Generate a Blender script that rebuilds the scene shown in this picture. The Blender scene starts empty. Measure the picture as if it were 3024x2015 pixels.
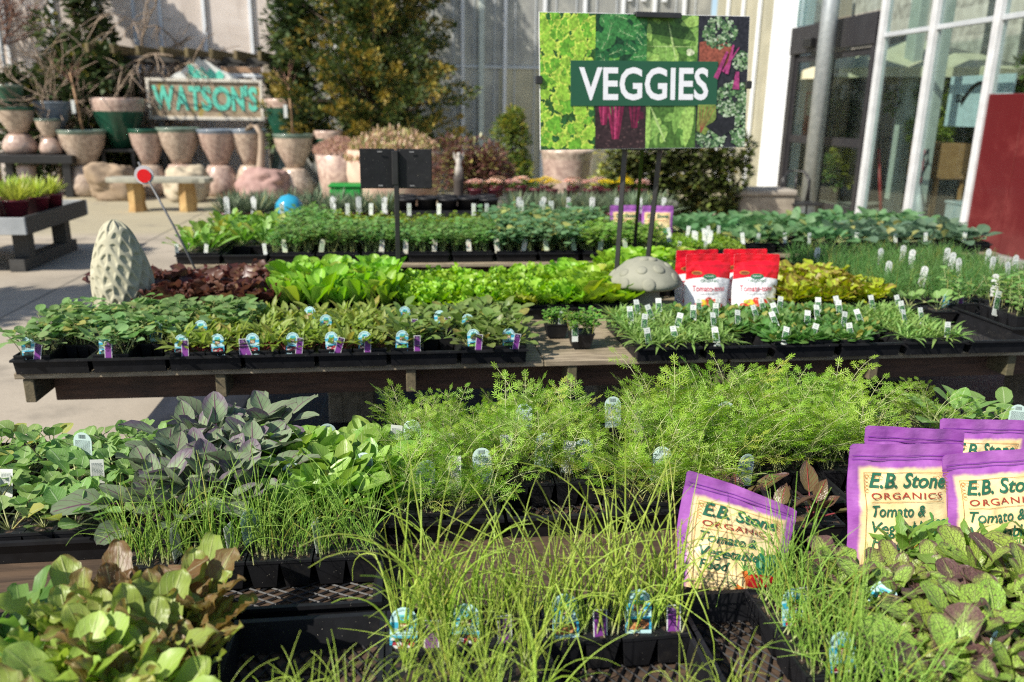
import bpy, math, random
import numpy as np
from mathutils import Vector, Matrix
PI = math.pi
sc = bpy.context.scene
COL = sc.collection

# ------------------------------------------------------------------ camera, world, sun, exposure
CH = 1.57
cam_d = bpy.data.cameras.new('camera')
cam = bpy.data.objects.new('camera', cam_d)
COL.objects.link(cam)
cam_d.sensor_width = 36.0
cam_d.lens = 36.0 * 2400 / 3024
cam_d.clip_start = 0.05
cam_d.clip_end = 400
cam.matrix_world = (Matrix.Translation((0, 0, CH)) @ Matrix.Rotation(math.radians(-7.5), 4, 'Z')
                    @ Matrix.Rotation(math.radians(90 - 15.9), 4, 'X') @ Matrix.Rotation(math.radians(0.9), 4, 'Z'))
sc.camera = cam
cam_d.dof.use_dof = True
cam_d.dof.focus_distance = 2.0
cam_d.dof.aperture_fstop = 3.0

SUN_EL, SUN_AZ = math.radians(42), math.radians(30)   # azimuth measured from -X towards -Y
to_sun = Vector((-math.cos(SUN_AZ) * math.cos(SUN_EL), -math.sin(SUN_AZ) * math.cos(SUN_EL), math.sin(SUN_EL)))
w = bpy.data.worlds.new('World')
sc.world = w
w.use_nodes = True
wn = w.node_tree
sky = wn.nodes.new('ShaderNodeTexSky')
sky.sky_type = 'NISHITA'
sky.sun_disc = False
sky.sun_elevation = SUN_EL
sky.sun_rotation = math.atan2(to_sun.x, to_sun.y)
bg = wn.nodes['Background']
wn.links.new(sky.outputs[0], bg.inputs[0])
bg.inputs[1].default_value = 0.10
sun_d = bpy.data.lights.new('sun', 'SUN')
sun_d.energy = 4.9
sun_d.angle = math.radians(0.6)
sun_d.color = (1.0, 0.93, 0.82)
sun = bpy.data.objects.new('sun', sun_d)
COL.objects.link(sun)
sun.rotation_euler = to_sun.to_track_quat('Z', 'Y').to_euler()
sc.view_settings.view_transform = 'Standard'
sc.view_settings.look = 'None'
sc.view_settings.exposure = 0.62
sc.view_settings.gamma = 1.0
sc.cycles.filter_width = 1.1
sc.cycles.use_denoising = False
sc.cycles.use_adaptive_sampling = False

# ------------------------------------------------------------------ mesh builder
class MB:
    def __init__(self):
        self.V, self.U, self.R, self.F, self.n = [], [], [], [], 0

    def add(self, verts, faces, mi=0, uv=None, r=0.5, smooth=False):
        verts = np.asarray(verts, float).reshape(-1, 3)
        k = len(verts)
        self.V.append(verts)
        self.U.append(np.zeros((k, 2)) if uv is None else np.asarray(uv, float))
        self.R.append(np.full(k, float(r)) if np.isscalar(r) else np.asarray(r, float))
        b = self.n
        self.F.extend(([b + i for i in f], mi, smooth) for f in faces)
        self.n += k
        return self

    def box(self, c, s, mi=0, rot=0.0, taper=1.0, tilt=None, r=0.5):
        x, y, z = s[0] / 2, s[1] / 2, s[2] / 2
        v = np.array([(-x * taper, -y * taper, -z), (x * taper, -y * taper, -z), (x * taper, y * taper, -z), (-x * taper, y * taper, -z),
                      (-x, -y, z), (x, -y, z), (x, y, z), (-x, y, z)])
        if tilt is not None:
            v = v @ np.array(tilt.to_3x3()).T
        if rot:
            cs, sn = math.cos(rot), math.sin(rot)
            v = v @ np.array([[cs, -sn, 0], [sn, cs, 0], [0, 0, 1]]).T
        return self.add(v + np.array(c), [(0, 3, 2, 1), (4, 5, 6, 7), (0, 1, 5, 4), (1, 2, 6, 5), (2, 3, 7, 6), (3, 0, 4, 7)], mi, r=r)

    def bbox(self, c, s, mi=0, bev=0.004, rot=0.0):
        # box with chamfered edges
        bm = np.array([(sx * (s[0] / 2 - bx), sy * (s[1] / 2 - by), sz * (s[2] / 2 - bz))
                       for sx in (-1, 1) for sy in (-1, 1) for sz in (-1, 1)
                       for bx, by, bz in ((0, bev, bev), (bev, 0, bev), (bev, bev, 0))])
        def i(sx, sy, sz, a):
            return (((sx + 1) // 2 * 2 + (sy + 1) // 2) * 2 + (sz + 1) // 2) * 3 + a
        F = []
        for a in range(3):
            for sg in (-1, 1):
                o = [t for t in range(3) if t != a]
                q = []
                for p, q_ in ((-1, -1), (1, -1), (1, 1), (-1, 1)):
                    k = [0, 0, 0]; k[a] = sg; k[o[0]] = p; k[o[1]] = q_
                    q.append(i(*k, a))
                F.append(q)
        for a in range(3):
            for b in range(a + 1, 3):
                c_ = 3 - a - b
                for s1 in (-1, 1):
                    for s2 in (-1, 1):
                        q = []
                        for t, ax in ((-1, a), (-1, b), (1, b), (1, a)):
                            k = [0, 0, 0]; k[a] = s1; k[b] = s2; k[c_] = t
                            q.append(i(*k, ax))
                        F.append(q)
        for sx in (-1, 1):
            for sy in (-1, 1):
                for sz in (-1, 1):
                    F.append([i(sx, sy, sz, 0), i(sx, sy, sz, 1), i(sx, sy, sz, 2)])
        if rot:
            cs, sn = math.cos(rot), math.sin(rot)
            bm = bm @ np.array([[cs, -sn, 0], [sn, cs, 0], [0, 0, 1]]).T
        return self.add(bm + np.array(c), F, mi)

    def tube(self, pts, rad, n=6, mi=0, smooth=True, cap=True, r=0.5):
        pts = np.asarray(pts, float)
        m = len(pts)
        rad = np.full(m, rad) if np.isscalar(rad) else np.asarray(rad, float)
        t = np.gradient(pts, axis=0)
        t /= np.maximum(np.linalg.norm(t, axis=1, keepdims=True), 1e-9)
        ref = np.array([0.0, 0, 1]) if abs(t[0][2]) < 0.9 else np.array([1.0, 0, 0])
        a = np.cross(t, ref)
        a /= np.maximum(np.linalg.norm(a, axis=1, keepdims=True), 1e-9)
        b = np.cross(t, a)
        th = np.arange(n) * 2 * PI / n
        ring = pts[:, None, :] + rad[:, None, None] * (np.cos(th)[None, :, None] * a[:, None, :] + np.sin(th)[None, :, None] * b[:, None, :])
        uv = np.stack([np.tile(np.arange(n) / n, m), np.repeat(np.linspace(0, 1, m), n)], 1)
        F = [(i * n + j, i * n + (j + 1) % n, (i + 1) * n + (j + 1) % n, (i + 1) * n + j) for i in range(m - 1) for j in range(n)]
        if cap and n > 2:
            F += [tuple(range(n))[::-1], tuple((m - 1) * n + j for j in range(n))]
        return self.add(ring.reshape(-1, 3), F, mi, uv, r, smooth)

    def lathe(self, prof, c=(0, 0, 0), n=24, mi=0, smooth=True, mis=None, wob=None):
        prof = np.asarray(prof, float)
        m = len(prof)
        th = np.arange(n) * 2 * PI / n
        v = np.zeros((m, n, 3))
        v[:, :, 0] = prof[:, :1] * np.cos(th)
        v[:, :, 1] = prof[:, :1] * np.sin(th)
        v[:, :, 2] = prof[:, 1:2]
        if wob is not None:
            v[:, :, :2] *= wob[:, :, None]
        uv = np.stack([np.tile(np.arange(n) / n, m), np.repeat(np.linspace(0, 1, m), n)], 1)
        b = self.n
        self.add(v.reshape(-1, 3) + np.array(c), [], mi, uv)
        for i in range(m - 1):
            for j in range(n):
                self.F.append(([b + i * n + j, b + i * n + (j + 1) % n, b + (i + 1) * n + (j + 1) % n, b + (i + 1) * n + j], mis[i] if mis else mi, smooth))
        return self

    def build(self, name, mats, parent=None, loc=None):
        me = bpy.data.meshes.new(name)
        V = np.concatenate(self.V)
        nv, nf = len(V), len(self.F)
        me.vertices.add(nv)
        me.vertices.foreach_set('co', V.ravel())
        lens = np.fromiter((len(f[0]) for f in self.F), int, nf)
        lv = np.fromiter((i for f in self.F for i in f[0]), int, lens.sum())
        me.loops.add(len(lv))
        me.loops.foreach_set('vertex_index', lv)
        me.polygons.add(nf)
        st = np.concatenate([[0], np.cumsum(lens)[:-1]])
        me.polygons.foreach_set('loop_start', st)
        me.polygons.foreach_set('loop_total', lens)
        me.polygons.foreach_set('material_index', np.fromiter((f[1] for f in self.F), int, nf))
        me.polygons.foreach_set('use_smooth', np.fromiter((f[2] for f in self.F), bool, nf))
        uvl = me.uv_layers.new(name='UVMap')
        uvl.data.foreach_set('uv', np.concatenate(self.U)[lv].ravel())
        at = me.attributes.new('rnd', 'FLOAT', 'POINT')
        at.data.foreach_set('value', np.concatenate(self.R))
        me.update(calc_edges=True)
        me.validate()
        for m in (mats if isinstance(mats, (list, tuple)) else [mats]):
            me.materials.append(m)
        return obj(name, me, parent, loc)

def obj(name, data, parent=None, loc=None, rot=None, scale=None):
    o = bpy.data.objects.new(name, data)
    COL.objects.link(o)
    if parent is not None:
        o.parent = parent
    if loc is not None:
        o.location = loc
    if rot is not None:
        o.rotation_euler = rot
    if scale is not None:
        o.scale = scale if hasattr(scale, '__len__') else (scale,) * 3
    return o

def tag(o, label=None, cat=None, group=None, kind=None):
    if label: o['label'] = label
    if cat: o['category'] = cat
    if group: o['group'] = group
    if kind: o['kind'] = kind
    return o

def thing(name, label, cat, loc=(0, 0, 0), rz=0.0, group=None):
    return tag(obj(name, None, None, loc, (0, 0, rz)), label, cat, group)

def copy_tree(o, parent=None):
    c = o.copy()
    COL.objects.link(c)
    if parent is not None:
        c.parent = parent
    for ch in o.children:
        copy_tree(ch, c)
    return c

ORD = 'first second third fourth fifth sixth seventh eighth ninth tenth eleventh twelfth thirteenth fourteenth fifteenth'.split()

# ------------------------------------------------------------------ materials
class NT:
    def __init__(self, name):
        self.m = bpy.data.materials.new(name)
        self.m.use_nodes = True
        self.t = self.m.node_tree
        self.p = self.t.nodes['Principled BSDF']
        self.out = self.t.nodes['Material Output']

    def n(self, kind, ins=None, **kw):
        nd = self.t.nodes.new('ShaderNode' + kind)
        for k, v in kw.items():
            setattr(nd, k, v)
        for k, v in (ins or {}).items():
            self.set(nd.inputs[k], v)
        return nd

    def set(self, sock, v):
        if isinstance(v, bpy.types.NodeSocket):
            self.t.links.new(v, sock)
        elif hasattr(v, 'outputs'):
            self.t.links.new(v.outputs[0], sock)
        else:
            if hasattr(v, '__len__') and len(v) == 3 and sock.type == 'RGBA':
                v = (*v, 1)
            sock.default_value = v

    def math(self, op, a, b=0.0, c=None, clamp=False):
        nd = self.n('Math', {0: a, 1: b}, operation=op, use_clamp=clamp)
        if c is not None:
            self.set(nd.inputs[2], c)
        return nd.outputs[0]

    def mix(self, f, a, b, bt='MIX'):
        nd = self.n('Mix', None, data_type='RGBA', blend_type=bt)
        self.set(nd.inputs[0], f); self.set(nd.inputs[6], a); self.set(nd.inputs[7], b)
        return nd.outputs[2]

    def step(self, v, lo, hi):
        nd = self.n('MapRange', {0: v, 1: lo, 2: hi}, interpolation_type='SMOOTHSTEP')
        return nd.outputs[0]

    def noise(self, vec, scale, detail=3.0, rough=0.55, dist=0.0):
        nd = self.n('TexNoise', {'Scale': scale, 'Detail': detail, 'Roughness': rough, 'Distortion': dist})
        if vec is not None:
            self.set(nd.inputs['Vector'], vec)
        return nd.outputs[0]

    def coords(self, which='Object'):
        return self.n('TexCoord').outputs[which]

    def scaled(self, vec, s):
        return self.n('Mapping', {'Vector': vec, 'Scale': s}).outputs[0]

    def bump(self, h, strength, dist=0.01):
        b = self.n('Bump', {'Strength': strength, 'Distance': dist, 'Height': h})
        self.set(self.p.inputs['Normal'], b.outputs[0])
        return b.outputs[0]

    def P(self, **kw):
        for k, v in kw.items():
            self.set(self.p.inputs[k.replace('_', ' ')], v)
        return self

def M(name, c, rough=0.6, c2=None, scale=8.0, bump=0.0, spec=0.4, metal=0.0, stretch=None, wear=None, coord='Object', detail=4.0, contrast=0.3):
    t = NT(name)
    v = t.coords(coord)
    if stretch:
        v = t.scaled(v, stretch)
    h = t.noise(v, scale, detail)
    f = t.step(h, 0.5 - contrast, 0.5 + contrast)
    if c2 is None:
        c2 = tuple(x * 0.8 for x in c)
    col = t.mix(f, c2, c)
    if wear:
        h2 = t.noise(v, scale * 0.23, 5)
        col = t.mix(t.step(h2, wear[1], wear[1] + 0.12), col, wear[0])
    t.P(Base_Color=col, Roughness=rough, Metallic=metal)
    t.p.inputs['Specular IOR Level'].default_value = spec
    if bump:
        t.bump(h, bump)
    return t.m

def leafmat(name, c1, c2, vein=None, vs=0.5, blotch=None, edge=None, ret=None, tr=0.35, tc=None, rough=0.42, spec=0.45, vfreq=7.0, hue=0.06, base=None, tip=None, bs=0.5, nscale=3.0, yel=0.6, bmp=0.35):
    """leaf material: uv u across, v along; attribute rnd per leaf; object random per plant"""
    t = NT(name)
    uv = t.n('UVMap').outputs[0]
    sp = t.n('SeparateXYZ', {0: uv})
    u, v = sp.outputs[0], sp.outputs[1]
    rnd = t.n('Attribute', None, attribute_name='rnd').outputs['Fac']
    oi = t.n('ObjectInfo').outputs['Random']
    off = t.n('CombineXYZ', {0: t.math('MULTIPLY', rnd, 31.0), 1: t.math('MULTIPLY', oi, 17.0), 2: rnd}).outputs[0]
    uvo = t.n('VectorMath', {0: uv, 1: off}, operation='ADD').outputs[0]
    nz = t.noise(uvo, nscale, 3)
    f = t.math('ADD', t.math('MULTIPLY', rnd, 0.75), t.math('MULTIPLY', nz, 0.5), clamp=True)
    f = t.math('SUBTRACT', f, 0.12, clamp=True)
    col = t.mix(f, c1, c2)
    if yel:
        col = t.mix(t.math('MULTIPLY', t.step(rnd, 0.93, 0.97), yel), col, (0.42, 0.36, 0.07))
    au = t.math('ABSOLUTE', t.math('SUBTRACT', u, 0.5))
    if tip:   # colour towards the tip / edge of each leaf
        e = t.math('ADD', t.math('MULTIPLY', v, 0.7), t.math('MULTIPLY', au, 0.9))
        e = t.math('ADD', e, t.math('MULTIPLY', t.math('SUBTRACT', nz, 0.5), 0.7))
        e = t.math('ADD', e, t.math('MULTIPLY', t.math('SUBTRACT', rnd, 0.5), 0.9))
        col = t.mix(t.math('MULTIPLY', t.step(e, tip[1], tip[1] + 0.35), tip[2]), col, tip[0])
    if blotch:
        b = t.noise(uvo, blotch[2], 4, 0.65)
        b2 = t.math('ADD', b, t.math('MULTIPLY', t.math('SUBTRACT', rnd, 0.5), 0.5))
        col = t.mix(t.math('MULTIPLY', t.step(b2, blotch[1], blotch[1] + 0.13), bs), col, blotch[0])
    hgt = nz
    if ret:
        vo = t.n('TexVoronoi', {'Vector': t.scaled(uvo, (8.5, 11.5, 1)), 'Scale': 1.0}, feature='DISTANCE_TO_EDGE')
        rv = t.math('SUBTRACT', 1.0, t.step(vo.outputs['Distance'], 0.01, 0.085))
        col = t.mix(t.math('MULTIPLY', rv, ret[1]), col, ret[0])
        hgt = vo.outputs['Distance']
    if vein:
        mid = t.math('SUBTRACT', 1.0, t.step(au, 0.012, 0.045))
        s = t.math('SINE', t.math('MULTIPLY', t.math('SUBTRACT', v, t.math('MULTIPLY', au, 0.75)), vfreq * 2 * PI))
        side = t.math('MULTIPLY', t.step(s, 0.9, 1.0), 0.6)
        vv = t.math('MAXIMUM', mid, side)
        col = t.mix(t.math('MULTIPLY', vv, vs), col, vein)
        hgt = t.math('SUBTRACT', nz, t.math('MULTIPLY', vv, 0.5))
    if edge:
        col = t.mix(t.math('MULTIPLY', t.step(au, 0.36, 0.5), edge[1]), col, edge[0])
    if base:
        col = t.mix(t.math('SUBTRACT', 1.0, t.step(v, 0.0, base[1])), col, base[0])
    hs = t.n('HueSaturation', {'Hue': t.math('ADD', 0.5 - hue * 0.25, t.math('MULTIPLY', oi, hue * 0.5)),
                               'Value': t.math('ADD', 0.86, t.math('MULTIPLY', oi, 0.28)), 'Color': col})
    col = hs.outputs[0]
    t.P(Base_Color=col, Roughness=rough)
    t.p.inputs['Specular IOR Level'].default_value = spec
    nrm = t.bump(hgt, bmp, 0.004)
    if tr:
        tcol = t.mix(0.75, col, tc) if tc else t.n('HueSaturation', {'Saturation': 1.12, 'Value': 1.5, 'Color': col}).outputs[0]
        tn = t.n('BsdfTranslucent', {'Color': tcol})
        mx = t.n('MixShader', {0: tr, 1: t.p.outputs[0], 2: tn.outputs[0]})
        t.set(t.out.inputs[0], mx.outputs[0])
    return t.m

def flat(name, c, rough=0.5, spec=0.3, emit=None):
    t = NT(name)
    t.P(Base_Color=c, Roughness=rough)
    t.p.inputs['Specular IOR Level'].default_value = spec
    return t.m

_pal = {}
def ink(c, rough=0.45):
    k = (tuple(round(x, 3) for x in c), rough)
    if k not in _pal:
        _pal[k] = M('print ink', c, rough, tuple(x * 0.93 for x in c), 40, spec=0.35)
    return _pal[k]

def srgb(r, g, b):
    return tuple((x / 255 / 12.92) if x / 255 < 0.04045 else ((x / 255 + 0.055) / 1.055) ** 2.4 for x in (r, g, b))

# ------------------------------------------------------------------ text
_tc = {}
def text2d(s, size=1.0, bold=0.0, shear=0.0, xs=1.0, space=1.0):
    """2-D mesh of a line of lettering, centred on x, baseline at 0: (verts n x 2, faces, width)"""
    k = (s, bold, shear, space)
    if k not in _tc:
        cu = bpy.data.curves.new('t', 'FONT')
        cu.body = s
        cu.size = 1.0
        cu.offset = bold
        cu.shear = shear
        cu.space_character = space
        cu.resolution_u = 3
        o = bpy.data.objects.new('t', cu)
        COL.objects.link(o)
        bpy.context.view_layer.update()
        e = o.evaluated_get(bpy.context.evaluated_depsgraph_get())
        me = e.to_mesh()
        V = np.array([v.co[:2] for v in me.vertices]) if len(me.vertices) else np.zeros((0, 2))
        F = [tuple(p.vertices) for p in me.polygons]
        e.to_mesh_clear()
        bpy.data.objects.remove(o)
        bpy.data.curves.remove(cu)
        if len(V):
            V[:, 0] -= (V[:, 0].max() + V[:, 0].min()) / 2
        _tc[k] = (V, F)
    V, F = _tc[k]
    V = V * size
    V[:, 0] *= xs
    return V, F, (V[:, 0].max() - V[:, 0].min()) if len(V) else 0

SUB = [0.0]     # when set, flat print is cut into small pieces so that it follows a curved surface
def cut(V, F):
    """triangulate and split until no edge is longer than SUB"""
    V = [tuple(p) for p in V]
    out, todo = [], [(f[0], f[i], f[i + 1]) for f in F for i in range(1, len(f) - 1)]
    mid = {}
    while todo:
        t = todo.pop()
        e = [math.dist(V[t[i]], V[t[(i + 1) % 3]]) for i in range(3)]
        i = max(range(3), key=lambda q: e[q])
        if e[i] <= SUB[0]:
            out.append(t)
            continue
        a, b, c = t[i], t[(i + 1) % 3], t[(i + 2) % 3]
        k = (min(a, b), max(a, b))
        if k not in mid:
            mid[k] = len(V)
            V.append(((V[a][0] + V[b][0]) / 2, (V[a][1] + V[b][1]) / 2))
        m = mid[k]
        todo += [(a, m, c), (m, b, c)]
    return V, out

def lay(mb, P, F, fn, mi):
    if SUB[0]:
        P, F = cut(P, F)
    mb.add([fn(a, b) for a, b in P], F, mi)

def put_text(mb, s, fn, x, y, size, mi, width=None, **kw):
    V, F, wd = text2d(s, size, **kw)
    if width and wd:
        V[:, 0] *= width / wd
    lay(mb, [(a + x, b + y) for a, b in V], F, fn, mi)

def arc_text(mb, s, fn, cx, cy, rad, a0, a1, size, mi, **kw):
    n = len(s)
    for i, ch in enumerate(s):
        if ch == ' ':
            continue
        a = a0 + (a1 - a0) * i / (n - 1)
        V, F, _ = text2d(ch, size, **kw)
        ca, sa = math.cos(a - PI / 2), math.sin(a - PI / 2)
        px, py = cx + rad * math.cos(a), cy + rad * math.sin(a)
        mb.add([fn(px + p * ca - q * sa, py + p * sa + q * ca) for p, q in V], F, mi)

def ellipse(mb, fn, cx, cy, rx, ry, mi, n=14, rot=0.0, jag=0.0, rg=None):
    P = []
    for i in range(n):
        a = 2 * PI * i / n
        k = 1 + (jag * (rg.random() - 0.5) if rg else 0)
        p, q = rx * math.cos(a) * k, ry * math.sin(a) * k
        P.append((cx + p * math.cos(rot) - q * math.sin(rot), cy + p * math.sin(rot) + q * math.cos(rot)))
    lay(mb, P, [tuple(range(n))], fn, mi)

def poly(mb, fn, pts, mi):
    lay(mb, pts, [tuple(range(len(pts)))], fn, mi)
# ------------------------------------------------------------------ leaves and plants
def prof(kind):
    return {
        'round': lambda s: np.sin(PI * np.clip(s, 0, 1) ** 0.85) ** 0.62,
        'ovate': lambda s: np.sin(PI * s ** 0.7) ** 0.85,
        'obov': lambda s: np.clip(0.16 + 0.95 * s ** 0.9, 0, 1) * np.clip(1 - s ** 5, 0, 1) ** 0.55 * 1.12,
        'lance': lambda s: np.sin(PI * s ** 0.8) ** 1.1,
        'strap': lambda s: np.clip(s * 6, 0.3, 1) * np.clip(1 - s ** 4, 0, 1) ** 0.8,
        'lobed': lambda s: np.clip(0.2 + 0.9 * s, 0, 1) * np.clip(1 - s ** 6, 0, 1) ** 0.5 * (0.72 + 0.28 * np.abs(np.sin(s * 9.5))),
        'spiky': lambda s: np.sin(PI * s ** 0.75) ** 0.8 * (0.45 + 0.55 * np.abs(np.cos(s * 12.5))),
    }[kind]

def leaf(mb, rg, p0, az, L, W, e0, e1, pf='ovate', nl=6, nw=4, cup=0.25, ruf=0.0, rfq=5.0, pet=0.3, pw=0.0022, mi=0, pmi=1, r=None, roll=0.0, side=0.0, wav=0.0):
    r = rg.random() if r is None else r
    ns = nl + 3
    s = np.linspace(0, 1, ns + 1)
    e = e0 + (e1 - e0) * s ** 1.3
    a = az + side * s
    ds = L / ns
    T = np.stack([np.cos(e) * np.cos(a), np.cos(e) * np.sin(a), np.sin(e)], 1)
    C = np.vstack([[0, 0, 0], np.cumsum(T[:-1] * ds, 0)]) + np.array(p0)
    B = np.stack([-np.sin(a), np.cos(a), np.zeros_like(a)], 1)
    N = np.cross(T, B)
    if roll:
        B, N = B * math.cos(roll) + N * math.sin(roll), N * math.cos(roll) - B * math.sin(roll)
    k0 = int(round(pet * ns))
    if k0 > 0:
        mb.tube(C[:k0 + 1], np.linspace(pw, pw * 0.7, k0 + 1), 4, pmi, True, False, r)
    nb = ns - k0
    q = 0.5 - 0.5 * np.cos(PI * np.linspace(0, 1, nb + 1))
    fx = (k0 + q * nb)
    C = np.stack([np.interp(fx, np.arange(ns + 1), C[:, d_]) for d_ in range(3)], 1)
    B = np.stack([np.interp(fx, np.arange(ns + 1), B[:, d_]) for d_ in range(3)], 1)
    N = np.stack([np.interp(fx, np.arange(ns + 1), N[:, d_]) for d_ in range(3)], 1)
    idx = np.arange(nb + 1)
    wd = np.maximum(prof(pf)(q), 0.02) * W / 2 * np.array([1 + rg.uniform(-0.05, 0.05) for _ in q])
    u = np.linspace(-1, 1, nw + 1)
    ph = rg.random() * 6
    X = u[None, :] * wd[:, None]
    Z = cup * np.abs(u[None, :]) ** 1.6 * wd[:, None] + ruf * np.abs(u[None, :]) ** 1.5 * np.sin(rfq * q[:, None] * PI * 2 + ph + 1.7 * np.sign(u)[None, :]) * W
    if wav:
        Z = Z + wav * W * np.sin(q[:, None] * 7 + ph) * (0.3 + np.abs(u[None, :]))
    Pn = C[idx][:, None, :] + B[idx][:, None, :] * X[:, :, None] + N[idx][:, None, :] * Z[:, :, None]
    uv = np.stack([np.tile((u + 1) / 2, len(idx)), np.repeat(q, nw + 1)], 1)
    m = nw + 1
    F = [(i * m + j, i * m + j + 1, (i + 1) * m + j + 1, (i + 1) * m + j) for i in range(len(idx) - 1) for j in range(nw)]
    mb.add(Pn.reshape(-1, 3), F, mi, uv, r, True)

def rosette(seed, n, L, W, e_out, e_in, droop, pf, spread=0.006, **kw):
    rg = random.Random(seed)
    mb = MB()
    for i in range(n):
        t = i / max(n - 1, 1)
        az = i * 2.399963 + rg.uniform(-0.35, 0.35)
        e0 = e_out + (e_in - e_out) * t + rg.uniform(-0.12, 0.12)
        sz = (1 - 0.35 * t * kw.get('shrink', 1.0)) * rg.uniform(0.68, 1.18)
        d = spread * (1 - 0.5 * t)
        k2 = {k: v for k, v in kw.items() if k != 'shrink'}
        leaf(mb, rg, (math.cos(az) * d, math.sin(az) * d, 0), az, L * sz, W * sz * rg.uniform(0.85, 1.1), e0, e0 - droop * rg.uniform(0.5, 1.4), pf,
             side=rg.uniform(-0.25, 0.25), roll=rg.uniform(-0.3, 0.3), **k2)
    return mb

def sprigs(seed, n, H, spread, lw, ll, nl, e=(0.7, 1.45), pf='round', stem_r=0.0016, leafy=(0.25, 1.0), cup=0.2, nw=2, lnl=3):
    """several thin stems carrying small leaves (broccoli starts, herbs, peas)"""
    rg = random.Random(seed)
    mb = MB()
    for i in range(n):
        az = i * 2.4 + rg.uniform(-0.4, 0.4)
        e0 = rg.uniform(*e)
        h = H * rg.uniform(0.7, 1.12)
        x0, y0 = rg.uniform(-spread, spread), rg.uniform(-spread, spread)
        bend = rg.uniform(-0.5, 0.2)
        pts = [np.array([x0, y0, 0.0])]
        for k in range(6):
            ee = e0 + bend * k / 6
            pts.append(pts[-1] + h / 6 * np.array([math.cos(ee) * math.cos(az), math.cos(ee) * math.sin(az), math.sin(ee)]))
        mb.tube(pts, np.linspace(stem_r, stem_r * 0.6, 7), 4, 1, True, False, rg.random())
        for k in range(nl):
            t = leafy[0] + (leafy[1] - leafy[0]) * (k + rg.random() * 0.6) / nl
            f = min(t, 0.999) * 6
            a = int(f)
            p = pts[a] + (pts[a + 1] - pts[a]) * (f - a)
            z = rg.uniform(0.75, 1.2)
            ez = rg.uniform(-0.15, 0.8)
            leaf(mb, rg, p, az + k * 2.4 + rg.uniform(-0.5, 0.5), ll * z, lw * z, ez, ez - rg.uniform(0.1, 0.8), pf, lnl, nw, cup, pet=0.3, pw=stem_r * 0.5, roll=rg.uniform(-0.4, 0.4))
    return mb

def frond(mb, rg, p0, az, L, e0, e1, tw, ll):
    """one carrot leaf: a bare stalk, then paired side branches that end in small fans of narrow leaflets"""
    n = 8
    pts = [np.array(p0, float)]
    for k in range(n):
        e = e0 + (e1 - e0) * (k / n) ** 1.6
        pts.append(pts[-1] + L / n * np.array([math.cos(e) * math.cos(az), math.cos(e) * math.sin(az), math.sin(e)]))
    r = rg.random()
    mb.tube(pts, np.linspace(0.0014, 0.0007, n + 1), 3, 1, True, False, r)
    side = np.array([-math.sin(az), math.cos(az), 0])
    def fan(q, d, up, l, m):
        sd = np.cross(d, up)
        sd /= max(np.linalg.norm(sd), 1e-6)
        for j in range(m):
            t = (j - (m - 1) / 2) / max((m - 1) / 2, 1) if m > 1 else 0
            v = d * math.cos(t * 1.05) + sd * math.sin(t * 1.05) + up * rg.uniform(-0.18, 0.12)
            v /= np.linalg.norm(v)
            k = l * (1.0 - 0.3 * abs(t)) * rg.uniform(0.8, 1.2)
            wv = np.cross(v, up)
            wv = wv / max(np.linalg.norm(wv), 1e-6) * k * 0.078
            mb.add([q, q + v * k * 0.6 - wv, q + v * k, q + v * k * 0.6 + wv], [(0, 1, 2, 3)], 0, [(0.5, 0), (0.1, 0.5), (0.5, 1), (0.9, 0.5)], r)
    for k in (4, 6, 7, 8):
        f = (k - 4) / 4
        T = pts[k] - pts[k - 1]
        T = T / np.linalg.norm(T)
        up = np.cross(T, side)
        bl = tw * (1 - 0.6 * f) * rg.uniform(0.8, 1.15)
        for sg in ((-1, 1) if k < 8 else (0,)):
            d = T * (0.55 if sg else 1.0) + side * sg * 0.85 + up * rg.uniform(-0.3, 0.1)
            d /= np.linalg.norm(d)
            q = pts[k]
            wv = np.cross(d, up) * 0.0005
            e = q + d * bl
            mb.add([q - wv, q + wv, e + wv, e - wv], [(0, 1, 2, 3)], 1, None, r)
            for t in (0.45, 0.75):
                sd = np.cross(d, up)
                for s2 in (-1, 1):
                    v = d * 0.6 + sd * s2 * 0.8
                    fan(q + d * bl * t, v / np.linalg.norm(v), up, ll * 0.85, 3)
            fan(e, d, up, ll, 5)

def carrot_plant(seed, H=0.155):
    rg = random.Random(seed)
    mb = MB()
    for i in range(11):
        az = rg.uniform(0, 6.28)
        e0 = rg.uniform(0.8, 1.52)
        L = H * rg.choice((0.4, 0.5, 0.6, 0.75, 0.9, 1.0, 1.2)) * rg.uniform(0.9, 1.1)
        frond(mb, rg, (rg.uniform(-0.016, 0.016), rg.uniform(-0.016, 0.016), 0), az, L, e0, e0 - rg.uniform(0.3, 1.2), 0.040, 0.0150)
    return mb

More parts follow.
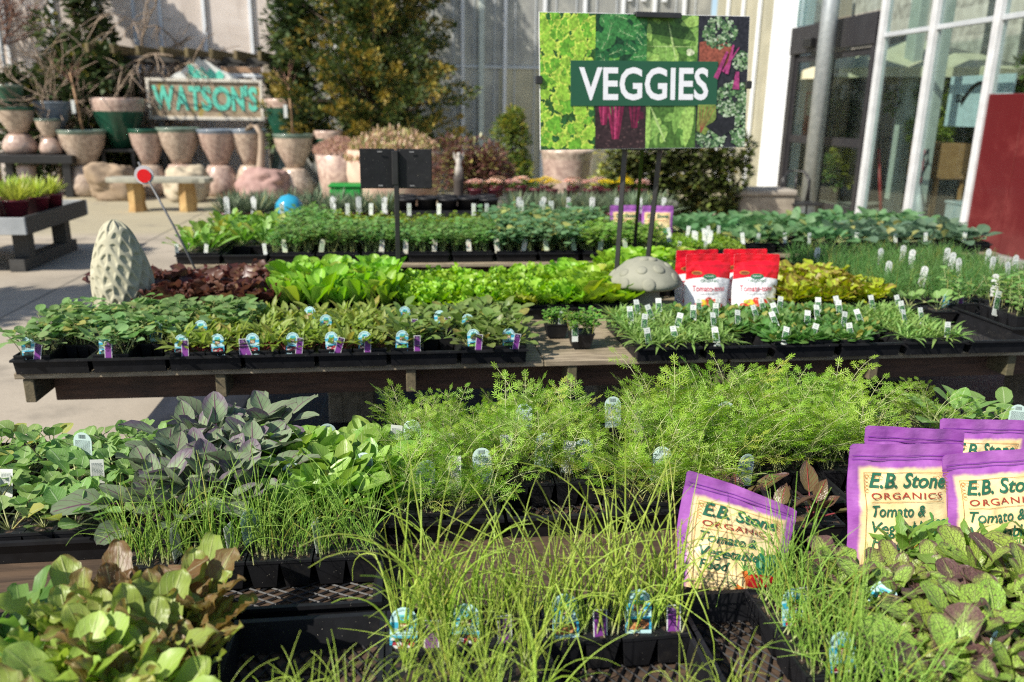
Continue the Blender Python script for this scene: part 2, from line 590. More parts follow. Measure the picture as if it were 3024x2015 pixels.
def blades(seed, n, H, rad, spread, lean=(0.0, 0.0), droop=1.0, e=(1.15, 1.52), kink=0.25, nseg=9):
    """a clump of thin round onion or chive leaves"""
    rg = random.Random(seed)
    mb = MB()
    for i in range(n):
        az = rg.uniform(0, 6.28)
        e0 = rg.uniform(*e)
        L = H * rg.uniform(0.6, 1.15)
        d = droop * rg.random() ** 1.8 * 2.4
        p = np.array([rg.gauss(0, spread), rg.gauss(0, spread), 0.0])
        pts = [p]
        kk = rg.randrange(4, 8) if rg.random() < kink else 99
        ex = 0.0
        wa = rg.uniform(-0.5, 0.5)
        for k in range(nseg):
            t = k / nseg
            if k == kk:
                ex = rg.uniform(0.8, 1.7)
            ee = e0 - d * t ** 2.0 - ex
            a2 = az + wa * t
            v = np.array([math.cos(ee) * math.cos(a2) + lean[0], math.cos(ee) * math.sin(a2) + lean[1], math.sin(ee)])
            pts.append(pts[-1] + L / nseg * v)
        rr = rad * rg.uniform(0.7, 1.2)
        R = rr * np.concatenate([[0.95, 1.0, 1.0], np.linspace(1.0, 0.28, nseg - 2)])
        mb.tube(pts, R, 4, 0, True, False, rg.random())
    return mb

def cushion(seed, n, rad, h, lw, ll, mi=0):
    """a low dome of many small leaves"""
    rg = random.Random(seed)
    mb = MB()
    for i in range(n):
        a, q = rg.uniform(0, 6.28), math.sqrt(rg.random())
        x, y = rad * q * math.cos(a), rad * q * math.sin(a)
        z = h * (1 - 0.6 * q * q) * rg.uniform(0.45, 1.0)
        e = rg.uniform(-0.2, 1.2)
        k = rg.uniform(0.7, 1.2)
        leaf(mb, rg, (x, y, z), rg.uniform(0, 6.28), ll * k, lw * k, e, e - 0.5, 'round', 2, 2, 0.2, pet=0.0, mi=mi)
    return mb

# leaf colours (linear base colours)
G = srgb
LM = {}
def lm(name, *a, **k):
    LM[name] = leafmat(name, *a, **k)
lm('stem_green', (0.22, 0.32, 0.09), (0.30, 0.36, 0.14), tr=0.2)
lm('stem_pale', (0.38, 0.44, 0.17), (0.48, 0.5, 0.25), tr=0.25)
lm('stem_red', (0.16, 0.02, 0.03), (0.24, 0.05, 0.06), tr=0.15)
lm('stem_purple', (0.07, 0.025, 0.05), (0.12, 0.05, 0.08), tr=0.1)
lm('kale', (0.13, 0.25, 0.06), (0.25, 0.40, 0.12), vein=(0.40, 0.50, 0.28), vs=0.85, rough=0.55, spec=0.22)
lm('collard', (0.07, 0.17, 0.06), (0.15, 0.27, 0.12), vein=(0.3, 0.4, 0.22), vs=0.5, rough=0.55, spec=0.22)
lm('purple', (0.14, 0.17, 0.105), (0.23, 0.33, 0.17), vein=(0.12, 0.03, 0.085), vs=0.85, rough=0.5, tr=0.2, vfreq=5, tip=((0.125, 0.08, 0.135), 0.80, 0.85), hue=0.03, spec=0.25, yel=0)
lm('pac', (0.16, 0.30, 0.045), (0.28, 0.42, 0.08), vein=(0.42, 0.52, 0.2), vs=0.4, rough=0.35)
lm('oak', (0.22, 0.31, 0.05), (0.38, 0.45, 0.12), vein=(0.48, 0.5, 0.24), vs=0.4, tip=((0.17, 0.085, 0.04), 0.60, 0.8), blotch=((0.16, 0.08, 0.03), 0.58, 9.0), bs=0.65, bmp=0.7, rough=0.42)
lm('oak_green', (0.24, 0.36, 0.05), (0.42, 0.52, 0.13), vein=(0.46, 0.5, 0.22), vs=0.4, blotch=((0.16, 0.12, 0.04), 0.66, 9.0), bs=0.3, rough=0.42)
lm('mustgreen', (0.09, 0.20, 0.04), (0.18, 0.32, 0.07), vein=(0.3, 0.42, 0.15), vs=0.45, rough=0.45)
lm('mustard', (0.25, 0.40, 0.05), (0.45, 0.60, 0.13), ret=((0.075, 0.03, 0.045), 0.85), vein=(0.38, 0.42, 0.16), vs=0.4, tip=((0.13, 0.04, 0.075), 0.60, 0.9), bmp=0.9, rough=0.36)
lm('mizuna', (0.12, 0.26, 0.035), (0.23, 0.38, 0.07), vein=(0.34, 0.45, 0.15), vs=0.35)
lm('chard', (0.10, 0.05, 0.03), (0.14, 0.19, 0.05), vein=(0.3, 0.02, 0.03), vs=0.8, rough=0.35, tip=((0.06, 0.022, 0.03), 0.45, 0.85), tr=0.12, bmp=0.8)
lm('carrot', (0.11, 0.25, 0.015), (0.33, 0.50, 0.05), tr=0.3, hue=0.05, yel=0.4)
lm('onion', (0.32, 0.46, 0.05), (0.50, 0.63, 0.13), tr=0.3, base=((0.50, 0.52, 0.30), 0.14), hue=0.04, rough=0.35)
lm('onion_thin', (0.22, 0.40, 0.05), (0.38, 0.54, 0.12), tr=0.3, base=((0.55, 0.55, 0.3), 0.16), hue=0.04, rough=0.35)
lm('chive', (0.07, 0.19, 0.04), (0.14, 0.29, 0.07), tr=0.3, base=((0.3, 0.38, 0.14), 0.12))
lm('broccoli', (0.12, 0.23, 0.065), (0.25, 0.38, 0.15), vein=(0.3, 0.42, 0.22), vs=0.35, rough=0.55, spec=0.22)
lm('beet', (0.16, 0.25, 0.035), (0.32, 0.40, 0.09), vein=(0.2, 0.12, 0.06), vs=0.5, blotch=((0.19, 0.13, 0.04), 0.66, 5.0), bs=0.4, tr=0.4)
lm('arugula', (0.11, 0.19, 0.04), (0.22, 0.30, 0.08), vein=(0.25, 0.3, 0.12), vs=0.3, blotch=((0.12, 0.07, 0.04), 0.6, 4.0), bs=0.5)
lm('redlet', (0.12, 0.055, 0.035), (0.20, 0.13, 0.06), tip=((0.09, 0.03, 0.028), 0.40, 0.85), tr=0.3, yel=0, rough=0.38, base=((0.20, 0.26, 0.06), 0.35))
lm('romaine', (0.17, 0.36, 0.025), (0.29, 0.50, 0.06), vein=(0.42, 0.6, 0.18), vs=0.45, rough=0.4)
lm('frilly', (0.18, 0.36, 0.02), (0.32, 0.52, 0.05), rough=0.42)
lm('yellowlet', (0.30, 0.40, 0.02), (0.45, 0.52, 0.045), tip=((0.20, 0.12, 0.035), 0.72, 0.8), rough=0.42)
lm('spinach', (0.06, 0.16, 0.03), (0.13, 0.26, 0.06), vein=(0.2, 0.32, 0.1), vs=0.3, rough=0.38)
lm('spinach_narrow', (0.15, 0.29, 0.055), (0.28, 0.42, 0.12), vein=(0.36, 0.48, 0.2), vs=0.3, rough=0.4)
lm('parsley', (0.08, 0.22, 0.025), (0.17, 0.34, 0.05))
lm('peas', (0.12, 0.26, 0.06), (0.22, 0.36, 0.11), rough=0.5)
lm('celery', (0.09, 0.21, 0.045), (0.19, 0.33, 0.09))
lm('bluekale', (0.08, 0.18, 0.075), (0.17, 0.30, 0.14), rough=0.55)
lm('cabbage', (0.07, 0.17, 0.06), (0.15, 0.28, 0.12), vein=(0.2, 0.3, 0.18), vs=0.35, rough=0.5)
lm('bluecab', (0.08, 0.15, 0.085), (0.16, 0.24, 0.15), vein=(0.2, 0.28, 0.2), vs=0.35, rough=0.5)
lm('thyme', (0.12, 0.20, 0.012), (0.24, 0.32, 0.03))
lm('moss', (0.13, 0.26, 0.015), (0.24, 0.38, 0.04))
lm('lavender', (0.09, 0.14, 0.075), (0.17, 0.22, 0.13), tr=0.1, rough=0.7)
lm('lime', (0.30, 0.38, 0.06), (0.45, 0.52, 0.12))

KIND = {}   # kind -> (list of mesh variants, materials)
def variants(kind, mbs, mats):
    KIND[kind] = ([mb.build(kind, [LM[m] for m in mats]) for mb in mbs])
    out = []
    for o in KIND[kind]:
        out.append(o.data)
        bpy.data.objects.remove(o)
    KIND[kind] = out

def rv(kind, nv, mats, seed, **kw):
    variants(kind, [rosette(seed + i, **kw) for i in range(nv)], mats)

rv('kale', 4, ('kale', 'stem_pale'), 10, n=7, L=0.125, W=0.054, e_out=0.6, e_in=1.35, droop=0.6, pf='round', pet=0.5, pw=0.0022, cup=0.22, nl=8, nw=6, ruf=0.045, rfq=4, wav=0.03)
rv('purple', 4, ('purple', 'stem_purple'), 20, n=9, L=0.165, W=0.062, e_out=0.6, e_in=1.45, droop=0.6, pf='round', pet=0.48, pw=0.0024, cup=0.25, nl=8, nw=6, ruf=0.045, rfq=4, wav=0.03)
rv('pac', 4, ('pac', 'stem_pale'), 30, n=12, L=0.135, W=0.056, e_out=0.7, e_in=1.4, droop=0.4, pf='round', pet=0.4, pw=0.003, cup=0.3, nl=6, nw=5)
rv('oak', 6, ('oak', 'stem_pale'), 40, n=14, L=0.155, W=0.056, e_out=0.8, e_in=1.45, droop=0.5, pf='obov', pet=0.1, pw=0.004, cup=0.3, nl=16, nw=8, ruf=0.11, rfq=5, wav=0.07)
rv('oakg', 4, ('oak_green', 'stem_pale'), 48, n=14, L=0.15, W=0.054, e_out=0.8, e_in=1.45, droop=0.5, pf='obov', pet=0.1, pw=0.004, cup=0.3, nl=12, nw=8, ruf=0.05, rfq=3, wav=0.03)
rv('mustgreen', 4, ('mustgreen', 'stem_green'), 50, n=10, L=0.17, W=0.07, e_out=0.5, e_in=1.3, droop=0.9, pf='lobed', pet=0.22, pw=0.003, cup=0.3, nl=9, nw=6, ruf=0.06, rfq=4)
rv('mustard', 6, ('mustard', 'stem_green'), 60, n=10, L=0.155, W=0.07, e_out=0.7, e_in=1.4, droop=0.7, pf='obov', pet=0.3, pw=0.003, cup=0.2, nl=12, nw=8, ruf=0.035, rfq=4, wav=0.015)
rv('mizuna', 3, ('mizuna', 'stem_pale'), 70, n=10, L=0.20, W=0.06, e_out=0.6, e_in=1.45, droop=0.8, pf='spiky', pet=0.25, pw=0.0025, cup=0.15, nl=18, nw=4, ruf=0.02)
rv('chard', 3, ('chard', 'stem_red'), 80, n=8, L=0.15, W=0.055, e_out=0.7, e_in=1.4, droop=0.6, pf='ovate', pet=0.4, pw=0.003, cup=0.25, nl=7, nw=6, ruf=0.06, rfq=4)
rv('squash', 2, ('kale', 'stem_pale'), 85, n=8, L=0.19, W=0.085, e_out=0.4, e_in=1.2, droop=0.8, pf='round', pet=0.45, pw=0.003, cup=0.15, nl=6, nw=6)
variants('carrot', [carrot_plant(90 + i) for i in range(7)], ('carrot', 'stem_pale'))
variants('onion', [blades(100 + i, 14, 0.255, 0.0017, 0.009, (0.06 * (i - 3), 0), 0.95, (1.15, 1.54), 0.22, 11) for i in range(7)], ('onion',))
variants('onion_thin', [blades(110 + i, 16, 0.20, 0.0012, 0.009, (0.035 * (i - 4.5), 0), 0.95, (1.0, 1.54), 0.25) for i in range(7)], ('onion_thin',))
variants('chive', [blades(120 + i, 24, 0.17, 0.0016, 0.02, (0, 0), 0.8, (0.9, 1.5), 0.1, 6) for i in range(4)], ('chive',))
variants('broccoli', [sprigs(130 + i, 4, 0.10, 0.012, 0.037, 0.052, 3, (0.9, 1.5), leafy=(0.65, 1.0), nw=4, lnl=4) for i in range(4)], ('broccoli', 'stem_pale'))
rv('beet', 5, ('beet', 'stem_red'), 140, n=10, L=0.12, W=0.028, e_out=0.6, e_in=1.45, droop=0.75, pf='ovate', pet=0.42, pw=0.0015, cup=0.25, nl=5, nw=4, ruf=0.05, rfq=3)
rv('arugula', 5, ('arugula', 'stem_green'), 150, n=10, L=0.125, W=0.046, e_out=0.5, e_in=1.4, droop=0.7, pf='round', pet=0.45, pw=0.0016, cup=0.2, nl=5, nw=4)
rv('redlet', 4, ('redlet', 'stem_pale'), 160, n=14, L=0.17, W=0.11, e_out=0.5, e_in=1.4, droop=0.35, pf='obov', pet=0.06, cup=0.3, nl=7, nw=8, ruf=0.12, rfq=4, wav=0.05)
rv('romaine', 4, ('romaine', 'stem_pale'), 170, n=14, L=0.185, W=0.08, e_out=0.85, e_in=1.48, droop=0.15, pf='obov', pet=0.06, pw=0.004, cup=0.55, nl=7, nw=6, ruf=0.03, rfq=2)
rv('frilly', 5, ('frilly', 'stem_pale'), 180, n=16, L=0.14, W=0.085, e_out=0.45, e_in=1.4, droop=0.2, pf='lobed', pet=0.06, cup=0.25, nl=12, nw=8, ruf=0.16, rfq=6, wav=0.06)
rv('butter', 3, ('frilly', 'stem_pale'), 190, n=16, L=0.16, W=0.11, e_out=0.4, e_in=1.4, droop=0.1, pf='obov', pet=0.04, cup=0.4, nl=7, nw=6, ruf=0.05, rfq=3)
rv('yellowlet', 5, ('yellowlet', 'stem_pale'), 200, n=14, L=0.15, W=0.085, e_out=0.35, e_in=1.4, droop=0.35, pf='lobed', pet=0.06, cup=0.2, nl=10, nw=6, ruf=0.08, rfq=4, wav=0.05)
rv('spinach', 5, ('spinach', 'stem_green'), 210, n=13, L=0.075, W=0.034, e_out=0.3, e_in=1.25, droop=0.5, pf='round', pet=0.3, pw=0.0014, cup=-0.25, nl=4, nw=4)
rv('spinach_narrow', 5, ('spinach_narrow', 'stem_pale'), 220, n=16, L=0.10, W=0.012, e_out=0.2, e_in=1.3, droop=0.9, pf='lance', pet=0.05, pw=0.0012, cup=0.2, nl=5, nw=2)
variants('parsley', [sprigs(230 + i, 12, 0.09, 0.02, 0.02, 0.02, 7, (0.8, 1.5), leafy=(0.55, 1.0)) for i in range(3)], ('parsley', 'stem_green'))
variants('peas', [sprigs(240 + i, 3, 0.15, 0.012, 0.035, 0.045, 6, (1.2, 1.5), leafy=(0.35, 1.0)) for i in range(3)], ('peas', 'stem_pale'))
variants('celery', [sprigs(250 + i, 10, 0.17, 0.025, 0.035, 0.04, 6, (1.0, 1.5), leafy=(0.5, 1.0)) for i in range(4)], ('celery', 'stem_green'))
variants('cilantro', [sprigs(255 + i, 10, 0.15, 0.025, 0.032, 0.035, 6, (1.0, 1.5), leafy=(0.5, 1.0)) for i in range(3)], ('mizuna', 'stem_green'))
rv('dandelion', 3, ('mizuna', 'stem_pale'), 260, n=12, L=0.20, W=0.07, e_out=0.6, e_in=1.4, droop=0.5, pf='lobed', pet=0.25, pw=0.003, cup=0.2, nl=7, nw=4, ruf=0.05)
variants('bluekale', [sprigs(265 + i, 8, 0.16, 0.025, 0.05, 0.055, 6, (1.0, 1.5), leafy=(0.45, 1.0)) for i in range(3)], ('bluekale', 'stem_green'))
rv('cabbage', 4, ('cabbage', 'stem_pale'), 270, n=11, L=0.19, W=0.10, e_out=0.35, e_in=1.3, droop=0.6, pf='round', pet=0.36, pw=0.003, cup=0.2, nl=5, nw=4)
rv('bluecab', 4, ('bluecab', 'stem_pale'), 280, n=11, L=0.20, W=0.105, e_out=0.3, e_in=1.3, droop=0.7, pf='round', pet=0.38, pw=0.003, cup=0.2, nl=5, nw=4)
variants('thyme', [cushion(290 + i, 130, 0.075, 0.12, 0.016, 0.018) for i in range(3)], ('thyme',))
variants('moss', [cushion(295 + i, 120, 0.07, 0.05, 0.012, 0.014) for i in range(3)], ('moss',))
rv('lavender', 3, ('lavender', 'stem_green'), 300, n=170, L=0.22, W=0.013, e_out=0.1, e_in=1.5, droop=0.15, pf='lance', pet=0.0, cup=0.2, nl=2, nw=2, spread=0.07, shrink=0.2)
rv('limeleaf', 3, ('lime', 'stem_green'), 310, n=60, L=0.22, W=0.02, e_out=0.6, e_in=1.5, droop=0.3, pf='lance', pet=0.0, cup=0.2, nl=3, nw=2, spread=0.06, shrink=0.2)

PLANT = {'kale': 'kale_plant', 'purple': 'cabbage_plant', 'pac': 'cabbage_plant', 'oak': 'lettuce_plant', 'oakg': 'lettuce_plant', 'mustgreen': 'mustard_plant', 'mustard': 'mustard_plant', 'mizuna': 'mustard_plant',
         'chard': 'chard_plant', 'squash': 'squash_plant', 'carrot': 'carrot_plant', 'onion': 'onion_plant', 'onion_thin': 'onion_plant', 'chive': 'chive_plant', 'broccoli': 'broccoli_plant', 'beet': 'beet_plant',
         'arugula': 'leafy_plant', 'redlet': 'lettuce_plant', 'romaine': 'lettuce_plant', 'frilly': 'lettuce_plant', 'butter': 'lettuce_plant', 'yellowlet': 'lettuce_plant', 'spinach': 'spinach_plant',
         'spinach_narrow': 'spinach_plant', 'parsley': 'parsley_plant', 'peas': 'pea_plant', 'celery': 'celery_plant', 'cilantro': 'herb_plant', 'dandelion': 'leafy_plant', 'bluekale': 'kale_plant',
         'cabbage': 'cabbage_plant', 'bluecab': 'cabbage_plant', 'thyme': 'herb_plant', 'moss': 'herb_plant', 'lavender': 'lavender_plant', 'limeleaf': 'leafy_plant'}
# ------------------------------------------------------------------ ground
def ground_material():
    t = NT('concrete')
    v = t.coords('Object')
    a = t.noise(v, 0.7, 5)
    b = t.noise(v, 38, 4, 0.7)
    c = t.noise(v, 160, 2)
    col = t.mix(t.step(a, 0.35, 0.65), (0.27, 0.235, 0.185), (0.36, 0.315, 0.25))
    col = t.mix(t.math('MULTIPLY', t.step(b, 0.45, 0.75), 0.25), col, (0.20, 0.175, 0.135))
    col = t.mix(t.math('MULTIPLY', t.step(c, 0.6, 0.72), 0.25), col, (0.5, 0.46, 0.38))
    sp = t.n('SeparateXYZ', {0: v})
    # the yard beyond the slab is mossy gravelly pavement
    yy = t.math('ADD', sp.outputs[1], t.math('MULTIPLY', a, 0.5))
    col = t.mix(t.math('MULTIPLY', t.step(yy, 10.6, 11.2), 0.75), col, t.mix(t.step(b, 0.3, 0.7), (0.27, 0.235, 0.14), (0.38, 0.345, 0.235)))
    # expansion joints
    j = None
    for o, p in ((1, 10.25), (1, 6.3), (0, -3.05), (1, 2.2)):
        d = t.math('ABSOLUTE', t.math('SUBTRACT', sp.outputs[o], p))
        k = t.math('SUBTRACT', 1.0, t.step(d, 0.006, 0.02))
        j = k if j is None else t.math('MAXIMUM', j, k)
    col = t.mix(t.math('MULTIPLY', j, 0.75), col, (0.06, 0.055, 0.045))
    st = t.noise(v, 1.7, 6, 0.65)
    col = t.mix(t.math('MULTIPLY', t.step(st, 0.52, 0.70), 0.6), col, (0.17, 0.15, 0.12))
    t.P(Base_Color=col, Roughness=0.85)
    t.bump(t.math('ADD', b, c), 0.15)
    return t.m
g = MB().add([(-80, -40, 0), (80, -40, 0), (80, 80, 0), (-80, 80, 0)], [(0, 1, 2, 3)]).build('ground', ground_material())
tag(g, kind='structure')

def cloth_material():
    t = NT('black woven cloth')
    v = t.coords('Object')
    w_ = t.noise(t.scaled(v, (1, 1, 1)), 3, 5)
    col = t.mix(t.step(w_, 0.35, 0.7), (0.007, 0.009, 0.014), (0.018, 0.022, 0.034))
    sp = t.n('SeparateXYZ', {0: v})
    fr = t.math('FRACT', t.math('MULTIPLY', sp.outputs[0], 3.2))
    ln = t.math('SUBTRACT', 1.0, t.step(t.math('ABSOLUTE', t.math('SUBTRACT', fr, 0.5)), 0.004, 0.012))
    col = t.mix(t.math('MULTIPLY', ln, 0.5), col, (0.05, 0.10, 0.12))
    d = t.noise(v, 90, 2)
    col = t.mix(t.step(d, 0.72, 0.76), col, (0.12, 0.11, 0.09))
    t.P(Base_Color=col, Roughness=0.55)
    t.bump(t.noise(v, 12, 4), 0.4, 0.02)
    return t.m
mb = MB()
rg = random.Random(5)
mb.add([(-1.33, 0.3, 0.006), (6.2, 0.3, 0.006), (6.2, 6.7, 0.006), (-1.37, 6.7, 0.006)], [(0, 1, 2, 3)])
tag(mb.build('ground_cloth', cloth_material()), kind='structure')

# ------------------------------------------------------------------ materials of the place
def wood(name, c1, c2, stretch=(1.5, 14, 14), moss=None, rough=0.75):
    t = NT(name)
    v = t.coords('Object')
    oi = t.n('ObjectInfo').outputs['Random']
    v = t.n('VectorMath', {0: v, 1: t.n('CombineXYZ', {0: t.math('MULTIPLY', oi, 9.0), 1: t.math('MULTIPLY', oi, 5.0)}).outputs[0]}, operation='ADD').outputs[0]
    gr = t.noise(t.scaled(v, stretch), 4.0, 6, 0.65, 0.6)
    col = t.mix(t.step(gr, 0.3, 0.7), c1, c2)
    fine = t.noise(t.scaled(v, (stretch[0] * 2, stretch[1] * 5, stretch[2] * 5)), 5.0, 3)
    col = t.mix(t.math('MULTIPLY', t.step(fine, 0.55, 0.75), 0.5), col, tuple(x * 0.45 for x in c1))
    if moss:
        m = t.noise(v, 5.0, 5)
        col = t.mix(t.math('MULTIPLY', t.step(m, 0.48, 0.68), 0.6), col, moss)
    t.P(Base_Color=col, Roughness=rough)
    t.bump(gr, 0.35)
    return t.m
W_deck = wood('weathered decking', (0.16, 0.125, 0.085), (0.36, 0.30, 0.21), moss=(0.11, 0.095, 0.05))
W_wet_shaded = wood('damp shade-darkened decking', (0.038, 0.023, 0.014), (0.095, 0.06, 0.036), moss=(0.035, 0.024, 0.014))  # damp wood, darkened further to stand in for the plants' shade
W_dark = wood('dark stained beam', (0.055, 0.03, 0.02), (0.12, 0.062, 0.038), moss=(0.04, 0.028, 0.02))
W_joist = wood('mossy joist', (0.08, 0.068, 0.038), (0.15, 0.12, 0.07), stretch=(14, 1.5, 14), moss=(0.06, 0.06, 0.025))
W_grey = wood('grey timber', (0.10, 0.095, 0.09), (0.17, 0.165, 0.155))
W_dkgrey = wood('charcoal timber', (0.032, 0.032, 0.031), (0.06, 0.058, 0.055))
W_orange = wood('orange crate wood', (0.30, 0.15, 0.055), (0.42, 0.24, 0.10))
def plastic_mat():
    t = NT('black plastic')
    v = t.coords('Object')
    col = t.mix(t.step(t.noise(v, 30, 4), 0.2, 0.8), (0.006, 0.0063, 0.0078), (0.012, 0.0125, 0.015))
    col = t.mix(t.math('MULTIPLY', t.step(t.noise(v, 9, 6, 0.7), 0.56, 0.75), 0.5), col, (0.05, 0.045, 0.038))
    col = t.mix(t.step(t.noise(v, 260, 1), 0.77, 0.79), col, (0.35, 0.33, 0.28))
    t.P(Base_Color=col, Roughness=0.5)
    t.p.inputs['Specular IOR Level'].default_value = 0.32
    t.bump(t.noise(v, 14, 3), 0.12)
    return t.m
plastic = plastic_mat()
def soil_mat():
    t = NT('potting soil')
    v = t.coords('Object')
    a = t.noise(v, 120, 5, 0.7)
    col = t.mix(t.step(a, 0.35, 0.7), (0.018, 0.011, 0.007), (0.07, 0.042, 0.025))
    vo = t.n('TexVoronoi', {'Vector': v, 'Scale': 210.0})
    k = t.math('SUBTRACT', 1.0, t.step(vo.outputs['Distance'], 0.16, 0.26))
    pick = t.step(t.n('SeparateXYZ', {0: vo.outputs['Color']}).outputs[0], 0.72, 0.76)
    col = t.mix(t.math('MULTIPLY', k, pick), col, (0.55, 0.47, 0.34))
    t.P(Base_Color=col, Roughness=0.9)
    t.bump(a, 0.8, 0.01)
    return t.m
soilm = soil_mat()
block_m = M('grey block', (0.20, 0.185, 0.155), 0.9, (0.10, 0.095, 0.08), 25, bump=0.5)
black_metal = M('black metal', (0.012, 0.012, 0.013), 0.4, (0.02, 0.02, 0.021), 20, spec=0.5)

# ------------------------------------------------------------------ benches
def bench(label, x0, x1, y0, y1, z, joists, seams, dw=0.135, front_y=0.0, deck_m=None):
    t = thing('plant_bench', label, 'bench', ((x0 + x1) / 2, y0, 0), group='slatted plant benches')
    cx = (x0 + x1) / 2
    mb = MB()
    n = max(1, int((y1 - y0) / (dw + 0.006)))
    pitch = (y1 - y0) / n
    for i in range(n):
        cuts = [x0] + seams + [x1]
        for a, b in zip(cuts[:-1], cuts[1:]):
            mb.bbox(((a + b) / 2 - cx, pitch * (i + 0.5), z - 0.011), (b - a - 0.004, pitch - 0.006, 0.022), 0, 0.002)
    mb.build('deck', deck_m or W_deck, t)
    for x in joists:
        MB().bbox((x - cx, (y1 - y0) / 2 + front_y, z - 0.022 - 0.047), (0.038, y1 - y0 - 0.02 - front_y, 0.09), 0, 0.003).build('joist', W_joist, t)
    for yy in (0.15, y1 - y0 - 0.2):
        MB().bbox((0.03, yy, z - 0.088), (x1 - x0 - 0.10, 0.04, 0.125), 0, 0.003).build('stringer', W_dark, t)
    return t

def pier(x, y, ztop, label, n=2):
    hh = ztop / n
    for i in range(n):
        t = thing('concrete_block', label[i], 'block', (x, y, hh * i), 0.06 * i, 'blocks under the benches')
        mb = MB()
        for sx in (-1, 1):
            mb.bbox((sx * 0.078, 0, hh / 2), (0.075, 0.28, hh - 0.002), 0, 0.006)
        for yy in (-0.122, 0, 0.122):
            mb.bbox((0, yy, hh / 2 - 0.001), (0.088, 0.034, hh - 0.006), 0, 0.003)
        mb.build('block_body', block_m, t)

B1 = bench('long slatted bench nearest the viewer, carrying carrots, onions and mustard', -2.2, 2.4, 0.35, 2.24, 0.63, [-2.1, -1.5, -0.9, -0.3, 0.3, 0.9, 1.5, 2.1], [0.8], deck_m=W_wet_shaded)
B2 = bench('slatted bench with mossy joist ends under the beet and broccoli trays', -1.415, 1.268, 2.975, 4.35, 0.63, [-1.37, -0.70, 0.005, 0.635, 1.245], [0.52])
B2b = bench('reddish slatted bench under the spinach trays and red fertilizer bags', 1.274, 4.6, 2.968, 4.75, 0.63, [1.297, 1.90, 2.52, 3.2, 3.9], [1.86])
B3 = bench('slatted bench behind the lettuces carrying parsley and kale trays', -1.42, 2.25, 5.06, 6.3, 0.63, [-1.38, -0.75, -0.1, 0.55, 1.2, 1.85, 2.2], [0.3])
B3b = bench('slatted bench by the red wall carrying dark round cabbage starts', 2.27, 4.22, 5.3, 6.6, 0.63, [2.3, 2.9, 3.5, 4.1], [3.2])
for (x, y) in ((1.13, 3.2), (3.0, 3.3), (-0.30, 4.13), (1.1, 4.13), (3.0, 4.52)):
    pier(x, y, 0.479, [{(1.13, 3.2): 'grey concrete block on the ground beneath the middle of the bench joint', (3.0, 3.3): 'grey concrete block at ground under the reddish bench front', (-0.30, 4.13): 'grey concrete block at ground under the lettuce end bench',
           (1.1, 4.13): 'grey concrete block at ground behind the bench joint', (3.0, 4.52): 'grey concrete block at ground under the chive trays'}[(x, y)],
          {(1.13, 3.2): 'pitted grey concrete block holding up the bench joint behind the tall carrots', (3.0, 3.3): 'upper grey concrete block under the reddish bench front', (-0.30, 4.13): 'upper grey concrete block under the lettuce end bench',
           (1.1, 4.13): 'upper grey concrete block behind the bench joint', (3.0, 4.52): 'upper grey concrete block under the chive trays'}[(x, y)]])
for i, (x, y) in enumerate(((-1.9, 0.9), (2.1, 0.9), (-1.9, 1.9), (2.1, 1.9), (0.2, 1.3))):
    pier(x, y, 0.486, ['lower block of a pier hidden under the nearest bench, %s from the left' % ORD[i], 'upper block of a pier hidden under the nearest bench, %s from the left' % ORD[i]])
for i, (x, y) in enumerate(((-1.0, 5.4), (0.6, 5.4), (2.0, 5.4), (3.9, 5.6), (0.6, 6.1), (2.6, 6.3))):
    pier(x, y, 0.486, ['lower block of the %s pier under the rear benches' % ORD[i], 'upper block of the %s pier under the rear benches' % ORD[i]])

# ------------------------------------------------------------------ trays and packs
def tray_mesh(w_, d, h, ylattice=True):
    mb = MB()
    tp = 0.93
    t = 0.003
    rim = 0.007
    o = [(-w_ / 2 * tp, -d / 2 * tp, 0), (w_ / 2 * tp, -d / 2 * tp, 0), (w_ / 2 * tp, d / 2 * tp, 0), (-w_ / 2 * tp, d / 2 * tp, 0)]
    a, b = w_ / 2 - rim, d / 2 - rim
    u = [(-a, -b, h), (a, -b, h), (a, b, h), (-a, b, h)]
    R1 = [(-w_ / 2, -d / 2, h), (w_ / 2, -d / 2, h), (w_ / 2, d / 2, h), (-w_ / 2, d / 2, h)]
    R2 = [(x, y, h - 0.008) for x, y, z in R1]
    i0 = [(x * 0.985, y * 0.985, z + 0.002) for x, y, z in o]
    V = o + u + R1 + R2 + i0 + [(x * 0.985, y * 0.985, h) for x, y, z in u]
    F = []
    for k in range(4):
        m = (k + 1) % 4
        F += [(k, m, 4 + m, 4 + k), (12 + k, 12 + m, 8 + m, 8 + k), (8 + k, 8 + m, 20 + m, 20 + k), (20 + k, 20 + m, 16 + m, 16 + k), (4 + k, 4 + m, 12 + m, 12 + k)]
    mb.add(V, F)
    # ribbed and latticed bottom
    n = 13
    for q in range(-n * 2, n * 2 + 1):
        for sg in (-1, 1):
            c0 = q * 0.024
            pts = []
            for yy in (-d / 2 * tp, d / 2 * tp):
                pts.append((c0 + sg * yy * 0.6, yy))
            (xa, ya), (xb, yb) = pts
            lim = w_ / 2 * tp
            # clip to the tray
            ta, tb = 0.0, 1.0
            for lo in (-lim, lim):
                if abs(xb - xa) < 1e-9:
                    continue
                tt = (lo - xa) / (xb - xa)
                if (lo < 0) == (xb > xa):
                    ta = max(ta, tt)
                else:
                    tb = min(tb, tt)
            if tb - ta < 0.02 or (abs(xb - xa) < 1e-9 and abs(xa) > lim):
                continue
            p = (xa + (xb - xa) * ta, ya + (yb - ya) * ta, 0.003)
            r_ = (xa + (xb - xa) * tb, ya + (yb - ya) * tb, 0.003)
            mb.tube([p, r_], 0.0022, 4, 0, False)
    return mb

